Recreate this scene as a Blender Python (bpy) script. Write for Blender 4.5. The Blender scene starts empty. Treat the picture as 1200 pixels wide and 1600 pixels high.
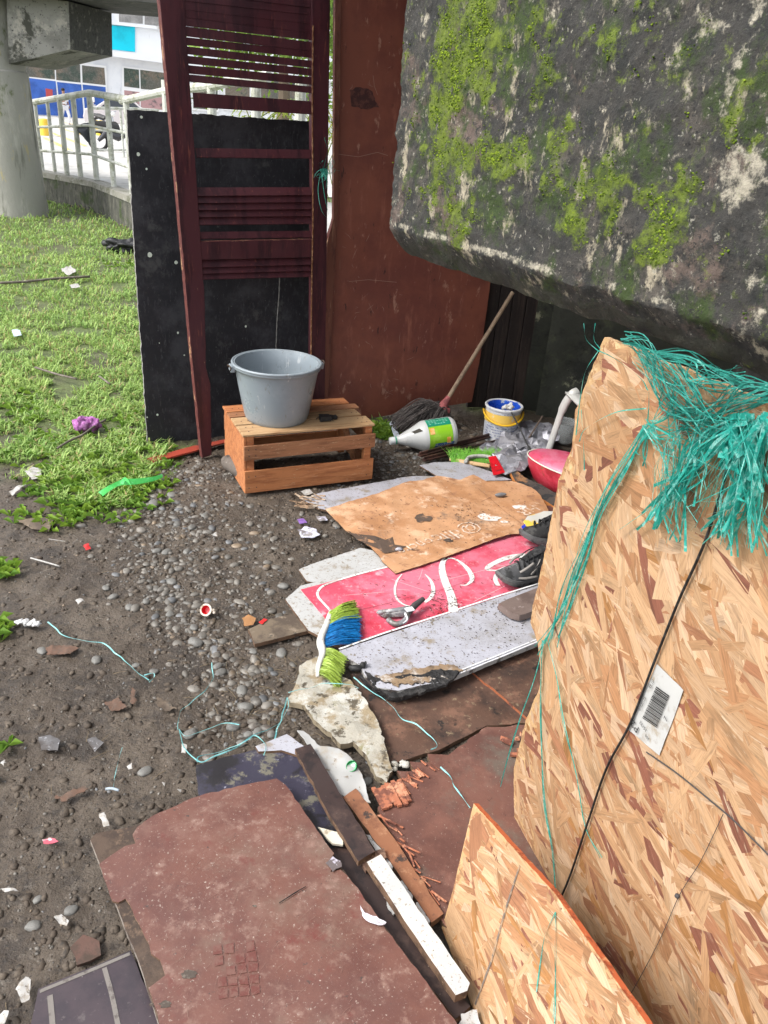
import bpy, bmesh, math, random
import numpy as np
from mathutils import Vector, Matrix, noise, geometry
rnd = random.Random(7)
rng = np.random.default_rng(7)
S = bpy.context.scene
# ------------------------------------------------------------------ camera
PITCH, ROLL, FOC, EYE = math.radians(27), math.radians(4.6), 1200.0, 1.55
_cp, _sp, _cr, _sr = math.cos(PITCH), math.sin(PITCH), math.cos(ROLL), math.sin(ROLL)
AX_F = Vector((0, _cp, -_sp)); _R0 = Vector((1, 0, 0)); _U0 = Vector((0, _sp, _cp))
AX_R = _R0*_cr + _U0*_sr; AX_U = _U0*_cr - _R0*_sr
cam = bpy.data.cameras.new('camera'); co = bpy.data.objects.new('camera', cam); S.collection.objects.link(co)
m = Matrix.Identity(4)
for i in range(3):
    m[i][0], m[i][1], m[i][2] = AX_R[i], AX_U[i], -AX_F[i]
m[2][3] = EYE
co.matrix_world = m
cam.sensor_fit = 'VERTICAL'; cam.sensor_height = 32.0; cam.lens = 32.0*FOC/1600; cam.clip_start = .02; cam.clip_end = 2000
S.camera = co
# ------------------------------------------------------------------ light
SUN_EL, SUN_AZ = math.radians(50), math.radians(-112)   # azimuth measured from +Y towards +X
w = bpy.data.worlds.new('World'); S.world = w; w.use_nodes = True
nt = w.node_tree; bg = nt.nodes['Background']
sky = nt.nodes.new('ShaderNodeTexSky'); sky.sky_type = 'NISHITA'; sky.sun_disc = False
sky.sun_elevation = SUN_EL; sky.sun_rotation = SUN_AZ; sky.dust_density = 3.0; sky.air_density = 1.0
hs = nt.nodes.new('ShaderNodeHueSaturation'); hs.inputs['Saturation'].default_value = .28
nt.links.new(sky.outputs[0], hs.inputs['Color']); nt.links.new(hs.outputs[0], bg.inputs[0]); bg.inputs[1].default_value = .15
sl = bpy.data.lights.new('sun', 'SUN'); sl.energy = 1.0; sl.angle = math.radians(14); sl.color = (1, .96, .9)
so = bpy.data.objects.new('sun', sl); S.collection.objects.link(so)
sd = Vector((math.sin(SUN_AZ)*math.cos(SUN_EL), math.cos(SUN_AZ)*math.cos(SUN_EL), math.sin(SUN_EL)))
so.rotation_euler = sd.to_track_quat('Z', 'Y').to_euler(); so.location = (-5, 3, 8)
S.view_settings.view_transform = 'Standard'; S.view_settings.look = 'None'; S.view_settings.gamma = 1
S.view_settings.use_curve_mapping = False
S.view_settings.exposure = 1.42

# ------------------------------------------------------------------ sight lines on real planes
def ray(x, y):
    return AX_F + AX_R*((x-600)/FOC) + AX_U*((800-y)/FOC)
def G(x, y, z=0.0):
    d = ray(x, y); t = (z-EYE)/d.z; return Vector((d.x*t, d.y*t, z))
def atY(x, y, Y):
    d = ray(x, y); t = Y/d.y; return Vector((d.x*t, Y, EYE+d.z*t))
class Plane:
    """plane with origin o, axes u (along), v (up), n (towards viewer)"""
    def __init__(s, o, u, v=(0, 0, 1)):
        s.o = Vector(o); s.u = Vector(u).normalized(); s.n = s.u.cross(Vector(v)).normalized(); s.v = s.n.cross(s.u).normalized()
    def hit(s, x, y, off=0.0):
        d = ray(x, y); o = s.o + s.n*off; c = Vector((0, 0, EYE))
        return c + d*((o-c).dot(s.n)/d.dot(s.n))
    def uv(s, x, y):
        p = s.hit(x, y)-s.o; return (p.dot(s.u), p.dot(s.v))
    def at(s, u, v, n=0.0):
        return s.o + s.u*u + s.v*v + s.n*n
# ------------------------------------------------------------------ materials
def N(nt, t, **k):
    n = nt.nodes.new(t)
    for a, b in k.items(): setattr(n, a, b)
    return n
_mc = {}
def mat(name, base, layers=(), rough=.75, bump=(.25, 60), metal=0, spec=.35, rot=0, coat=0, attr=None, transl=0, alpha=None, uv=False, bump2=None):
    """layers: (color, scale, lo, hi[, stretch xyz[, detail]])"""
    if name in _mc: return _mc[name]
    M = bpy.data.materials.new(name); M.use_nodes = True; _mc[name] = M
    t = M.node_tree; L = t.links.new; P = t.nodes['Principled BSDF']
    tc = N(t, 'ShaderNodeTexCoord'); src = tc.outputs['UV' if uv else 'Object']
    if rot:
        vr = N(t, 'ShaderNodeVectorRotate', rotation_type='Z_AXIS'); vr.inputs['Angle'].default_value = -rot
        L(src, vr.inputs['Vector']); src = vr.outputs[0]
    def nz(scale, st, det, seed):
        mp = N(t, 'ShaderNodeMapping'); mp.inputs['Scale'].default_value = st; mp.inputs['Location'].default_value = (seed*3.1, seed*1.7, seed*.9)
        L(src, mp.inputs[0]); n = N(t, 'ShaderNodeTexNoise'); n.inputs['Scale'].default_value = scale; n.inputs['Detail'].default_value = det
        n.inputs['Roughness'].default_value = .70
        L(mp.outputs[0], n.inputs['Vector']); return n.outputs['Fac']
    if attr:
        a = N(t, 'ShaderNodeAttribute', attribute_name=attr); col = a.outputs['Color']
        if base != (1, 1, 1):
            mx = N(t, 'ShaderNodeMix', data_type='RGBA', blend_type='MULTIPLY'); mx.inputs[0].default_value = 1
            L(col, mx.inputs[6]); mx.inputs[7].default_value = (*base, 1); col = mx.outputs[2]
    else:
        r = N(t, 'ShaderNodeRGB'); r.outputs[0].default_value = (*base, 1); col = r.outputs[0]
    for i, ly in enumerate(layers):
        c, sc, lo, hi = ly[:4]; lo, hi = .5+(lo-.5)*.74, .5+(hi-.5)*.74; st = ly[4] if len(ly) > 4 else (1, 1, 1); det = ly[5] if len(ly) > 5 else 9
        f = nz(sc, st, det, i+1+len(name) % 7)
        mr = N(t, 'ShaderNodeMapRange', interpolation_type='SMOOTHSTEP'); mr.inputs[1].default_value = lo; mr.inputs[2].default_value = hi
        L(f, mr.inputs[0]); mx = N(t, 'ShaderNodeMix', data_type='RGBA')
        L(mr.outputs[0], mx.inputs[0]); L(col, mx.inputs[6])
        if len(c) == 1:
            mx.blend_type = 'MULTIPLY'; mx.inputs[7].default_value = (c[0], c[0], c[0], 1)
        else: mx.inputs[7].default_value = (*c, 1)
        col = mx.outputs[2]
    L(col, P.inputs['Base Color'])
    P.inputs['Metallic'].default_value = metal; P.inputs['Specular IOR Level'].default_value = spec
    if coat: P.inputs['Coat Weight'].default_value = coat; P.inputs['Coat Roughness'].default_value = .2
    rn = nz(9, (1, 1, 1), 4, 9); mr = N(t, 'ShaderNodeMapRange'); mr.inputs[1].default_value = .3; mr.inputs[2].default_value = .7
    mr.inputs[3].default_value = max(.03, rough-.12); mr.inputs[4].default_value = min(1, rough+.12); L(rn, mr.inputs[0]); L(mr.outputs[0], P.inputs['Roughness'])
    prev = None
    for bp in ([bump] if bump else [])+([bump2] if bump2 else []):
        st = bp[2] if len(bp) > 2 else (1, 1, 1)
        bn = N(t, 'ShaderNodeBump'); bn.inputs['Strength'].default_value = bp[0]; bn.inputs['Distance'].default_value = bp[3] if len(bp) > 3 else .004
        L(nz(bp[1], st, 7, 5), bn.inputs['Height'])
        if prev: L(prev, bn.inputs['Normal'])
        prev = bn.outputs[0]
    if prev: L(prev, P.inputs['Normal'])
    if transl:
        tb = N(t, 'ShaderNodeBsdfTranslucent'); L(col, tb.inputs[0]); ms = N(t, 'ShaderNodeMixShader'); ms.inputs[0].default_value = transl
        out = t.nodes['Material Output']; L(P.outputs[0], ms.inputs[1]); L(tb.outputs[0], ms.inputs[2]); L(ms.outputs[0], out.inputs[0])
    if alpha is not None: P.inputs['Alpha'].default_value = alpha
    return M
# ------------------------------------------------------------------ mesh builder
class MB:
    def __init__(s): s.v = []; s.f = []; s.m = []; s.c = None
    def add(s, vs, fs, mi=0):
        o = len(s.v); s.v += [tuple(v) for v in vs]; s.f += [tuple(i+o for i in f) for f in fs]; s.m += [mi]*len(fs); return s
    def hexa(s, p, mi=0):   # 8 points, bottom ring 0-3, top ring 4-7
        return s.add(p, [(3, 2, 1, 0), (4, 5, 6, 7), (0, 1, 5, 4), (1, 2, 6, 5), (2, 3, 7, 6), (3, 0, 4, 7)], mi)
    def box(s, c, sz, ux=(1, 0, 0), uy=(0, 1, 0), uz=(0, 0, 1), mi=0, jit=0):
        c = Vector(c); ux, uy, uz = (Vector(a)*b/2 for a, b in zip((ux, uy, uz), sz))
        ps = [c-ux-uy-uz, c+ux-uy-uz, c+ux+uy-uz, c-ux+uy-uz, c-ux-uy+uz, c+ux-uy+uz, c+ux+uy+uz, c-ux+uy+uz]
        if jit: ps = [p+Vector([rnd.uniform(-jit, jit) for _ in range(3)]) for p in ps]
        return s.hexa(ps, mi)
    def beam(s, a, b, w, h, up=(0, 0, 1), mi=0, jit=0):   # box from a to b
        a, b = Vector(a), Vector(b); d = (b-a); L = d.length; d.normalize(); u = Vector(up); side = d.cross(u).normalized(); u = side.cross(d)
        return s.box((a+b)/2, (L, w, h), d, side, u, mi, jit)
    def tube(s, pts, rad, n=8, mi=0, cap=True, flat=1.0):
        pts = [Vector(p) for p in pts]; k = len(pts); rad = rad if hasattr(rad, '__len__') else [rad]*k
        vs = []; prev = None
        for i, p in enumerate(pts):
            d = (pts[min(i+1, k-1)]-pts[max(i-1, 0)]).normalized()
            if prev is None: a = d.orthogonal().normalized()
            else: a = (prev-d*prev.dot(d)); a = a.normalized() if a.length > 1e-6 else d.orthogonal().normalized()
            prev = a; b = d.cross(a)
            for j in range(n):
                t = 2*math.pi*j/n; vs.append(p+(a*math.cos(t)+b*math.sin(t)*flat)*rad[i])
        fs = [(i*n+j, i*n+(j+1) % n, (i+1)*n+(j+1) % n, (i+1)*n+j) for i in range(k-1) for j in range(n)]
        if cap: fs += [tuple(range(n-1, -1, -1)), tuple(range((k-1)*n, k*n))]
        return s.add(vs, fs, mi)
    def lathe(s, prof, M=None, n=32, mi=0, a0=0, a1=2*math.pi):   # prof (r,z)
        full = abs(a1-a0-2*math.pi) < 1e-4; k = n if full else n+1; vs = []
        for r, z in prof:
            for j in range(k):
                t = a0+(a1-a0)*j/n; p = Vector((r*math.cos(t), r*math.sin(t), z)); vs.append(M @ p if M else p)
        fs = []
        for i in range(len(prof)-1):
            for j in range(n):
                jj = (j+1) % k; fs.append((i*k+j, i*k+jj, (i+1)*k+jj, (i+1)*k+j))
        return s.add(vs, fs, mi)
    def ball(s, c, r, sub=2, mi=0, sc=(1, 1, 1), nz=0, rotz=0, M=None):
        V, F = ICO[sub]; c = Vector(c); ca, sa = math.cos(rotz), math.sin(rotz); o = rnd.uniform(0, 99); out = []
        for v in V:
            k = 1+(nz*noise.noise(v*1.5+Vector((o, o, 0))) if nz else 0)
            p = Vector((v.x*sc[0], v.y*sc[1], v.z*sc[2]))*r*k
            if M: p = M @ p
            out.append(Vector((p.x*ca-p.y*sa, p.x*sa+p.y*ca, p.z))+c)
        return s.add(out, F, mi)
    def ribbon(s, pts, w, nrm=None, mi=0, tw=0.0):
        pts = [Vector(p) for p in pts]; k = len(pts); vs = []
        for i, p in enumerate(pts):
            d = (pts[min(i+1, k-1)]-pts[max(i-1, 0)]).normalized(); n_ = Vector(nrm) if nrm else Vector((0, 0, 1))
            sd_ = d.cross(n_); sd_ = sd_.normalized() if sd_.length > 1e-5 else d.orthogonal()
            if tw: sd_ = Matrix.Rotation(tw*i/k, 3, d) @ sd_
            ww = w[i] if hasattr(w, '__len__') else w
            vs += [p-sd_*ww/2, p+sd_*ww/2]
        return s.add(vs, [(2*i, 2*i+1, 2*i+3, 2*i+2) for i in range(k-1)], mi)
def _ico(sub):
    b = bmesh.new(); bmesh.ops.create_icosphere(b, subdivisions=sub, radius=1)
    V = [v.co.copy() for v in b.verts]; F = [tuple(v.index for v in f.verts) for f in b.faces]; b.free(); return V, F
ICO = {k: _ico(k) for k in (1, 2, 3, 4)}
ORG = {}
def thing(name, label, cat, loc, group=None, kind=None):
    o = bpy.data.objects.new(name, None); S.collection.objects.link(o); o.location = loc; o.empty_display_size = .1
    o['label'] = label; o['category'] = cat
    if group: o['group'] = group
    if kind: o['kind'] = kind
    ORG[o] = Vector(loc); return o
def obj(name, mb, mats, parent=None, label=None, cat=None, group=None, kind=None, smooth=False, bevel=0, origin=None, col=None, uvs=None, angle=35):
    if not isinstance(mats, (list, tuple)): mats = [mats]
    V = np.array(mb.v, dtype=float)
    org = ORG[parent] if parent else (Vector(origin) if origin is not None else Vector((V[:, 0].mean(), V[:, 1].mean(), V[:, 2].min())))
    me = bpy.data.meshes.new(name); me.from_pydata((V-np.array(org)).tolist(), [], mb.f)
    for M in mats: me.materials.append(M)
    if len(mats) > 1: me.polygons.foreach_set('material_index', mb.m)
    if col is not None:
        a = me.color_attributes.new('col', 'FLOAT_COLOR', 'POINT'); a.data.foreach_set('color', np.asarray(col, dtype=np.float32).ravel())
    if uvs is not None:
        u = me.uv_layers.new(name='UVMap'); li = np.zeros(len(me.loops), dtype=np.int32); me.loops.foreach_get('vertex_index', li)
        u.data.foreach_set('uv', np.asarray(uvs, dtype=np.float32)[li].ravel())
    me.validate()
    o = bpy.data.objects.new(name, me); S.collection.objects.link(o)
    ORG[o] = org
    if parent: o.parent = parent
    else: o.location = org
    if smooth:
        me.polygons.foreach_set('use_smooth', [True]*len(me.polygons))
        if smooth != 'all':
            me.set_sharp_from_angle(angle=math.radians(angle))
    if bevel:
        md = o.modifiers.new('bevel', 'BEVEL'); md.width = bevel; md.segments = 2; md.limit_method = 'ANGLE'; md.angle_limit = math.radians(40)
    if label: o['label'] = label
    if cat: o['category'] = cat
    if group: o['group'] = group
    if kind: o['kind'] = kind
    return o
def copy_thing(o, loc=None, rz=0, label=None):
    c = o.copy(); S.collection.objects.link(c)
    if loc is not None: c.location = loc
    c.rotation_euler.z += rz
    if label: c['label'] = label
    for ch in list(o.children):
        d = ch.copy(); S.collection.objects.link(d); d.parent = c
        for g in ch.children:
            e = g.copy(); S.collection.objects.link(e); e.parent = d
    return c
def fbm(p, o=4):
    return noise.fractal(Vector(p), 1.0, 2.0, o)
def smooth(a, b, x):
    t = min(1, max(0, (x-a)/(b-a))); return t*t*(3-2*t)
# flat-ish sheet from an outline on a (fitted) plane, ragged edges, bumps, thickness downwards
def sheet(pts, th, step=.02, rag=.003, disp=None, closed=True, seed=0, sag=0):
    P = [Vector(p) for p in pts]; A = np.array([[p.x, p.y, 1] for p in P]); Z = np.array([p.z for p in P])
    a, b, c = np.linalg.lstsq(A, Z, rcond=None)[0]
    B = []
    for i in range(len(P)):
        p, q = P[i], P[(i+1) % len(P)]; L = (q-p).length; n = max(1, int(L/step)); d = Vector((q.y-p.y, p.x-q.x, 0)).normalized()
        for k in range(n):
            x = p.lerp(q, k/n); j = (fbm((x.x*60+seed, x.y*60, seed))+.5*noise.noise(Vector((x.x*200, x.y*200, seed))))*rag if k or rag < .002 else 0
            B.append(Vector((x.x+d.x*j, x.y+d.y*j)))
    xs = [p.x for p in B]; ys = [p.y for p in B]; pts2 = list(B); nb = len(B)
    y = min(ys)+step*.6
    while y < max(ys):
        x = min(xs)+step*.6+rnd.random()*step*.3
        while x < max(xs):
            q = Vector((x+rnd.uniform(-.2, .2)*step, y+rnd.uniform(-.2, .2)*step)); ins = False; j = nb-1; dmin = 9
            for i in range(nb):
                pi, pj = B[i], B[j]
                if (pi.y > q.y) != (pj.y > q.y) and q.x < (pj.x-pi.x)*(q.y-pi.y)/(pj.y-pi.y)+pi.x: ins = not ins
                dd = (pi-q).length_squared; dmin = dd if dd < dmin else dmin; j = i
            if ins and dmin > (step*.45)**2: pts2.append(q)
            x += step
        y += step
    r = geometry.delaunay_2d_cdt(pts2, [(i, (i+1) % nb) for i in range(nb)], [list(range(nb))], 1, 1e-5)
    vv, ee, ff = r[0], r[1], r[2]
    def z(p):
        h = a*p.x+b*p.y+c
        if disp: h += disp(p.x, p.y)
        return h
    mb = MB(); top = [(p.x, p.y, z(p)) for p in vv]; bot = [(p[0], p[1], p[2]-th) for p in top]; n = len(vv)
    fs = []; cnt = {}
    for f in ff:
        f = tuple(f); ar = sum((vv[f[i]].x*vv[f[(i+1) % len(f)]].y-vv[f[(i+1) % len(f)]].x*vv[f[i]].y) for i in range(len(f)))
        if ar < 0: f = f[::-1]
        fs.append(f)
        for i in range(len(f)): cnt[(f[i], f[(i+1) % len(f)])] = 1
    side = [(e[1], e[0], e[0]+n, e[1]+n) for e in cnt if (e[1], e[0]) not in cnt]
    mb.add(top+bot, fs+[tuple(i+n for i in f[::-1]) for f in fs]); mb.m = [0]*len(mb.f)
    mb.f += side; mb.m += [1]*len(side)
    return mb
def pxs(l, z=0.0):
    return [G(p[0], p[1], p[2] if len(p) > 2 else z) for p in l]
def noisebump(s1=3, a1=.004, s2=20, a2=.001, seed=0):
    return lambda x, y: a1*noise.noise(Vector((x*s1, y*s1, seed)))+a2*noise.noise(Vector((x*s2, y*s2, seed+5)))
def smoothpath(pts, n=6):
    P = [Vector(p) for p in pts]; P = [P[0]*2-P[1]]+P+[P[-1]*2-P[-2]]; out = []
    for i in range(1, len(P)-2):
        a, b, c, d = P[i-1:i+3]
        for k in range(n):
            t = k/n; out.append(.5*((2*b)+(c-a)*t+(2*a-5*b+4*c-d)*t*t+(3*b-a-3*c+d)*t**3))
    out.append(P[-2]); return out
def text_geo(body, size):
    cu = bpy.data.curves.new('t', 'FONT'); cu.body = body; cu.size = size; cu.align_x = 'CENTER'; cu.align_y = 'CENTER'; cu.resolution_u = 2
    o = bpy.data.objects.new('t', cu); S.collection.objects.link(o); bpy.context.view_layer.update()
    me = bpy.data.meshes.new_from_object(o.evaluated_get(bpy.context.evaluated_depsgraph_get()))
    V = [v.co.copy() for v in me.vertices]; F = [tuple(p.vertices) for p in me.polygons]
    bpy.data.objects.remove(o); bpy.data.meshes.remove(me); bpy.data.curves.remove(cu); return V, F

# ================================================================== GROUND
GRP = [(-400, 800), (-20, 742), (40, 765), (95, 800), (160, 812), (215, 788), (262, 752), (240, 690)]
gb = [G(*p) for p in GRP]
def grass_mask(x, y):
    # signed: grass on the far-left side of the border polyline, ends at the black board line
    if y > 14.5: return 1.0
    yb = 9.0
    for a, b in zip(gb, gb[1:]):
        if a.x <= x <= b.x: yb = a.y+(b.y-a.y)*(x-a.x)/(b.x-a.x+1e-9); break
    else:
        yb = gb[0].y if x < gb[0].x else 3.75+max(0, x+1.2)*.35
    d = y-yb+.16*fbm((x*3, y*3, 1.0), 3)
    m_ = smooth(-.05, .22, d)
    m_ *= 1-.6*smooth(.22, .5, fbm((x*2.2+4, y*1.3, 8), 3))
    if x > -1.0: m_ *= smooth(-.3, .5, noise.noise(Vector((x*4, y*4, 2))))
    return max(0, m_)
def rubble(x, y):   # how stony: band of cobbles
    w_ = 0
    for px, py, s_, k in BANDW:
        dx, dy = x-px, y-py; w_ = max(w_, k*math.exp(-(dx*dx+dy*dy)/(2*s_*s_)))
    return w_
BANDW = []
for px, py, s_, k in [(235, 790, .16, .8), (290, 735, .14, 1), (300, 790, .16, .8), (265, 830, .14, 1), (255, 880, .12, .9), (270, 920, .1, 1), (290, 960, .1, .9), (320, 1000, .1, 1), (355, 1040, .1, 1), (385, 1060, .09, 1), (400, 1100, .09, 1), (345, 1110, .08, .7), (420, 1130, .05, .8), (380, 920, .16, .55), (400, 830, .16, .5), (500, 830, .15, .3), (620, 710, .25, .8), (560, 760, .2, .45), (700, 650, .3, .7), (430, 980, .08, .6), (340, 870, .16, .4)]:
    g = G(px, py); BANDW.append((g.x, g.y, s_, k))
def gh(x, y):
    if y > 16 or abs(x) > 14: return -.02
    h = .012*noise.noise(Vector((x*1.3, y*1.3, 0)))+.007*noise.noise(Vector((x*5, y*5, 3)))
    if y < 5.2 and x < 1.2: h += .007*fbm((x*19, y*19, 4), 5)+.004*abs(noise.noise(Vector((x*45, y*45, 4))))
    return h-.016
def axis(lo, hi, st, far):
    a = list(np.arange(lo, hi, st)); s_ = st; x = lo; l = []
    while x > -far: s_ *= 1.13; x -= s_; l.append(x)
    s_ = st; x = a[-1]; r = []
    while x < far: s_ *= 1.13; x += s_; r.append(x)
    return l[::-1]+a+r
xs = axis(-1.5, .75, .011, 500); ys = axis(.7, 4.2, .013, 500)
nx, ny = len(xs), len(ys)
mb = MB(); mb.v = [(x, y, gh(x, y)) for y in ys for x in xs]
mb.f = [(j*nx+i, j*nx+i+1, (j+1)*nx+i+1, (j+1)*nx+i) for j in range(ny-1) for i in range(nx-1)]; mb.m = [0]*len(mb.f)
gc = np.zeros((nx*ny, 4), np.float32); gc[:, 3] = 1
for i, (x, y, z) in enumerate(mb.v):
    if y < 1 or y > 40 or abs(x) > 20: continue
    gc[i, 0] = grass_mask(x, y); gc[i, 1] = rubble(x, y) if y < 6 else 0
def ground_mat():
    M = mat('wet_soil', (.082, .062, .045), [((.115, .090, .067), 2.2, .42, .62), ((.048, .037, .029), 5.5, .5, .70), ((.056, .044, .035), 18, .5, .70), ((.17, .145, .118), 45, .58, .74), ((.026, .021, .017), 90, .56, .72), ((.19, .14, .08), 120, .66, .74, (1, 4, 1))],
            rough=.62, bump=(1.0, 30, (1, 1, 1), .016), bump2=(.9, 110, (1, 1, 1), .006), spec=.45)
    t = M.node_tree; P = t.nodes['Principled BSDF']; src = P.inputs['Base Color'].links[0].from_socket
    a = N(t, 'ShaderNodeAttribute', attribute_name='col'); sp = N(t, 'ShaderNodeSeparateColor'); t.links.new(a.outputs['Color'], sp.inputs[0])
    tc = N(t, 'ShaderNodeTexCoord'); n = N(t, 'ShaderNodeTexNoise'); n.inputs['Scale'].default_value = 12; n.inputs['Detail'].default_value = 8; t.links.new(tc.outputs['Object'], n.inputs['Vector'])
    cr = N(t, 'ShaderNodeMix', data_type='RGBA'); t.links.new(n.outputs['Fac'], cr.inputs[0]); cr.inputs[6].default_value = (.05, .085, .02, 1); cr.inputs[7].default_value = (.16, .2, .055, 1)
    mx = N(t, 'ShaderNodeMix', data_type='RGBA'); mm = N(t, 'ShaderNodeMath', operation='MULTIPLY'); t.links.new(sp.outputs[0], mm.inputs[0]); mm.inputs[1].default_value = .8
    t.links.new(mm.outputs[0], mx.inputs[0]); t.links.new(src, mx.inputs[6]); t.links.new(cr.outputs[2], mx.inputs[7]); t.links.new(mx.outputs[2], P.inputs['Base Color'])
    return M
obj('ground', mb, ground_mat(), kind='structure', smooth='all', col=gc, origin=(0, 0, 0), label='damp brown soil with pressed in pebbles and patchy grass')

# ---- grass blades (near ones longer leaves, far ones coarser)
def blades(n):
    V = []; F = []; C = []; k = 0
    while k < n:
        u = rnd.random(); y = 1/((1/2.9)*(1-u)+(1/13.8)*u)
        x = rnd.uniform(-.62*y-.5, -.235*y-.25) if rnd.random() < .97 else rnd.uniform(-.6, .5)
        if x > -.9 and y > 5.5: continue
        if x > -1.1 and y < 4.2: continue
        if grass_mask(x, y)*1.15-.1 < rnd.random(): continue
        if noise.noise(Vector((x*7, y*7, 9)))+.6*noise.noise(Vector((x*2.3, y*2.3, 5))) < -.22: continue
        sc = (.8+.10*y)*rnd.uniform(.6, 1.35); L = .036*sc*rnd.choice((.5, .8, 1, 1.4)); wd = .0046*sc*(1+.05*y)
        a = rnd.uniform(0, 2*math.pi); lean = rnd.uniform(.35, 1.25); d = (math.cos(a), math.sin(a)); s_ = (-d[1]*wd/2, d[0]*wd/2)
        z0 = gh(x, y); o = len(V); r1, r2 = L*.45, L
        h1 = math.cos(lean*.6); h2 = math.cos(lean)
        p1 = (x+d[0]*r1*math.sin(lean*.6), y+d[1]*r1*math.sin(lean*.6), z0+r1*h1)
        p2 = (x+d[0]*r2*math.sin(lean), y+d[1]*r2*math.sin(lean), z0+r2*h2*.85)
        V += [(x-s_[0]*.6, y-s_[1]*.6, z0-.004), (x+s_[0]*.6, y+s_[1]*.6, z0-.004), (p1[0]+s_[0], p1[1]+s_[1], p1[2]), (p1[0]-s_[0], p1[1]-s_[1], p1[2]), p2]
        F += [(o, o+1, o+2, o+3), (o+3, o+2, o+4)]
        t = rnd.random()+.5*noise.noise(Vector((x*2, y*2, 3)))
        if rnd.random() < .09: c = (.40, .33, .15)
        else: c = (.25+.16*t, .40+.15*t, .11+.05*t)
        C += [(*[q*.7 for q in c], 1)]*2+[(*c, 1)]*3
        k += 1
    return V, F, C
V, F, C = blades(72000)
mb = MB(); mb.add(V, F)
GR = mat('grass_blade', (1, 1, 1), rough=.5, bump=None, attr='col', transl=.35, spec=.3)
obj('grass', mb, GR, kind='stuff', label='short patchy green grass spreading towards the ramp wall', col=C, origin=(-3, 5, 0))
# ---- weeds: wide low leaves at the border
mb = MB(); C = []
for k in range(520):
    px, py = rnd.choice([(140, 790), (60, 690), (230, 760), (180, 720), (110, 740), (595, 668), (605, 680), (140, 790), (60, 690), (230, 760), (180, 720), (110, 740), (40, 640), (200, 740), (90, 770), (-5, 890) if k % 3 else (90, 770), (-8, 985) if k % 3 else (120, 800), (8, 1178) if k % 4 == 0 else (230, 770), (215, 690), (150, 650), (30, 620), (185, 410), (180, 330)]); g = G(px, py)
    x = g.x+rnd.gauss(0, .11 if py < 800 and px < 500 else .035); y = g.y+rnd.gauss(0, .13 if px < 500 and py < 800 else .03)
    if x > -.95 and px < 500: continue
    z0 = gh(x, y); t = rnd.random(); c = (.14+.10*t, .27+.1*t, .045)
    for _ in range(4):
        a = rnd.uniform(0, 6.28); L = rnd.uniform(.03, .06); d = Vector((math.cos(a), math.sin(a), 0)); s_ = Vector((-d.y, d.x, 0))*L*.16
        p = Vector((x, y, z0)); m1 = p+d*L*.5+Vector((0, 0, L*.55)); e = p+d*L+Vector((0, 0, L*.35))
        mb.add([p, m1+s_, e, m1-s_], [(0, 1, 2), (0, 2, 3)]); C += [(*c, 1)]*4
obj('weeds', mb, GR, kind='stuff', label='small broad leaved weeds along the edge of the grass', col=C, origin=(-1.3, 3, 0))

# ---- gravel
def stone_cloud(n, rmin, rmax, sampler, sub=1, power=2.2, sink=.35):
    V0, F0 = ICO[sub]; V0 = np.array(V0); F0 = np.array(F0); Vs = []; Cs = []; k = 0
    while k < n:
        x, y = sampler(); r = rmin+(rmax-rmin)*rnd.random()**power
        sc = np.array([rnd.uniform(.8, 1.35), rnd.uniform(.65, 1), rnd.uniform(.38, .65)])*r; a = rnd.uniform(0, 6.28)
        v = V0*(1+.14*rng.standard_normal((len(V0), 1))*(1 if sub == 1 else .35))*sc; ca, sa = math.cos(a), math.sin(a)
        v = np.stack([v[:, 0]*ca-v[:, 1]*sa+x, v[:, 0]*sa+v[:, 1]*ca+y, v[:, 2]+gh(x, y)+sc[2]*(1-2*sink-rnd.uniform(0, .35))*.8], 1)
        t = rnd.random(); h = rnd.random(); g_ = .075+.10*t
        c = (g_*1.08, g_*.98, g_*.84) if h < .8 else ((g_*1.0, g_*1.02, g_*1.04) if h < .9 else (g_*1.35, g_*1.02, g_*.7))
        Vs.append(v); Cs.append(np.tile(np.array([*c, 1]), (len(v), 1))); k += 1
    nv = len(V0); Fs = np.concatenate([F0+i*nv for i in range(n)])
    mb = MB(); mb.v = np.concatenate(Vs).tolist(); mb.f = Fs.tolist(); mb.m = [0]*len(mb.f); return mb, np.concatenate(Cs)
def samp():
    while True:
        x = rnd.uniform(-1.25, .75); y = rnd.uniform(1.4, 4.3)
        if rnd.random() < rubble(x, y)**1.4 and not (x < -.8 and y > 3.65): return x, y
def samp2():
    while True:
        y = rnd.uniform(.8, 4.4); x = rnd.uniform(-.55*y-.2, .3)
        if rnd.random() < .35+.6*rubble(x, y): return x, y
STN = mat('pebble_stone', (1, 1, 1), [((.16, .15, .135), 30, .5, .75), ((.05, .045, .04), 60, .58, .72), ((.07, .056, .045), 11, .55, .66)], rough=.5, bump=(.3, 120, (1, 1, 1), .002), attr='col', spec=.45)
mb, C = stone_cloud(1800, .003, .021, samp, sub=2, sink=.52, power=1.8)
obj('gravel', mb, STN, kind='stuff', label='grey river pebbles pressed into the soil before the crate', col=C, smooth='all', origin=(-.5, 2.5, 0))
mb, C = stone_cloud(2200, .002, .011, samp, sub=1, sink=.55, power=1.6)
C[:, :3] *= .9
obj('stone_chips', mb, STN, kind='stuff', label='small angular stone chips mixed between the pebbles', col=C, origin=(-.5, 2.5, 0))
mb, C = stone_cloud(5200, .0012, .006, samp2, sub=1, sink=.3)
obj('grit', mb, STN, kind='stuff', label='fine gravel crumbs strewn over the brown soil', col=C, smooth='all', origin=(-.5, 2, 0))
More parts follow.
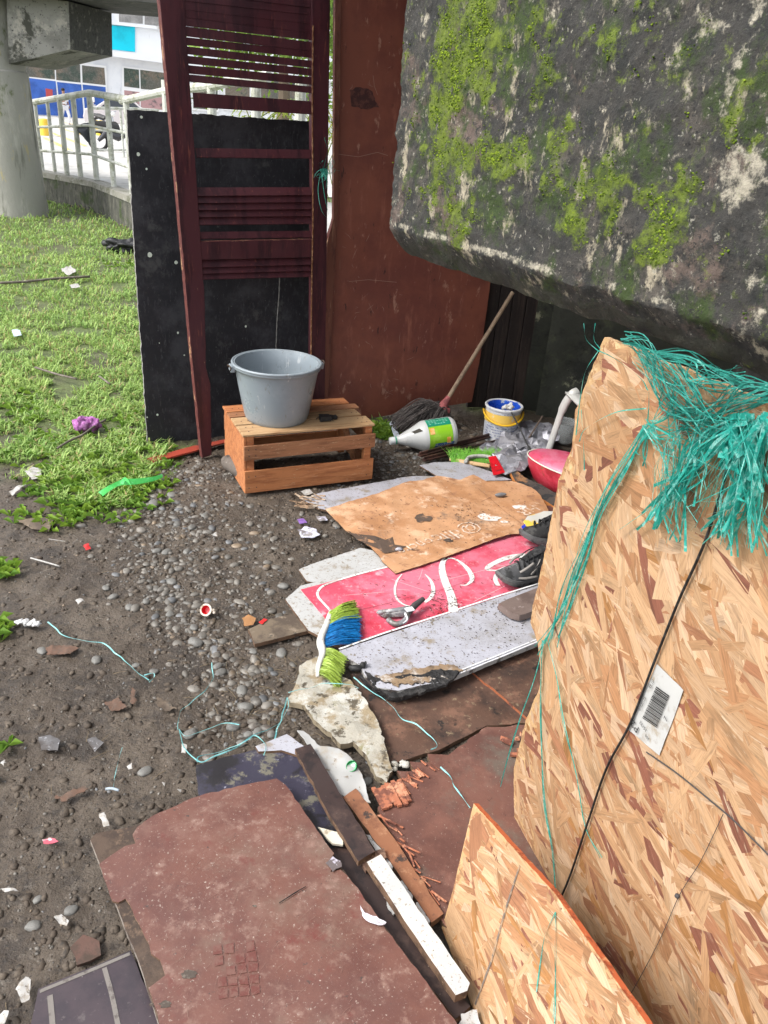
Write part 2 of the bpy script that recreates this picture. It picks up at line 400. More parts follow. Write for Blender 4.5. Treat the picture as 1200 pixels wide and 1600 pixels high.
# soil clods
mb, C = stone_cloud(8500, .002, .015, samp2, sub=1, sink=.5, power=2.4)
CL = mat('soil_clod', (.072, .055, .041), [((.11, .088, .067), 20, .45, .65), ((.035, .03, .025), 60, .5, .7)], rough=.8, bump=(.6, 90, (1, 1, 1), .004))
obj('soil_crumbs', mb, CL, kind='stuff', label='loose crumbs of damp brown soil', smooth='all', origin=(-.5, 2, 0))
# bigger river stones
BS = [(440, 1014, .017), (305, 999, .019), (303, 975, .013), (268, 905, .018), (260, 860, .016), (245, 858, .014), (300, 822, .016), (268, 770, .022), (240, 784, .024), (292, 858, .014), (277, 815, .016), (202, 943, .016), (150, 1027, .014), (265, 952, .013), (345, 1045, .015), (395, 1012, .014), (378, 1073, .016), (384, 1100, .016), (365, 1130, .016), (388, 1142, .012), (402, 1138, .013), (298, 1143, .016), (110, 1417, .011), (57, 1397, .009), (226, 1201, .014), (50, 1438, .012), (240, 1043, .011), (177, 928, .014), (340, 1036, .012), (424, 1141, .012), (462, 985, .013), (165, 915, .013), (65, 1012, .014), (443, 912, .016), (575, 1215, .012), (377, 1155, .013), (320, 800, .014), (228, 935, .012), (545, 1225, .011), (212, 1035, .011), (500, 900, .012)]
g0 = None
V0 = ICO[3][0]
stn_protos = []
for k in range(4):
    b = MB(); b.ball((0, 0, 0), 1, 3, sc=(rnd.uniform(1.1, 1.4), rnd.uniform(.8, 1), rnd.uniform(.45, .62)), nz=.16)
    t = .12+.06*rnd.random(); C = [(t*1.02, t, t*.92, 1)]*len(b.v)
    me_o = obj('river_stone', b, STN, col=C, smooth='all', origin=(0, 0, 0)); stn_protos.append(me_o)
for k, (px, py, r) in enumerate(BS):
    o = stn_protos[k % 4] if k < 4 else stn_protos[k % 4].copy()
    if k >= 4: S.collection.objects.link(o)
    g = G(px, py); o.location = (g.x, g.y, gh(g.x, g.y)+r*.22); o.scale = (r*1.1, r*1.1, r*1.1); o.rotation_euler = (0, 0, rnd.uniform(0, 6.28))
    o['label'] = 'smooth grey river stone half sunk in the damp soil'; o['category'] = 'stone'; o['group'] = 'larger river stones in the soil'
# straw and twigs
mb = MB()
for k in range(420):
    x, y = samp2()
    if k % 3 == 0: g = G(rnd.gauss(430, 40), rnd.gauss(1080, 60)); x, y = g.x, g.y
    L = rnd.uniform(.008, .05); a = rnd.uniform(0, 6.28); z = gh(x, y)+rnd.uniform(.002, .007); d = Vector((math.cos(a), math.sin(a), rnd.uniform(-.1, .15)))*L; p = Vector((x, y, z))
    mb.tube([p, p+d*.5+Vector((0, 0, L*.05)), p+d], [.0009, .0008, .0005], 4, mi=rnd.choice((0, 0, 1)))
obj('straw', mb, [mat('dry_straw', (.17, .13, .08), bump=None), mat('dark_twig', (.05, .038, .03), bump=None)], kind='stuff', label='bits of dry straw and fine twigs on the soil', origin=(-.4, 2, 0))

# ================================================================== FAR SETTING
CONC = mat('concrete', (.30, .29, .27), [((.17, .165, .15), 1.6, .45, .7), ((.40, .38, .35), 5, .5, .7), ((.10, .105, .085), 3, .6, .75, (3, 3, .5)), ((.07, .075, .06), 30, .6, .75)], rough=.85, bump=(.35, 30, (1, 1, 1), .01))
MOSSC = mat('mossy_concrete', (.085, .085, .07), [((.16, .15, .125), 4, .45, .7, (3, 3, 1)), ((.05, .07, .025), 3, .5, .68), ((.03, .032, .028), 9, .5, .7, (3, 3, .6)), ((.28, .27, .23), 22, .68, .76)], rough=.9, bump=(.5, 25, (1, 1, 1), .012))
# low wall of the ramp, top surface of the path behind it
HW = .42
wt = [G(-60, 240, HW), G(65, 268, HW), G(145, 283, HW), G(204, 306, HW)]
d_ = (wt[3]-wt[2]).normalized(); wt.append(wt[3]+d_*5.2)
d0 = (wt[2]-wt[0]).normalized()
mb = MB()
def nrm2(a, b): d = (b-a).normalized(); return Vector((d.y, -d.x, 0))
for a, b in zip(wt, wt[1:]):
    n_ = -nrm2(a, b); a0, b0 = Vector((a.x, a.y, -.1)), Vector((b.x, b.y, -.1)); bk = n_*.22
    sk = -n_*.02
    mb.hexa([a0+sk, b0+sk, b0+bk, a0+bk, a+sk-Vector((0, 0, .08)), b+sk-Vector((0, 0, .08)), b+bk-Vector((0, 0, .08)), a+bk-Vector((0, 0, .08))])
wl = thing('retaining_wall', 'low mossy concrete wall carrying the ramp railing', 'wall', (wt[2].x, wt[2].y, 0))
obj('wall_face', mb, MOSSC, wl)
mb = MB()
for i, (a, b) in enumerate(zip(wt, wt[1:])):
    n_ = -nrm2(a, b); L = (b-a).length; k = max(1, int(L/.9))
    for j in range(k):
        p, q = a.lerp(b, (j+.006)/k), a.lerp(b, (j+.994)/k); f = -n_*.035; bk = n_*.20; dn = Vector((0, 0, -.078))
        mb.hexa([p+f+dn, q+f+dn, q+bk+dn, p+bk+dn, p+f, q+f, q+bk, p+bk])
obj('coping', mb, mat('coping_concrete', (.26, .25, .215), [((.12, .125, .08), 4, .48, .68), ((.36, .35, .32), 14, .5, .7)], rough=.85, bump=(.4, 30, (1, 1, 1), .008)), wl, label='mossy grey concrete coping of the wall')
PAV = mat('pale_paving', (.44, .43, .41), [((.32, .31, .29), 1.2, .45, .7), ((.5, .49, .46), 6, .5, .7)], rough=.8, bump=(.2, 30, (1, 1, 1), .006))
mb = MB(); bk = [p - nrm2(wt[0], wt[4])*.2 for p in wt]
far = [Vector((bk[0].x-1.0, bk[0].y+4.5, HW-.01)), Vector((bk[1].x+.5, bk[1].y+3.9, HW-.01)), Vector((bk[2].x+1, bk[2].y+3.2, HW-.01)), Vector((bk[3].x+1.3, bk[3].y+2.6, HW-.01)), Vector((bk[4].x+1.6, bk[4].y+2.5, HW-.01))]
k = 5; bb = [Vector((p.x, p.y, HW-.01)) for p in bk]
mb.add(bb+far+[Vector((p.x, p.y, -.2)) for p in far], [(i, i+1, k+i+1, k+i) for i in range(4)]+[(k+i, k+i+1, 2*k+i+1, 2*k+i) for i in range(4)])
obj('path', mb, PAV, kind='structure', label='raised concrete ramp path behind the low wall')
# railing
RAILM = mat('weathered_rail', (.52, .53, .48), [((.30, .31, .23), 6, .47, .66), ((.14, .14, .09), 14, .60, .76), ((.5, .5, .46), 20, .55, .7)], rough=.55, bump=(.2, 60))
rl = thing('railing', 'weathered pale pipe railing with two mid rails on the low wall', 'railing', (wt[2].x, wt[2].y, HW))
def on_wall(px, py, i):
    a, b = wt[i], wt[i+1]; P = Plane(a+nrm2(b, a)*.10, (b-a)); return P.hit(px, py)
top = [on_wall(-20, 172, 0), on_wall(52, 160, 1), on_wall(140, 145, 1), on_wall(203, 156, 2)]
e = top[-1]; dz = (wt[4]-wt[3]).normalized()
RP2 = Plane(wt[3]+nrm2(wt[4], wt[3])*.1, wt[4]-wt[3])
top2 = [RP2.hit(190, 158), RP2.hit(258, 143), RP2.hit(330, 134), RP2.hit(385, 122), RP2.hit(420, 120)]
mb = MB(); mb.tube(top, .045, 10); obj('top_rail', mb, RAILM, rl, smooth=True)
mb = MB(); mb.tube(top2, .045, 10); obj('top_rail', mb, RAILM, rl, smooth=True)
for ys_ in (((52, 199), (138, 196), (203, 209), (300, 236)), ((57, 235), (142, 241), (203, 262), (300, 300))):
    mb = MB(); mb.tube([on_wall(*ys_[0], 1), on_wall(*ys_[1], 1), on_wall(*ys_[2], 2), on_wall(*ys_[3], 3)], .02, 8); obj('mid_rail', mb, RAILM, rl, smooth=True)
for px, py, w_, top_y, i in [(67, 266, .029, 157, 1), (86, 267, .029, 154, 1), (105, 271, .04, 151, 1), (126, 274, .04, 148, 1), (151, 279, .042, 145, 2), (178, 291, .038, 150, 2), (60, 262, .024, 158, 1), (207, 302, .04, 155, 2)]:
    tpx = {67: 58, 86: 75, 105: 93, 126: 114, 151: 140, 178: 167, 60: 52, 207: 196}[px]
    a = on_wall(px, py, i); b = on_wall(tpx, top_y, i); b.x, b.y = a.x, a.y
    mb = MB(); mb.tube([a-Vector((0, 0, .02)), b], w_, 10); obj('post', mb, RAILM, rl, smooth=True)
for px in (258, 330, 400, 470, 560):
    q = RP2.hit(min(px, 420), 135); q = RP2.hit(px, 125); a = Vector((q.x, q.y, HW))
    mb = MB(); mb.tube([a, Vector((q.x, q.y, q.z))], .045, 10); obj('post', mb, RAILM, rl, smooth=True)
# second railing beyond the ramp
p1, p2 = G(60, 236), G(120, 243); p3 = G(150, 246); p4 = G(215, 246)
r2 = thing('railing', 'second thinner pale railing beyond the ramp beside the parked vehicles', 'railing', p3)
mb = MB(); H2 = 1.25
mb.tube([p3+Vector((0, 0, H2)), p4+Vector((0, 0, H2+.05)), p4+(p4-p3)*.6+Vector((0, 0, H2+.05))], .04, 8); mb.tube([p3+Vector((0, 0, .7)), p4+(p4-p3)*.6+Vector((0, 0, .7))], .025, 8)
mb.tube([p3+Vector((0, 0, .2)), p4+(p4-p3)*.6+Vector((0, 0, .2))], .025, 8); obj('rails', mb, RAILM, r2, smooth=True)
for t in (0, .33, .66, 1, 1.4): q = p3.lerp(p4, t); mb = MB(); mb.tube([q, q+Vector((0, 0, H2))], .035, 8); obj('post', mb, RAILM, r2, smooth=True)
# road / plaza
mb = MB(); mb.add([(-80, 17.5, .004), (40, 17.5, .004), (60, 140, .004), (-120, 140, .004)], [(0, 1, 2, 3)])
obj('road', mb, PAV, kind='structure', label='pale sunlit paved forecourt before the building')
mb = MB()
for k in range(4):
    a, b = G(70+10*k, 215-8*k, .012), G(120+14*k, 240-12*k, .012); mb.ribbon([a, b], .18)
obj('road_marking', mb, mat('yellow_paint', (.62, .45, .08), [((.5, .48, .42), 8, .5, .6)], bump=None), kind='structure', label='worn yellow lines painted on the forecourt')
# pillar with cap beam and the deck above
base = G(28, 338); PX = base.x-.12; PY = base.y+.3
pl = thing('concrete_pillar', 'thick grey concrete column with cap beam on the grass', 'pillar', (PX, PY, 0))
mb = MB(); r0 = (G(74, 336)-G(28, 338)).length
edge_b = G(74, 336); rr = edge_b.x-PX
def ring(k, z): return rr*(1+.06*max(0, .35-z)/.35)*(1-.10*z/2.0)
prof = [(ring(0, z), z) for z in (-.1, .0, .1, .3, .6, 1.0, 1.4, 1.75)]+[(rr*.86, 1.77), (rr*.85, 1.9), (rr*.80, 2.75)]
mb.lathe(prof, Matrix.Translation((PX, PY, 0)), 40)
PIL = mat('pillar_concrete', (.27, .265, .235), [((.36, .35, .31), 1.3, .45, .65, (2, 2, .6)), ((.14, .14, .115), 1.6, .55, .7, (3, 3, .4)), ((.09, .11, .04), 1.0, .58, .68, (2, 2, 1)), ((.34, .30, .18), 5, .62, .7, (2, 2, .5))], rough=.85, bump=(.4, 14, (1, 1, 1), .02))
obj('column', mb, PIL, pl, smooth=True)
b0 = Plane((PX, PY-.32, 0), (1, 0.0, 0)); cb = [b0.hit(x, y) for x, y in ((14, 100), (110, 77), (107, 2), (10, -8))]
mb = MB(); bk = [p+Vector((.16, 1.05, 0)) for p in cb]; n = len(cb)
mb.add(cb+bk, [tuple(range(n)), tuple(range(2*n-1, n-1, -1))]+[(i, n+i, n+(i+1) % n, (i+1) % n) for i in range(n)])
CAPM = mat('cap_concrete', (.25, .245, .225), [((.17, .165, .15), 2, .45, .65), ((.35, .33, .29), 3, .58, .7), ((.06, .06, .05), 1.1, .56, .62), ((.03, .03, .03), 30, .6, .7)], rough=.9, bump=(.4, 18, (1, 1, 1), .02))
mb.m = [0]*len(mb.f); mb.m[3] = 1  # right side face takes a blacker material than the rest
obj('cap_beam', mb, [CAPM, mat('black_growth', (.055, .055, .05), [((.14, .14, .12), 9, .55, .68), ((.03, .03, .03), 25, .5, .7)], rough=.9, bump=(.5, 30, (1, 1, 1), .01))], pl)  # black_growth: plain blacker colour of the right side face
zt = b0.hit(215, 10).z+.02
mb = MB(); xr = b0.hit(262, 5).x+.25; mb.box((xr-5, PY+.2, zt+.25), (10, 1.7, .5))
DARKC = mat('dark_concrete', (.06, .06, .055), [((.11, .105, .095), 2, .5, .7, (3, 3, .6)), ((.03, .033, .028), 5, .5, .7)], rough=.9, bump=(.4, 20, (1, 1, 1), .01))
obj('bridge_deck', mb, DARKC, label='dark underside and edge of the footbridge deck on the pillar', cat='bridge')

# building
ba, bb_ = G(60, 180), G(165, 187.5); BP = Plane(ba, (bb_-ba).normalized())
WHT = mat('white_paint_wall', (.74, .75, .77), [((.62, .64, .68), .25, .45, .7), ((.45, .44, .42), 1.5, .66, .74, (1, 1, .3))], rough=.7, bump=None)
bd = thing('building', 'white two storey building with blue lower panels and turquoise band', 'building', (ba.x, ba.y, 0))
def quadP(name, px, m_, off=0., th=.08, **k):
    f = [BP.hit(x, y, off) for x, y in px]; bk = [p-BP.n*th for p in f]; n = len(f); mb = MB()
    mb.add(f+bk, [tuple(range(n-1, -1, -1)), tuple(range(n, 2*n))]+[(i, (i+1) % n, n+(i+1) % n, n+i) for i in range(n)]); return obj(name, mb, m_, bd, **k)
mb = MB()
A, B_ = BP.at(-40, -.2), BP.at(60, -.2); up = Vector((0, 0, 13)); bkv = -BP.n*12
mb.hexa([A, B_, B_+bkv, A+bkv, A+up, B_+up, B_+bkv+up, A+bkv+up]); obj('wall', mb, WHT, bd)
quadP('eave', [(-80, 52), (127, 73), (260, 88), (640, 128), (640, 140), (260, 99), (127, 82), (-80, 62)], WHT, .9, .95, label='projecting white eave over the ground floor windows')
quadP('eave', [(165, 32), (260, 42), (640, 84), (640, 90), (260, 47), (165, 37)], WHT, .3, .35, label='thin ledge below the upper windows')
quadP('facade_band', [(120, 36), (211, 42), (211, 81), (110, 70)], mat('turquoise_paint', (.0, .52, .66), [((.0, .42, .55), .6, .5, .7)], rough=.4, bump=None), .10, .1, label='bright turquoise painted band')
GL1 = mat('dim_window_glass', (.10, .10, .085), [((.16, .13, .10), .35, .45, .6), ((.05, .07, .055), .5, .5, .6)], rough=.25, bump=None, spec=.5)
BLU = mat('blue_panel', (.03, .09, .34), [((.05, .14, .5), .4, .45, .6), ((.14, .10, .22), .7, .6, .7)], rough=.35, bump=None)
FR = mat('white_frame', (.78, .78, .78), bump=None, rough=.5)
wa = quadP('window', [(30, 86), (166, 103), (169, 188), (36, 178)], FR, .14, .12, label='large white framed shop window')
def pane(px, m_, w_, nm='pane', off=.16):
    f = [BP.hit(x, y, off) for x, y in px]; bk = [p-BP.n*.015 for p in f]; mb = MB(); n = len(f)
    mb.add(f+bk, [tuple(range(n-1, -1, -1))]+[(i, (i+1) % n, n+(i+1) % n, n+i) for i in range(n)]); return obj(nm, mb, m_, w_)
for q, mm_ in (([(36, 90), (84.5, 96), (86, 124), (38, 119)], GL1), ([(87, 97), (125, 101), (126, 129), (88, 125)], GL1), ([(128, 102), (163, 106), (165, 133), (129, 129)], GL1),
               ([(38, 121), (87, 127), (92, 181), (43, 178)], BLU), ([(89, 128), (127, 132), (131, 185), (95, 182)], BLU), ([(129, 132), (165, 136), (167, 188), (134, 186)], BLU)):
    pane(q, mm_, wa)
wb = quadP('window', [(191, 103), (262, 112), (262, 180), (191, 172)], FR, .14, .12, label='white framed window beside the door stile')
for q in ([(193.5, 106), (217, 109), (218, 138), (194, 135)], [(219, 109), (258, 114), (259, 142), (220, 139)], [(194, 141), (218, 144), (218, 168), (195, 166)], [(220, 145), (259, 148), (259, 172), (220, 169)]):
    pane(q, GL1 if q[0][1] < 120 else mat('pinkish_glass', (.42, .25, .25), [((.1, .1, .1), .5, .5, .6)], bump=None, rough=.3), wb)
wc = quadP('window', [(184, 2), (262, 8), (262, 44), (184, 37)], FR, .12, .1, label='upper window under the deck edge')
for q in ([(186, -20), (223, -16), (223, 37), (186, 34)], [(226, -16), (262, -12), (262, 42), (226, 39)]): pane(q, mat('upper_glass', (.2, .195, .19), [((.3, .29, .28), .4, .45, .6)], bump=None, rough=.3), wc)
for x0 in (300, 350, 400, 450):
    wd_ = quadP('window', [(x0, 118), (x0+42, 122), (x0+42, 175), (x0, 172)], FR, .14, .12, label='ground floor window seen through the shutter door')
    pane([(x0+2, 120), (x0+40, 124), (x0+40, 172), (x0+2, 169)], GL1, wd_)
# poster-like red figure panel inside glass
pane([(71, 138), (82, 140), (83, 155), (72, 153)], mat('red_poster', (.45, .08, .08), bump=None), wa, 'poster', .18)
# trees and shrub beyond
LEAF = mat('leaf_green', (1, 1, 1), rough=.5, bump=None, attr='col', transl=.4)
def leafcloud(mb, C, c, R, n, ls, col, zs=.8):
    c = Vector(c)
    for _ in range(n):
        v = Vector([rnd.gauss(0, 1) for _ in range(3)]).normalized(); r = R*rnd.random()**.4; cl = noise.noise(v*2.2+c)
        r *= 1+.5*cl; p = c+Vector((v.x*r, v.y*r, v.z*r*zs)); a = Vector([rnd.gauss(0, 1) for _ in range(3)]).normalized()*ls; b = a.orthogonal().normalized()*ls*.45
        mb.add([p-a, p-b, p+a, p+b], [(0, 1, 2, 3)]); t = rnd.random(); C += [(col[0]*(.5+t), col[1]*(.55+t*.8), col[2]*(.5+t), 1)]*4
for (px, py, Yd, R, lab) in ((440, 30, 26, 3.4, 'bright green tree glimpsed behind the shutter slats'), (560, 60, 30, 4.0, 'tall green tree behind the maroon panel')):
    c = atY(px, py, Yd); t = thing('tree', lab, 'tree', (c.x, c.y, 0))
    mb = MB(); mb.tube([(c.x, c.y, 0), (c.x+.1, c.y, c.z*.5), (c.x, c.y, c.z)], [.25, .18, .06], 8); obj('trunk', mb, mat('bark', (.12, .09, .06)), t, smooth=True)
    mb = MB(); C = []
    for _ in range(7): leafcloud(mb, C, c+Vector([rnd.uniform(-1, 1)*R*.6, rnd.uniform(-1, 1)*R*.5, rnd.uniform(-.6, .8)*R*.5]), R*.5, 500, .13, (.16, .27, .04))
    obj('crown', mb, LEAF, t, col=C)
c = G(430, 240); c = Vector((c.x, c.y, 0)); c = atY(440, 150, 12.8); c.z = 0
pt = thing('palm_shrub', 'yellow green palm shrub seen through the shutter gap', 'plant', c)
for k in range(34):
    a = rnd.uniform(0, 6.28); L = rnd.uniform(.9, 1.5); b = c+Vector((rnd.uniform(-.9, .9), rnd.uniform(-.3, .3), .3)); d = Vector((math.cos(a), math.sin(a), 0))
    pts = [b, b+d*L*.25+Vector((0, 0, L*.7)), b+d*L*.6+Vector((0, 0, L*.95)), b+d*L+Vector((0, 0, L*.75))]; pts = smoothpath(pts, 5)
    mb = MB(); mb.tube(pts, .008, 4)
    for i in range(5, len(pts)-1):
        for s_ in (-1, 1):
            q = pts[i]; sd_ = Vector((-d.y, d.x, 0))*s_; mb.ribbon([q, q+sd_*.12+d*.08+Vector((0, 0, .01)), q+sd_*.2+d*.14-Vector((0, 0, .07))], [.03, .035, .004])
    obj('frond', mb, mat('palm_leaf', (.26, .34, .05), [((.4, .4, .08), 3, .5, .6)], bump=None, transl=.4), pt)
# vehicles
def car(loc, rz, label):
    t = thing('parked_car', label, 'car', loc); M_ = Matrix.Translation(loc) @ Matrix.Rotation(rz, 4, 'Z')
    prof = [(-2.0, .35), (-2.05, .75), (-1.95, .95), (-1.1, 1.02), (-.55, 1.45), (.75, 1.5), (1.45, 1.05), (1.95, .95), (2.05, .6), (2.0, .35)]
    mb = MB(); n = len(prof)
    for s_, ins in ((-1, 0), (1, 0)): pass
    def W(z): return .82 if z < 1.0 else .82-.22*(z-1.0)/.5
    vs = [M_ @ Vector((x, -W(z), z)) for x, z in prof]+[M_ @ Vector((x, W(z), z)) for x, z in prof]
    mb.add(vs, [tuple(range(n)), tuple(range(2*n-1, n-1, -1))]+[(i, n+i, n+(i+1) % n, (i+1) % n) for i in range(n)])
    obj('body', mb, [mat('white_car_paint', (.55, .50, .50), rough=.2, bump=None, coat=.6)], t, smooth=True, bevel=.04)
    for s_ in (-1, 1):
        mb = MB(); y = s_*.80; q = [(-.95, 1.04), (-.5, 1.38), (.68, 1.42), (1.2, 1.06)]
        mb.add([M_ @ Vector((x, s_*(W(z)+.012), z)) for x, z in q], [(0, 1, 2, 3) if s_ < 0 else (3, 2, 1, 0)]); obj('side_window', mb, mat('car_glass', (.03, .035, .04), rough=.08, bump=None, spec=.6), t)
    mb = MB(); mb.add([M_ @ Vector(p) for p in ((-1.12, -.7, 1.05), (-1.12, .7, 1.05), (-.57, .62, 1.46), (-.57, -.62, 1.46))], [(0, 1, 2, 3)]); obj('windscreen', mb, _mc['car_glass'], t)
    for x in (-1.3, 1.3):
        for s_ in (-1, 1):
            mb = MB(); MM = M_ @ Matrix.Translation((x, s_*.78, .32)) @ Matrix.Rotation(math.pi/2, 4, 'X'); mb.lathe([(0, -.1), (.3, -.1), (.32, -.05), (.32, .05), (.3, .1), (0, .1)], MM, 20)
            wl_ = obj('wheel', mb, mat('tyre_rubber', (.02, .02, .02), rough=.8), t, smooth=True)
            mb = MB(); mb.lathe([(0, -.11), (.19, -.112), (.2, -.1)], MM, 16); mb.lathe([(0, .11), (.19, .112), (.2, .1)], MM, 16); obj('rim', mb, mat('rim_metal', (.5, .5, .52), metal=.8, rough=.3, bump=None), wl_)
    for s_ in (-.55, .55):
        mb = MB(); mb.ball(M_ @ Vector((-2.0, s_, .8)), .12, 2, sc=(.4, 1.3, .6)); obj('headlight', mb, mat('lamp_lens', (.8, .8, .78), rough=.1, bump=None), t, smooth='all')
    return t
g = G(196, 205); car(g, math.radians(200), 'pale parked car in front of the white building, mostly behind the railing')
def scooter(loc, rz, label, tint):
    t = thing('motorcycle', label, 'motorcycle', loc); M_ = Matrix.Translation(loc) @ Matrix.Rotation(rz, 4, 'Z')
    for x in (-.6, .6):
        mb = MB(); pts = [M_ @ Vector((x+.27*math.cos(a), 0, .3+.27*math.sin(a))) for a in np.linspace(0, 2*math.pi, 25)]; mb.tube(pts, .05, 8); obj('tyre', mb, _mc['tyre_rubber'], t, smooth=True)
    mb = MB(); mb.tube([M_ @ Vector(p) for p in ((-.6, 0, .3), (-.35, 0, .55), (0, 0, .45), (.35, 0, .6), (.5, 0, .95))], [.05, .12, .14, .1, .05], 10); mb.tube([M_ @ Vector(p) for p in ((.6, 0, .3), (.47, 0, .95))], .03, 8); obj('frame', mb, tint, t, smooth=True)
    mb = MB(); mb.tube([M_ @ Vector(p) for p in ((-.75, 0, .82), (-.4, 0, .78), (.05, 0, .72))], [.06, .12, .1], 10, flat=.6); obj('saddle', mb, mat('black_vinyl', (.02, .02, .02), rough=.5), t, smooth=True)
    mb = MB(); mb.tube([M_ @ Vector(p) for p in ((.42, -.33, 1.02), (.47, 0, .98), (.42, .33, 1.02))], .018, 8); obj('handlebar', mb, _mc['rim_metal'], t, smooth=True)
    mb = MB(); mb.ball(M_ @ Vector((.56, 0, .9)), .1, 2); obj('headlight', mb, _mc['lamp_lens'], t, smooth='all')
    return t
scooter(G(186, 238), math.radians(20), 'dark motorcycle parked right behind the second railing', mat('dark_metal', (.06, .06, .065), metal=.6, rough=.4))
scooter(G(166, 212), math.radians(-30), 'farther motorcycle with pale frame near the parked car', mat('pale_metal', (.4, .42, .45), metal=.5, rough=.3))
# bollards
for px, py, lab in ((71, 212, 'yellow bollard left of the dark cloth'), (158, 212, 'yellow bollard right of the dark cloth')):
    g = G(px, py); mb = MB(); mb.lathe([(0, 0), (.2, 0), (.2, .5), (.17, .6), (0, .62)], Matrix.Translation(g), 16); obj('bollard', mb, mat('yellow_block', (.75, .5, .06), rough=.5), label=lab, cat='bollard', smooth=True)
# dark cloth on rail
c0 = on_wall(113, 192, 1); mb = MB(); nn = 14
pc = [(106, 198), (124, 192), (140, 190), (139, 208), (137, 226), (131, 222), (122, 212)]
pc2 = [on_wall(x, y, 1)+nrm2(wt[1], wt[2])*-.07 for x, y in pc]
cc = sum(pc2, Vector())/len(pc2)
vs = []; 
for r_ in np.linspace(0, 1, 7):
    for k in range(28):
        t = k/4; i = int(t) % 7; p = pc2[i].lerp(pc2[(i+1) % 7], t-int(t)); q = cc.lerp(p, r_); q = q+Vector((0, -.10*(1-r_*r_)-.04*noise.noise(q*7), 0)); vs.append(q)
mb.add(vs, [(r_*28+k, r_*28+(k+1) % 28, (r_+1)*28+(k+1) % 28, (r_+1)*28+k) for r_ in range(6) for k in range(28)])
o = obj('hanging_cloth', mb, mat('slate_fabric', (.06, .065, .08), [((.12, .12, .14), 10, .5, .7)], rough=.8), label='dark slate cloth bundle hanging on the ramp railing', cat='cloth', smooth='all')
# person
def skinobj(name, vs, es, rad, M_, parent, m_):
    me = bpy.data.meshes.new(name); me.from_pydata([M_ @ Vector(v)-ORG[parent] for v in vs], es, []); o = bpy.data.objects.new(name, me); S.collection.objects.link(o); o.parent = parent; ORG[o] = ORG[parent]
    md = o.modifiers.new('skin', 'SKIN'); md.use_smooth_shade = True
    for i, r in enumerate(rad): me.skin_vertices[0].data[i].radius = (r, r)
    me.skin_vertices[0].data[0].use_root = True
    sb = o.modifiers.new('sub', 'SUBSURF'); sb.levels = 1; sb.render_levels = 1; me.materials.append(m_); return o
def person(loc, rz, label):
    t = thing('person', label, 'person', loc); M_ = Matrix.Translation(loc) @ Matrix.Rotation(rz, 4, 'Z')
    vs = [(0, 0, .95), (0, 0, 1.2), (0, 0, 1.42), (0, -.01, 1.52), (0, -.02, 1.62), (0, -.02, 1.74), (.18, 0, 1.42), (.24, .02, 1.15), (.2, -.12, .93), (.2, -.16, .84), (-.18, 0, 1.42), (-.22, .03, 1.15), (-.1, -.15, 1.2), (-.06, -.2, 1.25), (.1, 0, .9), (.12, -.16, .5), (.12, -.08, .08), (.12, -.2, .03), (-.1, 0, .9), (-.11, .12, .5), (-.11, .3, .12), (-.11, .2, .04)]
    es = [(0, 1), (1, 2), (2, 3), (3, 4), (4, 5), (2, 6), (6, 7), (7, 8), (8, 9), (2, 10), (10, 11), (11, 12), (12, 13), (0, 14), (14, 15), (15, 16), (16, 17), (0, 18), (18, 19), (19, 20), (20, 21)]
    rad = [.13, .12, .14, .055, .085, .08, .06, .045, .035, .04, .06, .045, .035, .04, .085, .06, .04, .035, .085, .06, .04, .035]
    skinobj('body', vs, es, rad, M_, t, mat('skin', (.28, .15, .10), rough=.5, bump=None))
    wc = mat('white_cloth', (.78, .78, .8), [((.6, .6, .63), 6, .5, .7)], rough=.85)
    i_ = [0, 1, 2, 6, 7, 10, 11]; skinobj('shirt', [vs[k] for k in i_], [(0, 1), (1, 2), (2, 3), (3, 4), (2, 5), (5, 6)], [.165, .15, .165, .085, .07, .085, .07], M_, t, wc)
    i_ = [0, 14, 15, 16, 18, 19, 20]; skinobj('trousers', [vs[k] for k in i_], [(0, 1), (1, 2), (2, 3), (0, 4), (4, 5), (5, 6)], [.15, .11, .085, .06, .11, .085, .06], M_, t, wc)
    mb = MB(); mb.ball(M_ @ Vector((0, .0, 1.74)), .1, 2, sc=(1, 1.05, .9)); obj('hair', mb, mat('dark_hair', (.02, .015, .012)), t, smooth='all')
    return t
g = G(104, 196); person(g, math.radians(60), 'person in white shirt and white trousers walking past the blue window')
for px, py, lab, cl in ((146, 188, 'person in an ochre shirt standing outside the window right of the walker', (.45, .25, .06)), ):
    g = G(px, py); o = person(g, math.radians(160), lab)

# ================================================================== SHELTER: board, shutter, panel, walls
DD = Vector((.815, .58, 0)).normalized()
foot = G(322, 713); DP = Plane(foot, DD)          # shutter door plane
BD = Plane(G(230, 692), (.86, .51, 0))            # black board behind it
PP = Plane(G(562, 653), (.93, .40, 0))            # maroon panel
mar = dict(rough=.5, spec=.35)
MARD = mat('maroon_wood', (.068, .019, .024), [((.036, .011, .015), 5, .45, .65, (3, 3, .5)), ((.15, .045, .035), 18, .6, .75, (4, 4, .4)), ((.30, .16, .10), 60, .74, .78, (1, 1, .25))], rough=.45, bump=(.2, 90, (1, 1, .1), .002))
MARE = mat('chipped_edge', (.11, .03, .025), [((.32, .18, .10), 25, .56, .66, (1, 1, .3)), ((.08, .02, .02), 30, .5, .6)], rough=.7)
BLK = mat('black_board', (.019, .019, .023), [((.046, .046, .052), 5, .42, .70), ((.05, .05, .055), 90, .56, .70, (1, 1, .3)), ((.10, .10, .095), 60, .68, .76), ((.06, .06, .06), 3, .62, .72)], rough=.62, bump=(.35, 90, (1, 1, 1), .002), spec=.3)
GREYE = mat('grey_edge', (.22, .21, .20), [((.09, .09, .085), 12, .45, .65, (1, 1, .4)), ((.35, .33, .3), 40, .6, .7)], rough=.8)
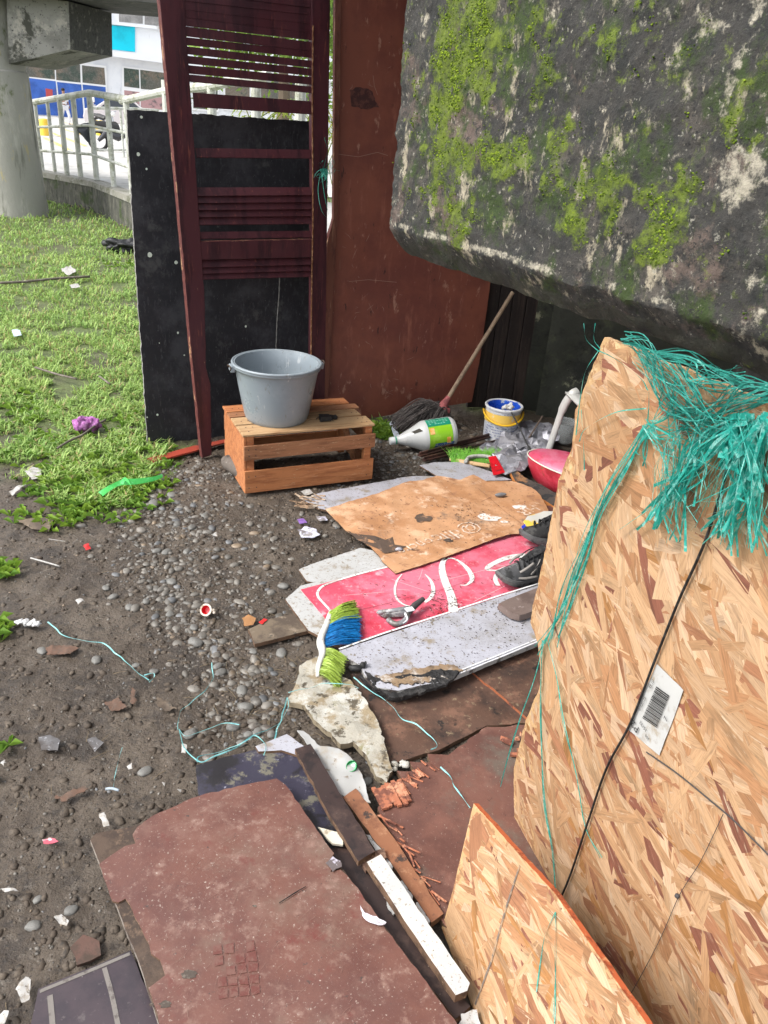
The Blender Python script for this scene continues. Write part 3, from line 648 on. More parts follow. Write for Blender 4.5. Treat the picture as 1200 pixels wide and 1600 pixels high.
def slabP(P, px, th, mi=(0, 1), off=0., rag=0, seed=1):   # polygon in plane, front at off, extruded backwards
    pts = []
    for i in range(len(px)):
        a, b = P.hit(*px[i][:2], off), P.hit(*px[(i+1) % len(px)][:2], off); n = max(1, int((b-a).length/.012)) if rag else 1; d = (b-a).normalized().cross(P.n)
        for k in range(n):
            q = a.lerp(b, k/n)
            if rag and k: q = q+d*(rag*(fbm(q*30+Vector((seed, 0, 0)))))
            pts.append(q)
    n = len(pts); mb = MB(); bk = [p-P.n*th for p in pts]
    mb.add(pts+bk, [tuple(range(n-1, -1, -1)), tuple(range(n, 2*n))], 0); 
    mb.f += [(i, (i+1) % n, n+(i+1) % n, n+i) for i in range(n)]; mb.m += [1]*n; return mb
# black board, with pale discs painted on for light through its holes
bb = thing('black_board', 'black painted plywood board standing behind the shutter door, dotted with pale discs painted for light through its holes', 'board', BD.o)
obj('board_face', slabP(BD, [(198, 171), (262, 175), (490, 190), (496, 640), (480, 680), (231, 693), (222, 560), (212, 420), (205, 300)], .018, rag=.004), [BLK, GREYE], bb)
mb = MB(); C0 = [(221, 183, .006), (216, 241, .008), (229, 264, .005), (234, 398, .012), (275, 410, .009), (278, 520, .006), (249, 536, .003), (384, 510, .006), (246, 648, .006), (230, 652, .004), (288, 555, .004)]
for x, y, r in C0:
    c = BD.hit(x, y, .0015); mb.add([c+BD.u*r*math.cos(a)*rnd.uniform(.75, 1.1)+BD.v*r*math.sin(a) for a in np.linspace(0, 6.28, 9)[:-1]], [tuple(range(7, -1, -1))])
obj('hole', mb, mat('pale_hole', (.62, .68, .58), bump=None), bb, label='pale discs painted as light showing through drilled holes', kind='stuff')  # pale_hole: light through the holes, painted on flat discs
# shutter door
dr = thing('shutter_door', 'maroon louvred shutter door standing on end with several slats missing', 'door', foot)
obj('stile', slabP(DP, [(244, -60), (284, -60), (320, 470), (322, 575), (329, 600), (331, 711), (316, 716), (300, 560), (268, 200)], .035, rag=.0015), [MARD, MARE], dr, bevel=.002)
obj('stile', slabP(DP, [(487, -60), (517, -60), (512, 300), (507, 655), (486, 652), (489, 300)], .035), [MARD, MARD], dr, bevel=.002)
obj('rail', slabP(DP, [(311, 378), (489, 374), (488, 402), (314, 406)], .03, off=-.003), [MARD, MARE], dr, bevel=.002)
def louvre(xl, yl, xr, yr, hgt, tilt=.6, shift=0):
    a, b = DP.hit(xl, yl, -.016), DP.hit(xr, yr, -.016); d = (b-a).normalized(); k = DP.v*math.cos(tilt)+DP.n*-math.sin(tilt)
    mb = MB(); mb.box((a+b)/2, ((b-a).length, hgt, .006), d, k, d.cross(k), jit=.0006); obj('slat', mb, MARD, dr)
def lx(y): return 284+(y+60)*.0645
def ryo(y): return y+float(np.interp(y, [-20, 40, 80, 150, 239], [25, 24, 21, 14, 3]))
for y, h in ((-22, .038), (-8, .038), (6, .036), (20, .031), (34, .0275), (49, .034), (64, .0265), (78.5, .0265), (93.5, .0265), (108, .029)):
    yy = y+rnd.uniform(-.4, .4); louvre(lx(yy)-1, yy, 490, ryo(yy)+rnd.uniform(-1.3, 1.3), h, rnd.uniform(.02, .12))
louvre(lx(124)-1, 122, 490, ryo(122)+2, .026, .25)
louvre(302, 156, 490, 169, .052, .1)
louvre(306, 239, 489, 241, .036, .3)
for y in (300, 311, 322, 333, 345): louvre(lx(y), y, 488, y-1, .036, .5)
louvre(lx(367), 368, 488, 366, .03, .45)
for y in (411, 421, 430): louvre(lx(y), y+1, 486, y-3, .034, .5)
# twisted rusty cord along the right stile, grey cord in the opening
def rope(P, px, r, m_, name, off, lab, strands=2):
    base = [P.hit(x, y, off) for x, y in px]; path = smoothpath(base, 26); mb = MB()
    for s_ in range(strands):
        pts = []; L = 0
        for i, p in enumerate(path):
            if i: L += (p-path[i-1]).length
            t = L/.012+s_*2*math.pi/strands; pts.append(p+P.u*math.cos(t)*r*.7+P.n*math.sin(t)*r*.7)
        mb.tube(pts, r, 5)
    return obj(name, mb, m_, label=lab, cat='rope', smooth='all')
rope(DP, [(489, 40), (488, 180), (489, 330), (487, 450), (486, 560)], .0026, mat('rusty_cord', (.16, .07, .03), [((.3, .17, .09), 60, .5, .65)], rough=.8), 'cord', .008, 'thin rust brown twisted cord hanging down the right stile of the shutter')
for a in (0,): rope(BD, [(437, 425), (436, 460), (433, 500), (431, 552)], .0020, mat('grey_cord', (.18, .18, .17)), 'cord', .02, 'thin grey cord hanging in the open lower part of the shutter')
# green twine knot on the shutter
TEAL = mat('teal_twine', (.035, .42, .345), [((.012, .28, .235), 40, .5, .65), ((.30, .62, .56), 60, .50, .68)], rough=.35, bump=None, transl=.45, spec=.5)  # the pale layer paints whitish highlights into the twine colour
mb = MB(); c = DP.hit(506, 268, .02)
for k in range(34):
    a = rnd.uniform(0, 6.28); L = rnd.uniform(.02, .055); pts = [c+Vector([rnd.gauss(0, .006) for _ in range(3)])]
    for _ in range(3): pts.append(pts[-1]+(DP.u*math.cos(a)+DP.v*math.sin(a))*L/2+DP.n*rnd.uniform(-.01, .012)); a += rnd.uniform(-1.2, 1.2)
    mb.ribbon(smoothpath(pts, 4), .0022, DP.n, tw=2)
for q in ([(506, 262), (511, 235), (507, 215)], [(500, 272), (497, 300), (503, 330), (516, 345)], [(503, 275), (507, 305), (514, 338)], [(508, 265), (520, 250), (522, 258)], [(506, 270), (520, 272)]):
    mb.ribbon(smoothpath([DP.hit(x, y, .018) for x, y in q], 8), .0026, DP.n, tw=2)
obj('twine_knot', mb, mat('green_twine', (.03, .30, .22), [((.12, .42, .34), 50, .5, .6)], rough=.4, bump=None), label='tangled green twine knotted at the right edge of the shutter', cat='twine')
# maroon panel
PANM = mat('maroon_panel', (.215, .070, .044), [((.15, .046, .034), 2.2, .4, .68, (1, 1, 1)), ((.27, .10, .065), 4, .55, .75, (3, 3, .7)), ((.33, .17, .12), 7, .64, .72, (2.5, 2.5, 1), 9), ((.34, .2, .14), 60, .72, .77, (1, 1, .3)), ((.05, .02, .018), 30, .66, .74, (1, 1, .3))], rough=.42, bump=(.15, 70, (1, 1, .2), .002), spec=.4)
pn = thing('maroon_panel', 'tall scuffed maroon plywood panel beside the shutter door', 'panel', PP.o)
obj('panel_face', slabP(PP, [(523, -70), (800, -70), (768, 430), (750, 560), (737, 628), (640, 644), (566, 655), (545, 636), (503, 624), (511, 370), (521, 340)], .02, rag=.0015), [PANM, MARE], pn)
mb = slabP(PP, [(524, -70), (535, -70), (528, 330), (513, 624), (502, 623), (511, 380), (521, 340)], .03, off=.014); obj('batten', mb, [mat('maroon_batten', (.15, .055, .035), [((.28, .15, .09), 30, .55, .7, (1, 1, .1)), ((.08, .025, .02), 12, .5, .7, (1, 1, .3))], rough=.55), MARE], pn, bevel=.002)
# handle hole plate with scratches
mb = slabP(PP, [(546, 140), (560, 136), (582, 143), (586, 158), (592, 168), (572, 171), (549, 166)], .002, off=.0015, rag=.012); obj('patch', mb, mat('gouge_dark', (.055, .022, .02), [((.12, .045, .035), 40, .45, .62)], rough=.5), pn, label='dark gouged patch near the top of the panel')
mb = MB()
for k in range(46):
    x, y = rnd.choice([(535, 420), (560, 400), (575, 520), (560, 480), (620, 470), (720, 480), (600, 590), (640, 600), (690, 420), (570, 600), (580, 110)]); x += rnd.gauss(0, 16); y += rnd.gauss(0, 25)
    if x > 740 or x < 530: continue
    a = PP.hit(x, y, .002); dx, dy = rnd.gauss(0, .02), rnd.gauss(0, .03); b = a+PP.u*dx+PP.v*dy; mid = (a+b)/2+PP.u*rnd.gauss(0, .004)
    mb.ribbon([a, mid, b], [.0006, rnd.uniform(.001, .002), .0005], PP.n)
for q in ([(583, 118), (585, 135), (590, 148)], [(545, 440), (575, 437), (620, 441)], [(522, 240), (560, 245), (590, 238), (606, 243)]): mb.ribbon([PP.hit(x, y, .0025) for x, y in q], .0015, PP.n)
obj('scratches', mb, mat('scratch', (.38, .26, .2), bump=None), pn, kind='stuff')
# dark planks behind the mop handle, and dark wall
QP = Plane(PP.at(PP.uv(748, 600)[0]+.01, 0, -.05), (.96, .28, 0))
pk = thing('dark_planks', 'row of blackened vertical planks behind the mop handle', 'planks', QP.at(0.1, 0))
DPM = mat('blackened_wood', (.022, .016, .014), [((.05, .035, .028), 6, .5, .7, (4, 4, .3)), ((.10, .08, .06), 30, .68, .76, (2, 2, .3))], rough=.7, bump=(.3, 60, (1, 1, .1), .003))
for i, (u0, u1) in enumerate(((-.04, .075), (.08, .16), (.165, .25), (.255, .36))):
    mb = MB(); mb.hexa([QP.at(u, 0 if i != 1 else -.02, n) for u, n in ((u0, 0), (u1, 0), (u1, -.03), (u0, -.03))]+[QP.at(u, 2.25, n) for u, n in ((u0, 0), (u1, 0), (u1, -.03), (u0, -.03))])
    o = obj('plank', mb, DPM, pk, bevel=.003)
QW = Plane(QP.at(.37, 0, .12), (.97, -.25, 0))
mb = MB(); nu, nv_ = 70, 60
vs = [QW.at(2.2*i/nu, -.1+2.4*j/nv_, .03*fbm((i*.13, j*.13, 2))) for j in range(nv_+1) for i in range(nu+1)]
mb.add(vs, [(j*(nu+1)+i, j*(nu+1)+i+1, (j+1)*(nu+1)+i+1, (j+1)*(nu+1)+i) for j in range(nv_) for i in range(nu)])
mb.box(QW.at(.8, 1.1, -.16), (3.2, .16, 2.5), QW.u, QW.n, QW.v)
obj('back_wall', mb, mat('dark_moss_wall', (.030, .032, .024), [((.055, .06, .035), 4, .5, .7), ((.20, .20, .13), 3.0, .66, .74), ((.015, .016, .013), 8, .5, .7)], rough=.85, bump=(.6, 30, (1, 1, 1), .01)), label='dark mossy concrete wall at the back of the shelter', cat='wall', smooth='all')
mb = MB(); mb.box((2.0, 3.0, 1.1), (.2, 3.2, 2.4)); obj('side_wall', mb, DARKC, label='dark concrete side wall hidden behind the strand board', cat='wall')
mb = MB(); mb.hexa([(.1+.3, 2.6, 2.28), (1.2, .9, 2.28), (3.2, .9, 2.28), (3.2, 5.4, 2.28), (.4, 2.6, 2.45), (1.2, .9, 2.45), (3.2, .9, 2.45), (3.2, 5.4, 2.45)]); mb.hexa([(.2, 2.65, 2.281), (3.2, 5.41, 2.281), (3.2, 5.5, 2.281), (-.3, 4.85, 2.281), (.2, 2.65, 2.45), (3.2, 5.41, 2.45), (3.2, 5.5, 2.45), (-.3, 4.85, 2.45)])  # unseen slab, added overhead to shade the door and panel
mb.box((.2, 4.35, 2.78), (3.9, 2.1, .14)); obj('shade_slab', mb, DARKC, label='unseen dark slab added above the shelter to shade it', cat='slab')

# ================================================================== MOSSY BEAM
fa, fb = Vector((-.057, 2.40, 1.27)), Vector((.62, 1.27, 1.27)); BE = Plane(fa, fb-fa)
Lb = 2.05; step = .008; nu = int(Lb/step)
prof = [(-.34, 1.225), (-.26, 1.215), (-.18, 1.207), (-.12, 1.2), (-.07, 1.197), (-.058, 1.197), (-.050, 1.206), (-.041, 1.217), (-.032, 1.228), (-.023, 1.24), (-.013, 1.252), (-.004, 1.264)]
prof += [(0, 1.27+k*step) for k in range(int(1.03/step))]; prof += [(-.03, 2.3), (-.34, 2.3)]
blobs = [(735, 60, 60, 90, 1.2), (700, 130, 30, 60, 1.2), (700, 260, 45, 60, .9), (780, 250, 50, 40, .9), (720, 340, 25, 40, 1.0), (850, 120, 30, 90, .5), (930, 290, 50, 40, .9), (900, 350, 30, 30, .9), (1050, 330, 50, 50, 1.0), (1010, 390, 30, 30, .9), (1020, 120, 60, 60, .35), (950, 60, 60, 50, .5), (1150, 170, 20, 60, .7), (690, 180, 30, 40, .7), (860, 230, 60, 60, .5), (820, 50, 60, 60, .5), (620, 20, 10, 10, .2)]
pale = [(1150, 270, 45, 55, 1.3), (1145, 130, 12, 60, 1.0), (1110, 40, 40, 30, .9), (1180, 10, 20, 30, 1), (870, 90, 20, 30, .7), (870, 20, 30, 25, .8), (1060, 85, 30, 25, .7), (800, 145, 12, 15, .8), (830, 160, 10, 15, .7), (610, 320, 9, 25, 1.0), (1000, 440, 60, 30, .6), (1160, 480, 40, 50, .7), (670, 25, 30, 14, .7), (610, 200, 8, 60, .6)]
def conv(l):
    o = []
    for x, y, sx, sy, k in l:
        u, v = BE.uv(x, y); u2, _ = BE.uv(x+sx, y); _, v2 = BE.uv(x, y+sy); o.append((u, v, abs(u2-u)+.004, abs(v2-v)+.004, k))
    return o
mbl, pbl = conv(blobs), conv(pale)
def field(l, u, v): return max([k*math.exp(-((u-a)/(sx*1.1))**2-((v-b)/(sy*1.1))**2) for a, b, sx, sy, k in l]+[0])
mb = MB(); C = []; npf = len(prof)
for j, (n_, z) in enumerate(prof):
    for i in range(nu+1):
        u = i*step; v = z-1.27; q = Vector((u*6, z*6, n_*6)); face = 3 <= j < npf-2
        d = (.006*fbm(q, 3)+.003*fbm(q*4, 3)+.0028*fbm(q*14, 3)) if face else 0
        uu = u
        if i < 3: uu += .018*fbm((z*9, 3, 1), 5)+.008*fbm((z*30, 1, 1), 3); d -= .012*(2-i)/2
        mo = 0 if j < 8 else field(mbl, u, v); pa = field(pbl, u, v) if j > 9 else 0
        lip = math.exp(-((v-.012)/.013)**2)*(1 if u < .75 else .55)*smooth(-.7, .0, fbm((u*9, 1, 4)))
        mo = .9*smooth(.18, .8, mo*.95+.5*fbm((u*15, v*15, 1), 5)+.05); pa = .75*smooth(.35, .95, max(pa*.85, lip*1.0)+.5*fbm((u*13, v*9, 7), 5))
        dk_ = .9 if j < 9 else (.35 if j < 11 else 0)  # downturned bevel and underside: shade painted into the dark mask
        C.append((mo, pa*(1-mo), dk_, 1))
        if face: d += .007*mo*(.5+.5*noise.noise(q*30))
        zz = z+(.010*fbm((u*7, 2, 1), 3) if 3 <= j <= 14 else 0)+(.04*max(0, u-.9) if 0 else 0)
        mb.v.append(tuple(BE.at(uu, zz-1.27, n_+d)))
mb.f = [(j*(nu+1)+i, j*(nu+1)+i+1, (j+1)*(nu+1)+i+1, (j+1)*(nu+1)+i) for j in range(npf-1) for i in range(nu)]
mb.f += [tuple(j*(nu+1) for j in range(npf))[::1], tuple(j*(nu+1)+nu for j in range(npf))[::-1]]; mb.m = [0]*len(mb.f)
def beam_mat():
    M = mat('beam_concrete', (.038, .036, .033), [((.085, .074, .062), 7, .5, .76), ((.022, .023, .022), 12, .46, .66), ((.34, .30, .22), 8, .58, .68, (1.4, 1.4, .8), 10), ((.105, .078, .065), 4.5, .54, .66), ((.030, .048, .012), 8, .50, .66, (1, 1, .8), 9), ((.26, .25, .21), 70, .62, .74), ((.02, .02, .02), 100, .56, .66)], rough=.85, bump=(.8, 45, (1, 1, 1), .008), bump2=(.8, 190, (1, 1, 1), .003))
    t = M.node_tree; L = t.links.new; P = t.nodes['Principled BSDF']; src = P.inputs['Base Color'].links[0].from_socket
    a = N(t, 'ShaderNodeAttribute', attribute_name='col'); sp = N(t, 'ShaderNodeSeparateColor'); L(a.outputs['Color'], sp.inputs[0]); tc = N(t, 'ShaderNodeTexCoord')
    def nz(s_, lo, hi, c1, c2):
        n = N(t, 'ShaderNodeTexNoise'); n.inputs['Scale'].default_value = s_; n.inputs['Detail'].default_value = 10; n.inputs['Roughness'].default_value = .75; L(tc.outputs['Object'], n.inputs['Vector'])
        r = N(t, 'ShaderNodeMapRange'); r.inputs[1].default_value = lo; r.inputs[2].default_value = hi; L(n.outputs['Fac'], r.inputs[0]); m_ = N(t, 'ShaderNodeMix', data_type='RGBA'); L(r.outputs[0], m_.inputs[0]); m_.inputs[6].default_value = (*c1, 1); m_.inputs[7].default_value = (*c2, 1); return n, m_.outputs[2]
    def blend(fac, gain, noise_, src, dst):
        ad = N(t, 'ShaderNodeMath', operation='MULTIPLY_ADD'); L(noise_.outputs['Fac'], ad.inputs[0]); ad.inputs[1].default_value = 4.2; ad.inputs[2].default_value = -2.1
        s2 = N(t, 'ShaderNodeMath', operation='ADD'); L(fac, s2.inputs[0]); L(ad.outputs[0], s2.inputs[1])
        r = N(t, 'ShaderNodeMapRange', interpolation_type='SMOOTHSTEP'); r.inputs[1].default_value = .28; r.inputs[2].default_value = .95; L(s2.outputs[0], r.inputs[0])
        mlt = N(t, 'ShaderNodeMath', operation='MULTIPLY'); L(r.outputs[0], mlt.inputs[0]); mlt.inputs[1].default_value = gain
        m_ = N(t, 'ShaderNodeMix', data_type='RGBA'); L(mlt.outputs[0], m_.inputs[0]); L(src, m_.inputs[6]); L(dst, m_.inputs[7]); return m_.outputs[2]
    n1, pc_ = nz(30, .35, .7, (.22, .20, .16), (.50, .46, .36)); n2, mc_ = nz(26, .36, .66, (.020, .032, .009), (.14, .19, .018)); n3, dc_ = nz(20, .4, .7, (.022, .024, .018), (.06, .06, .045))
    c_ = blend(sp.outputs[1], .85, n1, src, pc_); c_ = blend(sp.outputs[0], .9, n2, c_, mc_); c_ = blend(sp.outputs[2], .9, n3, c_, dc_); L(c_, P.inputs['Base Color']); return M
bm_ = thing('mossy_beam', 'massive weathered concrete beam with green moss overhanging the strand board', 'beam', BE.at(.6, 0))
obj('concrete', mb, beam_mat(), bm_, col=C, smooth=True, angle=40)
mb = MB(); C = []; k = 0
while k < 8200:
    u, v = rnd.uniform(0, 1.25), rnd.uniform(.0, .75); f_ = field(mbl, u, v)*.8+.6*fbm((u*15, v*15, 1), 5)+.25*noise.noise(Vector((u*60, v*60, 3)))
    if f_ < .40+rnd.random()*.5: continue
    r = rnd.uniform(.0010, .0034)*(1.1 if f_ > .8 else .8); q = Vector((u*6, (v+1.27)*6, 0)); d = .006*fbm(q, 3)+.003*fbm(q*4, 3)+.0028*fbm(q*14, 3)+.002
    mb.ball(BE.at(u, v, d), r, 1, sc=(1, 1, .8), nz=.3); t = rnd.random()**1.5*(.4+.8*min(1, f_)); C += [(.04+.15*t, .07+.19*t, .010+.015*t, 1)]*len(ICO[1][0]); k += 1
obj('moss', mb, mat('moss_tuft', (1, 1, 1), rough=.9, bump=None, attr='col', spec=.1), bm_, col=C, kind='stuff', label='bright green moss growing in tufts')

# ================================================================== STRAND BOARDS (OSB)
def inside(poly, x, y):
    r = False; j = len(poly)-1
    for i in range(len(poly)):
        a, b = poly[i], poly[j]
        if (a[1] > y) != (b[1] > y) and x < (b[0]-a[0])*(y-a[1])/(b[1]-a[1])+a[0]: r = not r
        j = i
    return r
def osb_mat():
    M = mat('wood_strand', (1, 1, 1), [((.74,), 10, .40, .72, (1.2, 22, 1), 6), ((.66,), 40, .50, .74, (.8, 14, 1), 6), ((.70,), 5, .52, .74, (1, 3, 1), 4), ((.46, .36, .25), 14, .60, .76, (1, 9, 1), 6), ((.45,), 26, .72, .80, (1, 5, 1), 4)], rough=.62, bump=(.35, 60, (1.5, 16, 1), .0012), attr='col', uv=True, spec=.3)
    return M
OSBM = osb_mat(); OSBB = mat('strand_base', (.40, .25, .12), [((.26, .13, .06), 25, .5, .6), ((.55, .37, .2), 40, .55, .7)], rough=.7, bump=(.5, 60))
PAL = [((.66, .45, .235), 30), ((.72, .51, .285), 22), ((.60, .38, .185), 22), ((.76, .57, .35), 12), ((.52, .29, .13), 20), ((.42, .21, .10), 11), ((.30, .12, .07), 7), ((.48, .25, .08), 4)]
PAL = [((c[0]*.62+.030, c[1]*.57+.014, c[2]*.58+.010), n) for c, n in PAL]
PALX = [c for c, n in PAL for _ in range(n)]
def strands(poly, P, n, off, ang, spread, lmin, lmax, wmin, wmax, big=0, pale_=1.0, specials=()):
    us = [p[0] for p in poly]; vs = [p[1] for p in poly]; V = []; F = []; C = []; U = []; k = 0; tries = 0
    for s_ in range(n*6):
        if k >= n: break
        u, v = rnd.uniform(min(us), max(us)), rnd.uniform(min(vs), max(vs))
        L = rnd.uniform(lmin, lmax); W_ = rnd.uniform(wmin, wmax); a = ang(u, v)+rnd.gauss(0, spread); ca, sa = math.cos(a), math.sin(a)
        if k < n*.35: L *= 1.3; W_ *= 1.3
        elif k > n*.75: L *= .8; W_ *= .6
        m_ = 7; outline = []
        for i in range(m_):
            t = i/(m_-1); outline.append((-L/2+L*t, -W_/2*(1-.12*abs(rnd.gauss(0, 1)))*(.8 if i in (0, m_-1) else 1)))
        for i in range(m_):
            t = 1-i/(m_-1); outline.append((-L/2+L*t, W_/2*(1-.12*abs(rnd.gauss(0, 1)))*(.8 if i in (0, m_-1) else 1)))
        if rnd.random() < .8:
            sk = rnd.uniform(-.8, .8)*W_; outline = [(x+(sk*y/W_ if abs(x) > L*.4 else 0)+rnd.uniform(-.003, .003)*(abs(x) > L*.4), y) for x, y in outline]
        bow = rnd.uniform(-.05, .05)*L; outline = [(x, y+bow*(1-(2*x/L)**2)) for x, y in outline]
        pts = [(u+x*ca-y*sa, v+x*sa+y*ca) for x, y in outline]
        if not all(inside(poly, *p) for p in (pts[0], pts[3], pts[6], pts[7], pts[10], pts[13])): continue
        V0_ = 0; c = Vector(rnd.choice(PALX))*rnd.uniform(.82, 1.08)*pale_; o = len(V); tq = 1 if lmin > .05 else .25; tl = rnd.uniform(-.002, .002)*tq; tl2 = rnd.uniform(-.012, .012)*tq; h = off+k*(2.2e-7 if n < 3000 and lmin > .05 else 0)+rnd.uniform(0, .00012 if lmin > .05 else .00003)
        for (x, y), (uu, vv) in zip(outline, pts):
            V.append(tuple(P.at(uu, vv, h+x*tl+y*tl2))); U.append((x+o*.013, y+o*.007)); C.append((*c, 1))
        F.append(tuple(range(o, o+14))); k += 1
    return V, F, C, U
def osb(name, label, P, poly, th, n, ang, spread, edge_m, cat='board', **kw):
    t = thing(name, label, cat, P.at(sum(p[0] for p in poly)/len(poly), min(p[1] for p in poly)))
    rag = []
    for i in range(len(poly)):
        a, b = Vector(poly[i]), Vector(poly[(i+1) % len(poly)]); m_ = max(1, int((b-a).length/.006)); d = Vector((b.y-a.y, a.x-b.x)).normalized()
        for k in range(m_):
            q = a.lerp(b, k/m_); rag.append(q+d*kw.get('rag', .003)*fbm((q.x*40, q.y*40, 3), 4))
    m_ = len(rag); mb = MB(); f = [P.at(q.x, q.y, 0) for q in rag]; bk = [P.at(q.x, q.y, -th) for q in rag]
    mb.add(f+bk, [tuple(range(m_)), tuple(range(2*m_-1, m_-1, -1))], 0); mb.f += [(i, m_+i, m_+(i+1) % m_, (i+1) % m_) for i in range(m_)]; mb.m += [1]*m_
    obj('core', mb, [OSBB, edge_m], t)
    kw.pop('rag', None)
    V, F, C, U = strands([(q.x, q.y) for q in rag], P, n, .0004, ang, spread, kw.get('lmin', .09), kw.get('lmax', .29), kw.get('wmin', .018), kw.get('wmax', .062), pale_=kw.get('pale_', 1))
    V2, F2, C2, U2 = strands([(q.x, q.y) for q in rag], P, kw.get('fill', 5200), .0003, ang, spread, .018, .06, .005, .014, pale_=kw.get('pale_', 1))
    o_ = len(V); V += V2; F += [tuple(i+o_ for i in f) for f in F2]; C += C2; U += U2
    mb = MB(); mb.add(V, F); obj('flakes', mb, OSBM, t, kind='stuff', col=C, uvs=U, label='pressed wood strands, pale tan with reddish ones')
    return t
p0 = G(805, 1290); p1 = G(860, 1390); OP = Plane(p0, p1-p0)       # u towards the camera, n to the left
op = [OP.uv(*p) for p in ((945, 527), (925, 575), (900, 640), (893, 700), (873, 750), (850, 870), (832, 950), (829, 972), (842, 1010), (845, 1070), (820, 1130), (803, 1200), (803, 1290))]
op += [(OP.uv(850, 1372)[0], 0), (OP.uv(1100, 1600)[0]+.0, -.01), (1.15, -.01), (1.15, 1.25), (.45, 1.245)]
EDG = mat('osb_edge', (.36, .22, .11), [((.18, .10, .05), 40, .5, .65), ((.5, .34, .2), 70, .55, .65)], rough=.85, bump=(.6, 120, (1, 1, 1), .003))
ob = osb('strand_board', 'tall upright strand board under the mossy beam, tied with black strap', OP, op, .011, 1350, lambda u, v: (-.25 if v < .6 else -.45)+.5*noise.noise(Vector((u*2, v*2, 1))), .55, EDG, rag=.004, fill=7000)
# second piece, lower, leaning on the first
b1 = G(690, 1450); b2 = G(748, 1600); t1 = G(740, 1255, .25)
n_ = (b2-b1).cross(t1-b1).normalized(); 
if n_.x > 0: n_ = -n_
O2 = Plane(b1, b2-b1); O2.n = n_; O2.u = (b2-b1).normalized(); O2.v = (t1-b1)-O2.u*(t1-b1).dot(O2.u); O2.v.normalize()
if O2.u.cross(O2.v).dot(O2.n) < 0: pass
o2 = [O2.uv(740, 1255), O2.uv(722, 1330), O2.uv(708, 1390), (0.0, .0), O2.uv(694, 1470), (.03, 0), (.55, 0)]
te = O2.uv(1010, 1600); te0 = O2.uv(870, 1400); k_ = (te[1]-te0[1])/(te[0]-te0[0]); o2.append((te[0]+.25, te[1]+.25*k_)); o2 += [te, te0]
o2 = [o2[0], o2[1], o2[2], (0, 0), (.55, 0)]+o2[-3:]
REDE = mat('orange_edge', (.42, .10, .035), [((.22, .05, .02), 25, .5, .65), ((.5, .22, .1), 60, .6, .7)], rough=.7, bump=(.5, 90, (1, 1, 1), .002))
osb('strand_board', 'short strand board with orange painted edge leaning in front of the tall one', O2, o2, .013, 430, lambda u, v: .15+.5*noise.noise(Vector((u*3, v*3, 5))), .45, REDE, rag=.0015, pale_=1.02, fill=1500)
# thin dark grey stripe across the second board
mb = MB(); mb.ribbon([O2.hit(x, y, .0022) for x, y in ((812, 1352), (790, 1420), (768, 1500), (742, 1570))], [.004, .005, .005, .004], O2.n); O2m = mat('pencil_grey', (.14, .11, .09), [((.3, .2, .12), 60, .5, .6)], bump=None); obj('grey_stripe', mb, O2m, label='thin dark stripe across the short strand board', cat='marking')  # pencil_grey: plain dark grey of the stripe
# black strap
STR = mat('black_strap', (.010, .010, .010), [((.03, .03, .03), 80, .5, .6)], rough=.45, bump=(.4, 200, (1, 1, 1), .001))
pts = [OP.hit(x, y, .008) for x, y in ((1140, 700), (1131, 752), (1100, 850), (1062, 935), (1022, 1035), (985, 1130), (948, 1200), (920, 1280), (890, 1370), (868, 1420))]
mb = MB(); mb.tube(smoothpath(pts, 12), .0024, 8); 
obj('strap', mb, STR, label='taut black cord running down the strand board from the twine bundle', cat='cord', smooth='all')
# thin wires and nail
WR = mat('thin_wire', (.05, .045, .045), bump=None)
mb = MB(); mb.tube(smoothpath([OP.hit(x, y, .004) for x, y in ((1010, 1175), (1060, 1210), (1115, 1255), (1150, 1285), (1210, 1345))], 6), .0013, 5)
mb.tube(smoothpath([OP.hit(x, y, .005) for x, y in ((1130, 1272), (1095, 1345), (1062, 1398), (1030, 1470), (990, 1545), (955, 1600))], 6), .0006, 4)
mb.ball(OP.hit(1058, 1400, .006), .0045, 2); obj('wire', mb, WR, label='thin dark wire with a nail head on the lower right of the tall strand board', cat='wire')
# barcode label
LB = [(1029, 1037), (1071, 1078), (1033, 1180), (982, 1138)]
def lab_pt(s_, t, off):   # s across, t down along
    a = Vector(OP.uv(*LB[0])); b = Vector(OP.uv(*LB[1])); c = Vector(OP.uv(*LB[2])); d = Vector(OP.uv(*LB[3])); q = a.lerp(b, s_).lerp(d.lerp(c, s_), t); return OP.at(q.x, q.y, off)
lt = thing('paper_label', 'white barcode label stapled to the tall strand board beside the black cord', 'label', OP.hit(1030, 1110))
mb = MB(); nn = 8
vs = [lab_pt(i/nn, j/nn, .0035+.0018*noise.noise(Vector((i*.4, j*.4, 2)))) for j in range(nn+1) for i in range(nn+1)]
mb.add(vs, [(j*9+i, j*9+i+1, (j+1)*9+i+1, (j+1)*9+i) for j in range(nn) for i in range(nn)]); obj('paper', mb, mat('label_paper', (.40, .40, .385), [((.32, .30, .27), 40, .52, .7), ((.3, .26, .2), 12, .6, .74)], bump=None, rough=.6), lt, smooth='all')
mb = MB(); t = .22
while t < .70:
    w_ = rnd.choice((.006, .01, .016)); mb.add([lab_pt(.28, t, .0062), lab_pt(.72, t-.03, .0062), lab_pt(.72, t-.03+w_, .0062), lab_pt(.28, t+w_, .0062)], [(0, 1, 2, 3)]); t += w_+rnd.choice((.006, .01))
INK = mat('black_ink', (.02, .02, .02), bump=None)
obj('barcode', mb, INK, lt)
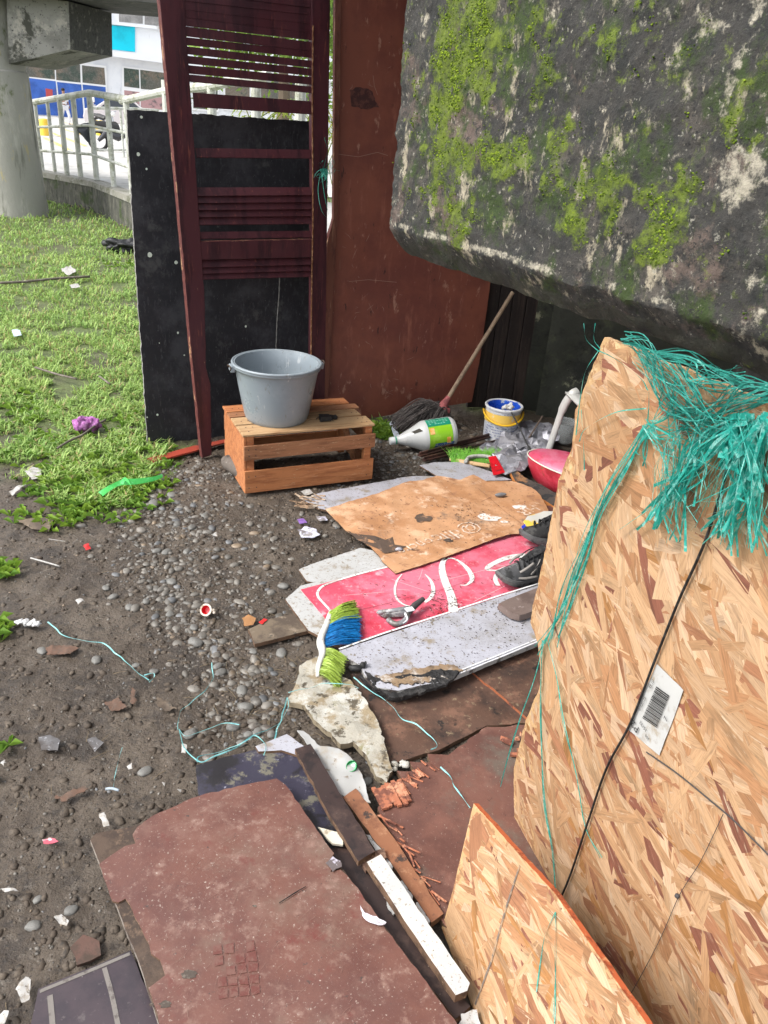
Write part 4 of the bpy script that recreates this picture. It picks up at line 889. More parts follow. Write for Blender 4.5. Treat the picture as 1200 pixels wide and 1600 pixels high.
def lab_text(body, cs, ct, h, rot, nm='print'):
    Vt, Ft = text_geo(body, 1.0); mb = MB(); A = lab_pt(cs, ct, .0072); ux = (lab_pt(cs, ct-.3, .0063)-A).normalized(); uy = ux.cross(OP.n)*-1
    if rot: ux, uy = uy, -ux
    mb.add([A+ux*v.x*h+uy*v.y*h for v in Vt], Ft); obj(nm, mb, INK, lt)
lab_text('49.10', .15, .24, .0095, 0); lab_text('01030123', .14, .54, .0085, 0); lab_text('7', .87, .48, .014, 0); lab_text('15/32', .40, .79, .010, 1); lab_text('P2', .20, .87, .022, 1); lab_text('300', .60, .88, .008, 1)

# teal twine bundle
def tw_bundle(parent, name, seeds, n, w_, spreadpx, m_=TEAL, off=(.006, .03), mid=None):
    mb = MB()
    for k in range(n):
        s_ = rnd.choice(seeds); pts = []
        for i, (x, y) in enumerate(s_):
            sp_ = spreadpx*(.35+.9*i/len(s_)); pts.append(OP.hit(x+rnd.gauss(0, sp_), y+rnd.gauss(0, sp_), rnd.uniform(*off)))
        mb.ribbon(smoothpath(pts, 5), [w_*rnd.uniform(.5, 1.2)]*((len(pts)-1)*5+1), OP.n, tw=rnd.uniform(-4, 4))
    return obj(name, mb, m_, parent)
TEALD = mat('dark_teal_twine', (.02, .20, .16), [((.05, .32, .26), 50, .5, .6)], rough=.4, bump=None, transl=.2)
tt = thing('twine_bundle', 'frayed bright teal plastic twine bunched under the mossy beam', 'twine', OP.hit(1150, 660))
tw_bundle(tt, 'tassel', [[(1165, 650), (1130, 690), (1090, 730), (1055, 780)], [(1175, 660), (1150, 710), (1145, 745)], [(1180, 665), (1180, 730), (1185, 790), (1195, 860)], [(1160, 655), (1105, 700), (1060, 750), (1020, 820)], [(1190, 670), (1170, 720), (1150, 790), (1115, 825)], [(1195, 660), (1192, 720), (1175, 765), (1150, 790), (1135, 850)], [(1150, 660), (1090, 690), (1062, 740), (1050, 800), (1052, 835)], [(1175, 665), (1172, 700), (1190, 760)]], 100, .0046, 14, off=(.006, .050))
tw_bundle(tt, 'tassel', [[(1175, 655), (1140, 680), (1140, 735)], [(1195, 650), (1170, 690), (1160, 740)], [(1160, 660), (1140, 680), (1150, 720)], [(1200, 660), (1185, 700), (1175, 750)]], 40, .010, 13, off=(.015, .05))
tw_bundle(tt, 'fuzz', [[(1100, 650), (1090, 700), (1070, 760)], [(1150, 650), (1180, 740), (1170, 820)], [(1000, 560), (1050, 600), (1100, 640)], [(1180, 660), (1130, 740), (1110, 800)], [(1060, 680), (1045, 740), (1050, 800)]], 110, .0011, 20, off=(.006, .07))
tw_bundle(tt, 'upper_fibres', [[(975, 530), (1010, 545), (1040, 610), (1080, 650), (1150, 660)], [(1000, 545), (1050, 590), (1100, 650), (1160, 655)], [(1060, 570), (1085, 610), (1100, 640)], [(1210, 600), (1160, 610), (1110, 650), (1060, 650)], [(1210, 620), (1150, 635), (1090, 660), (1050, 645)], [(1020, 550), (1075, 560), (1100, 580), (1160, 600)], [(1085, 600), (1120, 590), (1170, 600)], [(1010, 560), (1030, 600), (1060, 640), (1100, 655)]], 105, .0021, 15, TEALD, off=(.004, .06))
tw_bundle(tt, 'left_strands', [[(1010, 665), (985, 710), (935, 790), (905, 870), (880, 930), (850, 1000)], [(1012, 668), (980, 730), (940, 800), (900, 890), (878, 960), (845, 1010)], [(1005, 665), (995, 690), (950, 770), (915, 850), (885, 940), (868, 1000)]], 12, .0032, 5.5, off=(.005, .018))
tw_bundle(tt, 'left_strands', [[(1010, 665), (1030, 690), (1055, 705)], [(1012, 668), (1000, 700), (1010, 720)], [(1020, 660), (1045, 640), (1060, 600)], [(1015, 660), (1040, 690), (1053, 740), (1040, 750)], [(1015, 670), (1030, 680), (1075, 672)], [(1060, 665), (1085, 675), (1110, 690)], [(1050, 640), (1052, 690), (1057, 735)]], 40, .0024, 10, off=(.006, .03))
tw_bundle(tt, 'hanging_strands', [[(848, 1000), (846, 1060), (845, 1130), (850, 1250), (862, 1330), (868, 1420)], [(850, 1000), (835, 1060), (815, 1120), (795, 1180), (780, 1225)], [(855, 1000), (870, 1060), (880, 1130), (900, 1210), (915, 1290), (940, 1340)], [(868, 1180), (872, 1280), (866, 1420)]], 9, .0022, 1.5, off=(.004, .014))
mb = MB()
for q, w_ in (([(868, 1425), (852, 1460), (845, 1500), (838, 1550)], .0018), ([(868, 1425), (867, 1480), (868, 1560), (866, 1610)], .0016), ([(868, 1425), (869, 1500), (864, 1590)], .001)):
    mb.ribbon(smoothpath([O2.hit(x, y, .004) for x, y in q], 6), w_*1.2, O2.n, tw=3)
obj('hanging_strands', mb, TEAL, tt)
mb = MB()
for q in ([(912, 505), (916, 530), (933, 547)], [(935, 548), (915, 580), (907, 620), (900, 680)], [(933, 547), (960, 560), (1000, 590), (1012, 610)], [(1012, 560), (1014, 620), (1012, 660)], [(1010, 638), (960, 645), (915, 670), (905, 690)], [(930, 505), (928, 530), (938, 545)], [(908, 640), (912, 700), (913, 735)]):
    mb.ribbon(smoothpath([OP.hit(x, y, .012) for x, y in q], 8), .0022, OP.n, tw=2)
obj('upper_fibres', mb, TEAL, tt)

# ================================================================== CRATE, BUCKET
cA = G(382, 771); cB = G(580, 748); e1 = (cB-cA); CL_ = e1.length; e1.normalize(); e2 = Vector((-e1.y, e1.x, 0)); CH = .285; CD = .37; Z = Vector((0, 0, 1))
ang_c = math.atan2(e1.y, e1.x)
def crm(nm, c, c2, c3): return mat(nm, c, [(c2, 5, .42, .65, (1, 9, 9)), (c3, 9, .58, .74, (1, 14, 14)), ((.10, .06, .035), 2.2, .66, .74), ((.5, .36, .22), 40, .66, .74, (1, 4, 4))], rough=.72, bump=(.4, 30, (1, 12, 12), .003), rot=ang_c)
CW1 = crm('orange_crate_wood', (.44, .17, .065), (.30, .105, .04), (.52, .24, .11)); CW2 = crm('tan_crate_wood', (.42, .27, .14), (.30, .17, .08), (.50, .35, .2)); CW3 = crm('dull_crate_wood', (.30, .135, .065), (.20, .085, .04), (.40, .22, .12))
ct = thing('fruit_crate', 'upturned orange slatted wooden crate holding the grey bucket', 'crate', cA+e1*CL_/2+e2*CD/2)
def cpt(u, v, z): return cA+e1*u+e2*v+Z*z
def cslat(u0, u1, v, z0, z1, th, m_, j=.0015, sk=0):
    mb = MB(); mb.hexa([cpt(u0, v-th/2, z0), cpt(u1, v-th/2, z0+sk), cpt(u1, v+th/2, z0+sk), cpt(u0, v+th/2, z0), cpt(u0, v-th/2, z1), cpt(u1, v-th/2, z1+sk), cpt(u1, v+th/2, z1+sk), cpt(u0, v+th/2, z1)]); return obj('slat', mb, m_, ct, bevel=.0015)
cslat(.0, CL_, -.006, .004, .112, .011, CW1); cslat(-.002, CL_+.002, -.006, .165, .232, .011, CW3, sk=.006)
cslat(.0, CL_, CD+.006, .01, .11, .011, CW1); cslat(0, CL_, CD+.006, .165, .24, .011, CW3)
for v0, v1, m_, u1 in ((-.008, .112, CW2, CL_-.004), (.124, .212, CW2, CL_-.02), (.226, .285, CW3, CL_+.01), (.296, CD+.01, CW1, CL_-.015)):
    mb = MB(); z0, z1 = CH-.010, CH
    mb.hexa([cpt(-.006, v0, z0), cpt(u1, v0, z0), cpt(u1, v1, z0), cpt(-.006, v1, z0), cpt(-.006, v0, z1), cpt(u1, v0, z1), cpt(u1, v1-.004, z1), cpt(-.006, v1, z1)]); obj('top_board', mb, m_, ct, bevel=.0015)
for u in (-.0, CL_-.012):
    mb = MB(); mb.hexa([cpt(u, .0, .0), cpt(u+.012, .0, .0), cpt(u+.012, CD, .0), cpt(u, CD, .0), cpt(u, .0, CH-.011), cpt(u+.012, .0, CH-.011), cpt(u+.012, CD, CH-.011), cpt(u, CD, CH-.011)]) if u < .1 else None
    if u < .1: obj('end_board', mb, CW1, ct, bevel=.002)
for u, v in ((.013, .001), (CL_-.045, .001), (.013, CD-.034), (CL_-.045, CD-.034)):
    mb = MB(); mb.hexa([cpt(u, v, .002), cpt(u+.033, v, .002), cpt(u+.033, v+.033, .002), cpt(u, v+.033, .002), cpt(u, v, CH-.011), cpt(u+.033, v, CH-.011), cpt(u+.033, v+.033, CH-.011), cpt(u, v+.033, CH-.011)]); obj('corner_post', mb, CW1, ct, bevel=.002)
for z0, z1 in ((.02, .1), (.16, .235)):
    mb = MB(); u = CL_-.012; mb.hexa([cpt(u, .0, z0), cpt(u+.010, .0, z0), cpt(u+.010, CD, z0), cpt(u, CD, z0), cpt(u, .0, z1), cpt(u+.010, .0, z1), cpt(u+.010, CD, z1), cpt(u, CD, z1)]); obj('end_slat', mb, CW3, ct, bevel=.002)
mb = MB(); mb.beam(cpt(CL_-.13, .05, .26), cpt(CL_-.05, .10, .05), .03, .01); obj('loose_brace', mb, CW3, ct)
mb = MB()
for u in (.03, .06, CL_-.03, CL_-.055):
    for v in (.03, .08, .16, .25, .33): 
        if rnd.random() < .8: mb.lathe([(0, .0012), (.0028, .0010), (.0032, 0)], Matrix.Translation(cpt(u, v, CH+.0002)), 8)
for u in (.02, .05, CL_-.03):
    for z in (.03, .085, .185, .215):
        c = cpt(u+rnd.uniform(-.004, .004), -.0125, z); mb.ball(c, .003, 1, sc=(1, .5, 1))
obj('nail_heads', mb, mat('rusty_nail', (.06, .04, .035), bump=None), ct, kind='stuff')
# bucket
bq = G(432, 652, CH+.001); bt = thing('bucket', 'round grey plastic bucket standing on the wooden crate', 'bucket', bq)
BKM = mat('grey_plastic', (.215, .25, .275), [((.25, .285, .31), 2, .45, .65), ((.20, .23, .25), 5, .58, .72), ((.15, .14, .125), 30, .62, .76, (1, 1, .3), 10), ((.40, .42, .43), 22, .64, .75, (1, 1, .2)), ((.13, .11, .09), 9, .66, .78, (1, 1, .5), 11)], rough=.36, bump=(.06, 30), spec=.5)
MT = Matrix.Translation(bq); BR, BB, BH = .196, .142, .265
mb = MB(); mb.lathe([(0, .004), (BB-.02, .004), (BB-.006, .0), (BB, .008), (BB+.004, .02), (.155, .06), (.170, .14), (.183, .215), (BR-.006, .238), (BR-.004, .242), (BR+.002, .245), (BR+.004, .252), (BR+.003, BH-.004), (BR-.002, BH), (BR-.010, BH-.001), (BR-.014, BH-.010), (.176, .2), (.160, .1), (.14, .03), (.12, .014), (0, .012)], MT, 72)
obj('body', mb, BKM, bt, smooth=True, angle=50)
mb = MB(); mb.tube([bq+Vector((BR*1.005*math.cos(a), BR*1.005*math.sin(a), BH-.004)) for a in np.linspace(0, 2*math.pi, 73)], .0065, 8, cap=False); obj('rim', mb, BKM, bt, smooth='all')
for a in (math.radians(203), math.radians(23)):
    d = Vector((math.cos(a), math.sin(a), 0)); c = bq+d*(BR+.006)+Z*(BH-.022)
    mb = MB(); mb.box(c, (.022, .05, .03), d, Vector((-d.y, d.x, 0)), Z); l_ = obj('handle_lug', mb, BKM, bt, bevel=.005)
    mb = MB(); s_ = Vector((-d.y, d.x, 0)); pts = [c+d*.012+Z*.0+s_*-.02, c+d*.018+Z*.012+s_*-.005, c+d*.016+Z*.016+s_*.012, c+d*.01+Z*.008+s_*.026, c+d*.012-Z*.006+s_*.02]; mb.tube(smoothpath(pts, 5), .003, 6); obj('wire_hook', mb, mat('rusty_wire', (.06, .04, .03), rough=.6, bump=None), l_, smooth='all')
# black cable clump on crate
c = G(511, 654, CH+.012); mb = MB()
BLKR = mat('black_rubber', (.018, .018, .018), [((.05, .045, .04), 60, .55, .7)], rough=.6)
mb.box(c+e1*-.01+Z*.004, (.05, .035, .024), e1, e2, Z, jit=.003); mb.box(c+e1*.022+e2*.012, (.035, .02, .018), (e1+e2*.4).normalized(), (e2-e1*.4).normalized(), Z, jit=.002); mb.ball(c+e1*.045+e2*.01, .012, 2, nz=.3)
for k in range(9):
    a = rnd.uniform(0, 6.28); p = c+e1*.035*math.cos(a)+e2*.02*math.sin(a); mb.tube(smoothpath([c, p+Z*.012, p+Vector((rnd.gauss(0, .02), rnd.gauss(0, .01), -.006))], 4), .0018, 5)
obj('charred_plug', mb, BLKR, label='small charred black plug and wires lying beside the bucket', cat='plug', smooth=True)
# log left of the crate
a, b = G(357, 722, .035), G(385, 742, .035); mb = MB(); d = (b-a).normalized(); mb.tube([a+d*t for t in (-.02, .0, .05, .1, .16)], [.03, .037, .036, .038, .034], 12)
mb.v = [tuple(Vector(v)+Vector([noise.noise(Vector(v)*60+Vector((i, 0, 0)))*.004 for i in range(3)])) for v in mb.v]
obj('log', mb, mat('weathered_log', (.12, .10, .085), [((.05, .042, .036), 14, .5, .65), ((.28, .25, .22), 40, .62, .72)], rough=.9, bump=(.8, 50, (1, 1, 1), .006)), label='short weathered log end beside the left of the crate', cat='log', smooth=True)
# red lath
mb = sheet(pxs([(230, 716), (300, 697), (362, 684), (362, 688), (305, 704), (240, 721)], .012), .008, .02, .001); obj('lath', mb, [mat('red_lath', (.30, .05, .03), [((.15, .04, .03), 10, .5, .65)], rough=.5)]*2, label='thin red painted lath on the soil behind the shutter foot', cat='lath')

# ================================================================== THINGS AT THE BACK
# mop
mp = thing('mop', 'old grey string mop with wooden handle leaning against the maroon panel', 'mop', G(660, 672))
hb = atY(697, 627, 4.18); ht = atY(801, 457, 4.50); mb = MB(); mb.tube([hb, hb.lerp(ht, .5), ht], [.0125, .012, .012], 12)
obj('handle', mb, mat('worn_broomstick', (.33, .24, .16), [((.22, .15, .1), 14, .5, .65, (1, 1, .3)), ((.42, .33, .24), 30, .6, .7)], rough=.6), mp, smooth=True)
cl = hb.copy(); cl2 = hb+(hb-ht).normalized()*.05
mb = MB(); mb.tube([hb+(ht-hb).normalized()*.03, cl, cl2], [.014, .02, .034], 10); mb.box(cl2, (.09, .035, .03), (1, .3, -.2), (-.3, 1, 0), (0, 0, 1)); obj('clamp', mb, mat('faded_pink_plastic', (.42, .12, .12), [((.25, .08, .08), 20, .5, .65)], rough=.5), mp, smooth=True, bevel=.003)
mb = MB(); C = []
for k in range(330):
    s_ = cl2+Vector((rnd.uniform(-.035, .035), rnd.uniform(-.02, .02), rnd.uniform(-.02, .02))); u = rnd.random()
    e = G(rnd.uniform(600, 700), 0, .01) if False else None
    tx = 612+95*u; ty = rnd.uniform(650, 674) if u < .85 else rnd.uniform(655, 668); e = G(tx, ty, rnd.uniform(.006, .03)); mid = s_.lerp(e, .5)+Vector((rnd.gauss(0, .012), rnd.gauss(0, .012), .05*rnd.random()+.03*(1-u)))
    pts = smoothpath([s_, s_.lerp(mid, .5)+Z*.012, mid, e+Z*.02, e+Vector((rnd.gauss(0, .02), rnd.gauss(0, .02), 0))], 4); mb.tube(pts, .0034, 5)
obj('mop_head', mb, mat('grey_mop_yarn', (.115, .10, .092), [((.06, .05, .046), 25, .45, .65), ((.22, .2, .185), 60, .6, .7)], rough=.95, bump=(.6, 200, (1, 1, 1), .002)), mp, smooth=True)
# dustpan bit
mb = sheet(pxs([(608, 660, .02), (616, 657, .03), (627, 690, .015), (620, 692, .01)]), .004, .02, 0); obj('dustpan', mb, [mat('pale_blue_plastic', (.45, .5, .56), [((.2, .2, .2), 30, .55, .7)], rough=.4)]*2, label='dirty pale plastic scoop edge left of the mop strings', cat='dustpan')
# jug
ja, jb = G(640, 694, .085), G(712, 671, .088); jd = (jb-ja); jd.z = 0; jd.normalize(); js = Vector((-jd.y, jd.x, 0))
cap_ = G(612, 689, .05); base_ = G(704, 675, .088)
ax = (base_-cap_).normalized(); JL = (base_-cap_).length+.02; sx = ax.cross(Z).normalized(); sy = sx.cross(ax)
MJ = Matrix(((sx.x, sy.x, ax.x, cap_.x), (sx.y, sy.y, ax.y, cap_.y), (sx.z, sy.z, ax.z, cap_.z), (0, 0, 0, 1)))
jt = thing('plastic_jug', 'white plastic jug with a lime green label lying on its side', 'jug', (cap_+base_)/2-Z*.08)
JR = .083; k = JL
jp = [(0, .0), (.017, .002), (.018, .03), (.020, .034), (.024, .042), (.05, .3*k), (.066, .40*k), (.078, .46*k), (JR-.001, .50*k), (JR, .54*k), (JR, .92*k), (JR-.003, .96*k), (JR-.012, .99*k), (JR-.03, k), (0, k-.004)]
WPL = mat('white_hdpe', (.52, .53, .52), [((.62, .62, .6), 6, .5, .7), ((.35, .32, .28), 40, .70, .76)], rough=.32, bump=None, spec=.5)
mb = MB(); mb.lathe(jp, MJ, 40); obj('body', mb, WPL, jt, smooth=True)
mb = MB(); mb.lathe([(.0, -.012), (.019, -.011), (.0205, -.006), (.0205, .016), (.019, .018)], MJ, 24); obj('cap', mb, mat('cap_white', (.7, .73, .72), bump=None, rough=.4), jt, smooth=True)
mb = MB(); mb.lathe([(.0212, .018), (.0218, .0215), (.0212, .025)], MJ, 24); obj('neck_ring', mb, mat('green_ring', (.1, .4, .25), bump=None), jt, smooth=True)
# handle opening on the shoulder: flat dark patch, its inner shade painted on
view = (Vector((0, 0, EYE))-base_).normalized(); perp = (view-ax*view.dot(ax)).normalized(); pj = ax.cross(perp)*-1
th0 = math.atan2(perp.dot(sy), perp.dot(sx))
def jpt(t, a, o=.001):   # t along 0..1, a angle from view dir
    r = np.interp(t*k, [p[1] for p in jp[4:]], [p[0] for p in jp[4:]])+o; an = th0+a; return cap_+ax*(t*k)+(sx*math.cos(an)+sy*math.sin(an))*r
up_sign = 1 if (jpt(.7, .6)-jpt(.7, 0)).z > 0 else -1
def wrap(t0, t1, a0, a1, m_, nm, o=.0012, skew=0, parent=jt):
    mb = MB(); n = 14; vs = [jpt(t0+(t1-t0)*j/3+skew*i/n, up_sign*(a0+(a1-a0)*i/n), o) for j in range(4) for i in range(n+1)]
    mb.add(vs, [(j*(n+1)+i, j*(n+1)+i+1, (j+1)*(n+1)+i+1, (j+1)*(n+1)+i) for j in range(3) for i in range(n)]); return obj(nm, mb, m_, parent, smooth='all')
wrap(.33, .45, .34, .66, mat('slot_dark', (.05, .045, .035), bump=None), 'handle_slot_shade', .0015, -.04)
lb_ = wrap(.53, .90, -1.15, 1.25, mat('lime_print', (.24, .50, .02), [((.32, .58, .06), 12, .5, .7)], rough=.35, bump=None), 'label_sheet')
wrap(.53, .90, .52, 1.25, mat('green_print', (.01, .22, .13), [((.02, .3, .2), 20, .5, .7)], rough=.35, bump=None), 'label_band', .002, parent=lb_)
wrap(.545, .62, .0, .42, mat('orange_print', (.75, .32, .07), [((.8, .5, .2), 30, .45, .6)], bump=None), 'fruit_print', .0022, parent=lb_)
wrap(.60, .90, -1.12, -.62, mat('navy_print', (.02, .08, .25), [((.3, .35, .3), 60, .5, .6)], bump=None), 'label_print', .0022, .02, parent=lb_)
wrap(.80, .86, -.68, -.28, _mc['orange_print'], 'fruit_print', .0024, parent=lb_)
mb = MB()
for r_ in range(4):
    for c_ in range(7):
        if rnd.random() < .8: mb.add([jpt(.56+c_*.045+dx, up_sign*(.66+r_*.13+da), .0026) for dx, da in ((0, 0), (.03, 0), (.03, .05), (0, .05))], [(0, 1, 2, 3)])
obj('label_text', mb, mat('pale_green_print', (.25, .55, .42), bump=None), lb_)
# paint tin
pc = G(780, 686); tr = .098; th_ = .205; MT = Matrix.Translation(pc)
pt_ = thing('paint_tin', 'white paint tin with blue inside and hanging yellow handle', 'paint tin', pc)
TINM = mat('tin_label', (.48, .50, .54), [((.16, .18, .22), 50, .54, .62, (1, 1, 3)), ((.6, .6, .6), 8, .5, .7)], rough=.5, bump=None)
mb = MB(); mb.lathe([(0, .002), (tr*.93, .002), (tr*.95, .01), (tr*.96, .02), (tr, th_-.02), (tr, th_-.012)], MT, 48); obj('body', mb, TINM, pt_, smooth=True)
mb = MB(); mb.lathe([(tr, th_-.016), (tr+.007, th_-.012), (tr+.008, th_-.004), (tr+.004, th_), (tr-.004, th_-.001), (tr-.008, th_-.006)], MT, 48); obj('rim', mb, mat('paint_white_rim', (.62, .63, .64), [((.06, .15, .5), 14, .58, .66), ((.35, .33, .3), 30, .62, .7)], rough=.4), pt_, smooth=True)
mb = MB(); mb.lathe([(tr-.008, th_-.004), (tr-.012, th_-.03), (tr-.016, .05), (0, .045)], MT, 48); obj('inside', mb, mat('blue_paint', (.02, .09, .55), [((.55, .58, .62), 12, .60, .66), ((.03, .15, .65), 8, .5, .6)], rough=.3), pt_, smooth=True)
mb = MB(); mb.lathe([(tr+.0012, .118), (tr+.0016, .172)], MT, 48, a0=math.radians(150), a1=math.radians(400)); obj('label_band', mb, mat('yellow_band', (.72, .48, .10), [((.6, .6, .55), 14, .58, .66)], rough=.5, bump=None), pt_, smooth='all')
mb = MB(); pts = [pc+Vector((-(tr+.012)*math.cos(a)*1.0, -(tr+.012)*math.sin(a), th_-.035-.05*math.sin(a))) for a in np.linspace(0, math.pi, 24)]
mb.tube(pts, .0055, 8); obj('handle', mb, mat('yellow_plastic', (.75, .45, .02), [((.55, .3, .03), 20, .55, .7)], rough=.4), pt_, smooth='all')
mb = MB()
for r_ in range(5):
    for c_ in range(26):
        if rnd.random() < .7: a = math.radians(205+c_*5); mb.add([pc+Vector(((tr+.0012)*math.cos(a+da), (tr+.0012)*math.sin(a+da), .035+r_*.015+dz)) for da, dz in ((0, 0), (.05, 0), (.05, .005), (0, .005))], [(0, 1, 2, 3)])
obj('small_print', mb, mat('navy_ink', (.08, .1, .25), bump=None), pt_)
# black rod with white caked head
a = G(786, 664, .19); a = pc+Vector((.015, -.07, th_+.01)); b = G(834, 716, .03)
rd = thing('stirring_stick', 'thin black rod with a paint caked white head leaning on the tin', 'stick', (a+b)/2-Z*.05)
mb = MB(); mb.tube([a, a.lerp(b, .5)+Z*.004, b], [.0045, .004, .004], 8); mb.tube([b.lerp(a, .22), b.lerp(a, .1), b, b+(b-a).normalized()*.03], [.006, .013, .016, .012], 10); obj('rod', mb, BLKR, rd, smooth=True)
mb = MB(); mb.ball(a, .018, 3, sc=(1.5, 1, .8), nz=.5); mb.ball(a+Vector((-.025, 0, -.006)), .013, 2, nz=.5); mb.ball(a+Vector((.01, .01, .014)), .011, 2, nz=.5); obj('caked_head', mb, mat('caked_paint', (.62, .61, .6), [((.3, .28, .26), 40, .5, .65)], rough=.7), rd, smooth='all')
# metal bars
STL = mat('rust_brown_steel', (.045, .022, .018), [((.11, .05, .035), 12, .5, .7), ((.02, .012, .01), 25, .5, .7)], rough=.45, spec=.5)
for (x0, y0, x1, y1, z, lab) in ((655, 712, 836, 662, .035, 'rust brown steel bar lying behind the green brush, upper one'), (662, 719, 850, 674, .02, 'rust brown steel bar lying behind the green brush, lower one')):
    a, b = G(x0, y0, z), G(x1, y1, z); mb = MB(); mb.beam(a, b, .028, .010); mb.beam(a+Z*.0118, b+Z*.0118, .008, .014); obj('steel_bar', mb, STL, label=lab, cat='bar', bevel=.001)
a, b = G(823, 690, .04), G(848, 650, .18); mb = MB(); mb.tube([a, b], .005, 6); obj('twig', mb, mat('old_twig', (.09, .065, .05)), label='thin brown twig standing behind the foil bag', cat='twig')
# green brush with wooden handle
gb0 = G(740, 712, .03); hb_ = thing('hand_brush', 'lime green bristle brush with pale wooden grip behind the white board', 'brush', gb0)
mb = MB()
for k in range(900):
    s_ = G(745+rnd.uniform(-40, 40), 722+rnd.uniform(-2, 2), .018); e = s_+Vector((rnd.gauss(-.01, .02), .065+rnd.uniform(-.01, .03), .03+rnd.gauss(0, .01))); mb.ribbon([s_, s_.lerp(e, .5)+Z*.012, e], [.0016, .0014, .0006], (0, -.5, 1))
GBR = mat('lime_bristle', (.22, .52, .07), [((.12, .35, .04), 30, .45, .65), ((.35, .6, .2), 60, .6, .7)], rough=.5, bump=None, transl=.2)
obj('bristles', mb, GBR, hb_)
mb = MB(); mb.tube([G(703, 717, .022), G(725, 722, .024), G(765, 728, .024)], [.011, .012, .011], 10, flat=.7); obj('grip', mb, mat('pale_wood', (.50, .33, .17), [((.36, .22, .1), 20, .5, .65)], rough=.6), hb_, smooth=True)
mb = MB(); mb.tube(smoothpath([G(727, 722, .035), G(735, 714, .045), G(760, 713, .045), G(785, 722, .04)], 5), .010, 8); obj('block', mb, mat('grimy_white', (.42, .42, .38), [((.2, .19, .16), 30, .5, .65)], rough=.6), hb_, smooth='all')
# foil bags: crumpled
FOIL = mat('silver_foil', (.30, .30, .33), [((.20, .20, .23), 8, .45, .6), ((.42, .42, .45), 14, .6, .7)], metal=.4, rough=.4, bump=(.4, 24, (1, 3, 1), .008))
def crumple(px, z, h, seed, amp=1.0, step=.026):
    c = pxs(px, z); cx = sum(p.x for p in c)/len(c); cy = sum(p.y for p in c)/len(c); R = max((p-Vector((cx, cy, z))).length for p in c)
    def f(x, y):
        d = math.hypot(x-cx, y-cy)/R; q = Vector((x*8+seed, y*8, seed)); r_ = 1-abs(noise.noise(q))*2.6; r2_ = 1-abs(noise.noise(q*2.3))*2
        return h*(max(0, 1-d*d)*.75)+amp*(.018*r_+.004*r2_)*(1 if d < .9 else .6)
    m_ = sheet(c, .002, step, .004, disp=f); jr = random.Random(seed); n2 = len(m_.v)//2
    for i in range(n2):
        x, y, z_ = m_.v[i]; dz_ = jr.uniform(-.009, .009)*amp; m_.v[i] = (x+jr.uniform(-.006, .006), y+jr.uniform(-.006, .006), z_+dz_); m_.v[i+n2] = (m_.v[i][0], m_.v[i][1], z_+dz_-.002)
    return m_
for px, z, h, seed, lab, am in (([(770, 700), (800, 672), (838, 665), (868, 680), (872, 700), (850, 715), (800, 712)], .02, .07, 3, 'crumpled silver foil bag piled against the dark wall', 1.0), ([(765, 716), (800, 700), (850, 705), (842, 722), (820, 742), (790, 745), (772, 735)], .03, .04, 8, 'nearer creased silver foil packet beside the red cushion', .8), ([(745, 700), (775, 690), (790, 700), (785, 712), (755, 712)], .01, .02, 14, 'small clear crinkled plastic scrap behind the brush', .5)):
    obj('foil_bag', crumple(px, z, h, seed, am*1.3), [FOIL]*2, label=lab, cat='bag')
mb = sheet(pxs([(763, 714, .07), (775, 712, .075), (789, 738, .045), (771, 742, .04)]), .003, .01, .001, disp=noisebump(20, .004, 50, .001)); pk_ = obj('red_packet', mb, [mat('red_glossy', (.50, .012, .02), [((.35, .01, .015), 20, .5, .7)], rough=.3, bump=None)]*2, label='small glossy red packet poking out of the silver foil', cat='packet')
mb = MB(); 
for k in range(6): c = G(776+k*1.4, 736-k*.4, .062); mb.box(c, (.003, .008, .001), (1, 0, 0), (0, 1, 0), Z)
obj('print', mb, INK, pk_)
# white plastic stool/chair leg
scp = G(915, 700); cx, cy = G(925, 640, .40).x, G(925, 640, .40).y
ch = thing('plastic_stool', 'white plastic stool mostly hidden behind the tall strand board', 'stool', (cx+.1, cy+.1, 0))
WPC = mat('white_chair_plastic', (.44, .44, .42), [((.48, .47, .44), 5, .5, .7)], rough=.35, bump=None, spec=.5)
sc_ = G(928, 652, .42)
A0 = Vector((sc_.x, sc_.y, 0)); cu = Vector((1, .15, 0)).normalized(); cv = Vector((-.15, 1, 0)).normalized()
def chp(u, v, z): return A0+cu*u+cv*v+Z*z
mb = MB(); n = 12; vs = []
for j in range(n+1):
    for i in range(n+1):
        s_, t = i/n, j/n; e = (abs(2*s_-1)**6+abs(2*t-1)**6); vs.append(chp(-.0+s_*.42, -.02+t*.42, .42-.012*min(1, e)-.015*(1-abs(2*s_-1)**2)))
mb.add(vs, [(j*(n+1)+i, j*(n+1)+i+1, (j+1)*(n+1)+i+1, (j+1)*(n+1)+i) for j in range(n) for i in range(n)]); o = obj('seat', mb, WPC, ch, smooth='all'); md = o.modifiers.new('s', 'SOLIDIFY'); md.thickness = .01
for (u, v, du, dv) in ((.02, .0, -.055, -.03), (.40, .0, .05, -.03), (.02, .38, -.05, .05), (.40, .38, .05, .05)):
    mb = MB(); pts = smoothpath([chp(u+.04, v+.01, .415), chp(u+.01, v, .40), chp(u+du*.3, v+dv*.3, .33), chp(u+du*.6, v+dv*.6, .2), chp(u+du, v+dv, .0)], 6); mb.tube(pts, [.022]*6+[.022]*8+[.018]*(len(pts)-14), 12, flat=.6); obj('leg', mb, WPC, ch, smooth='all')
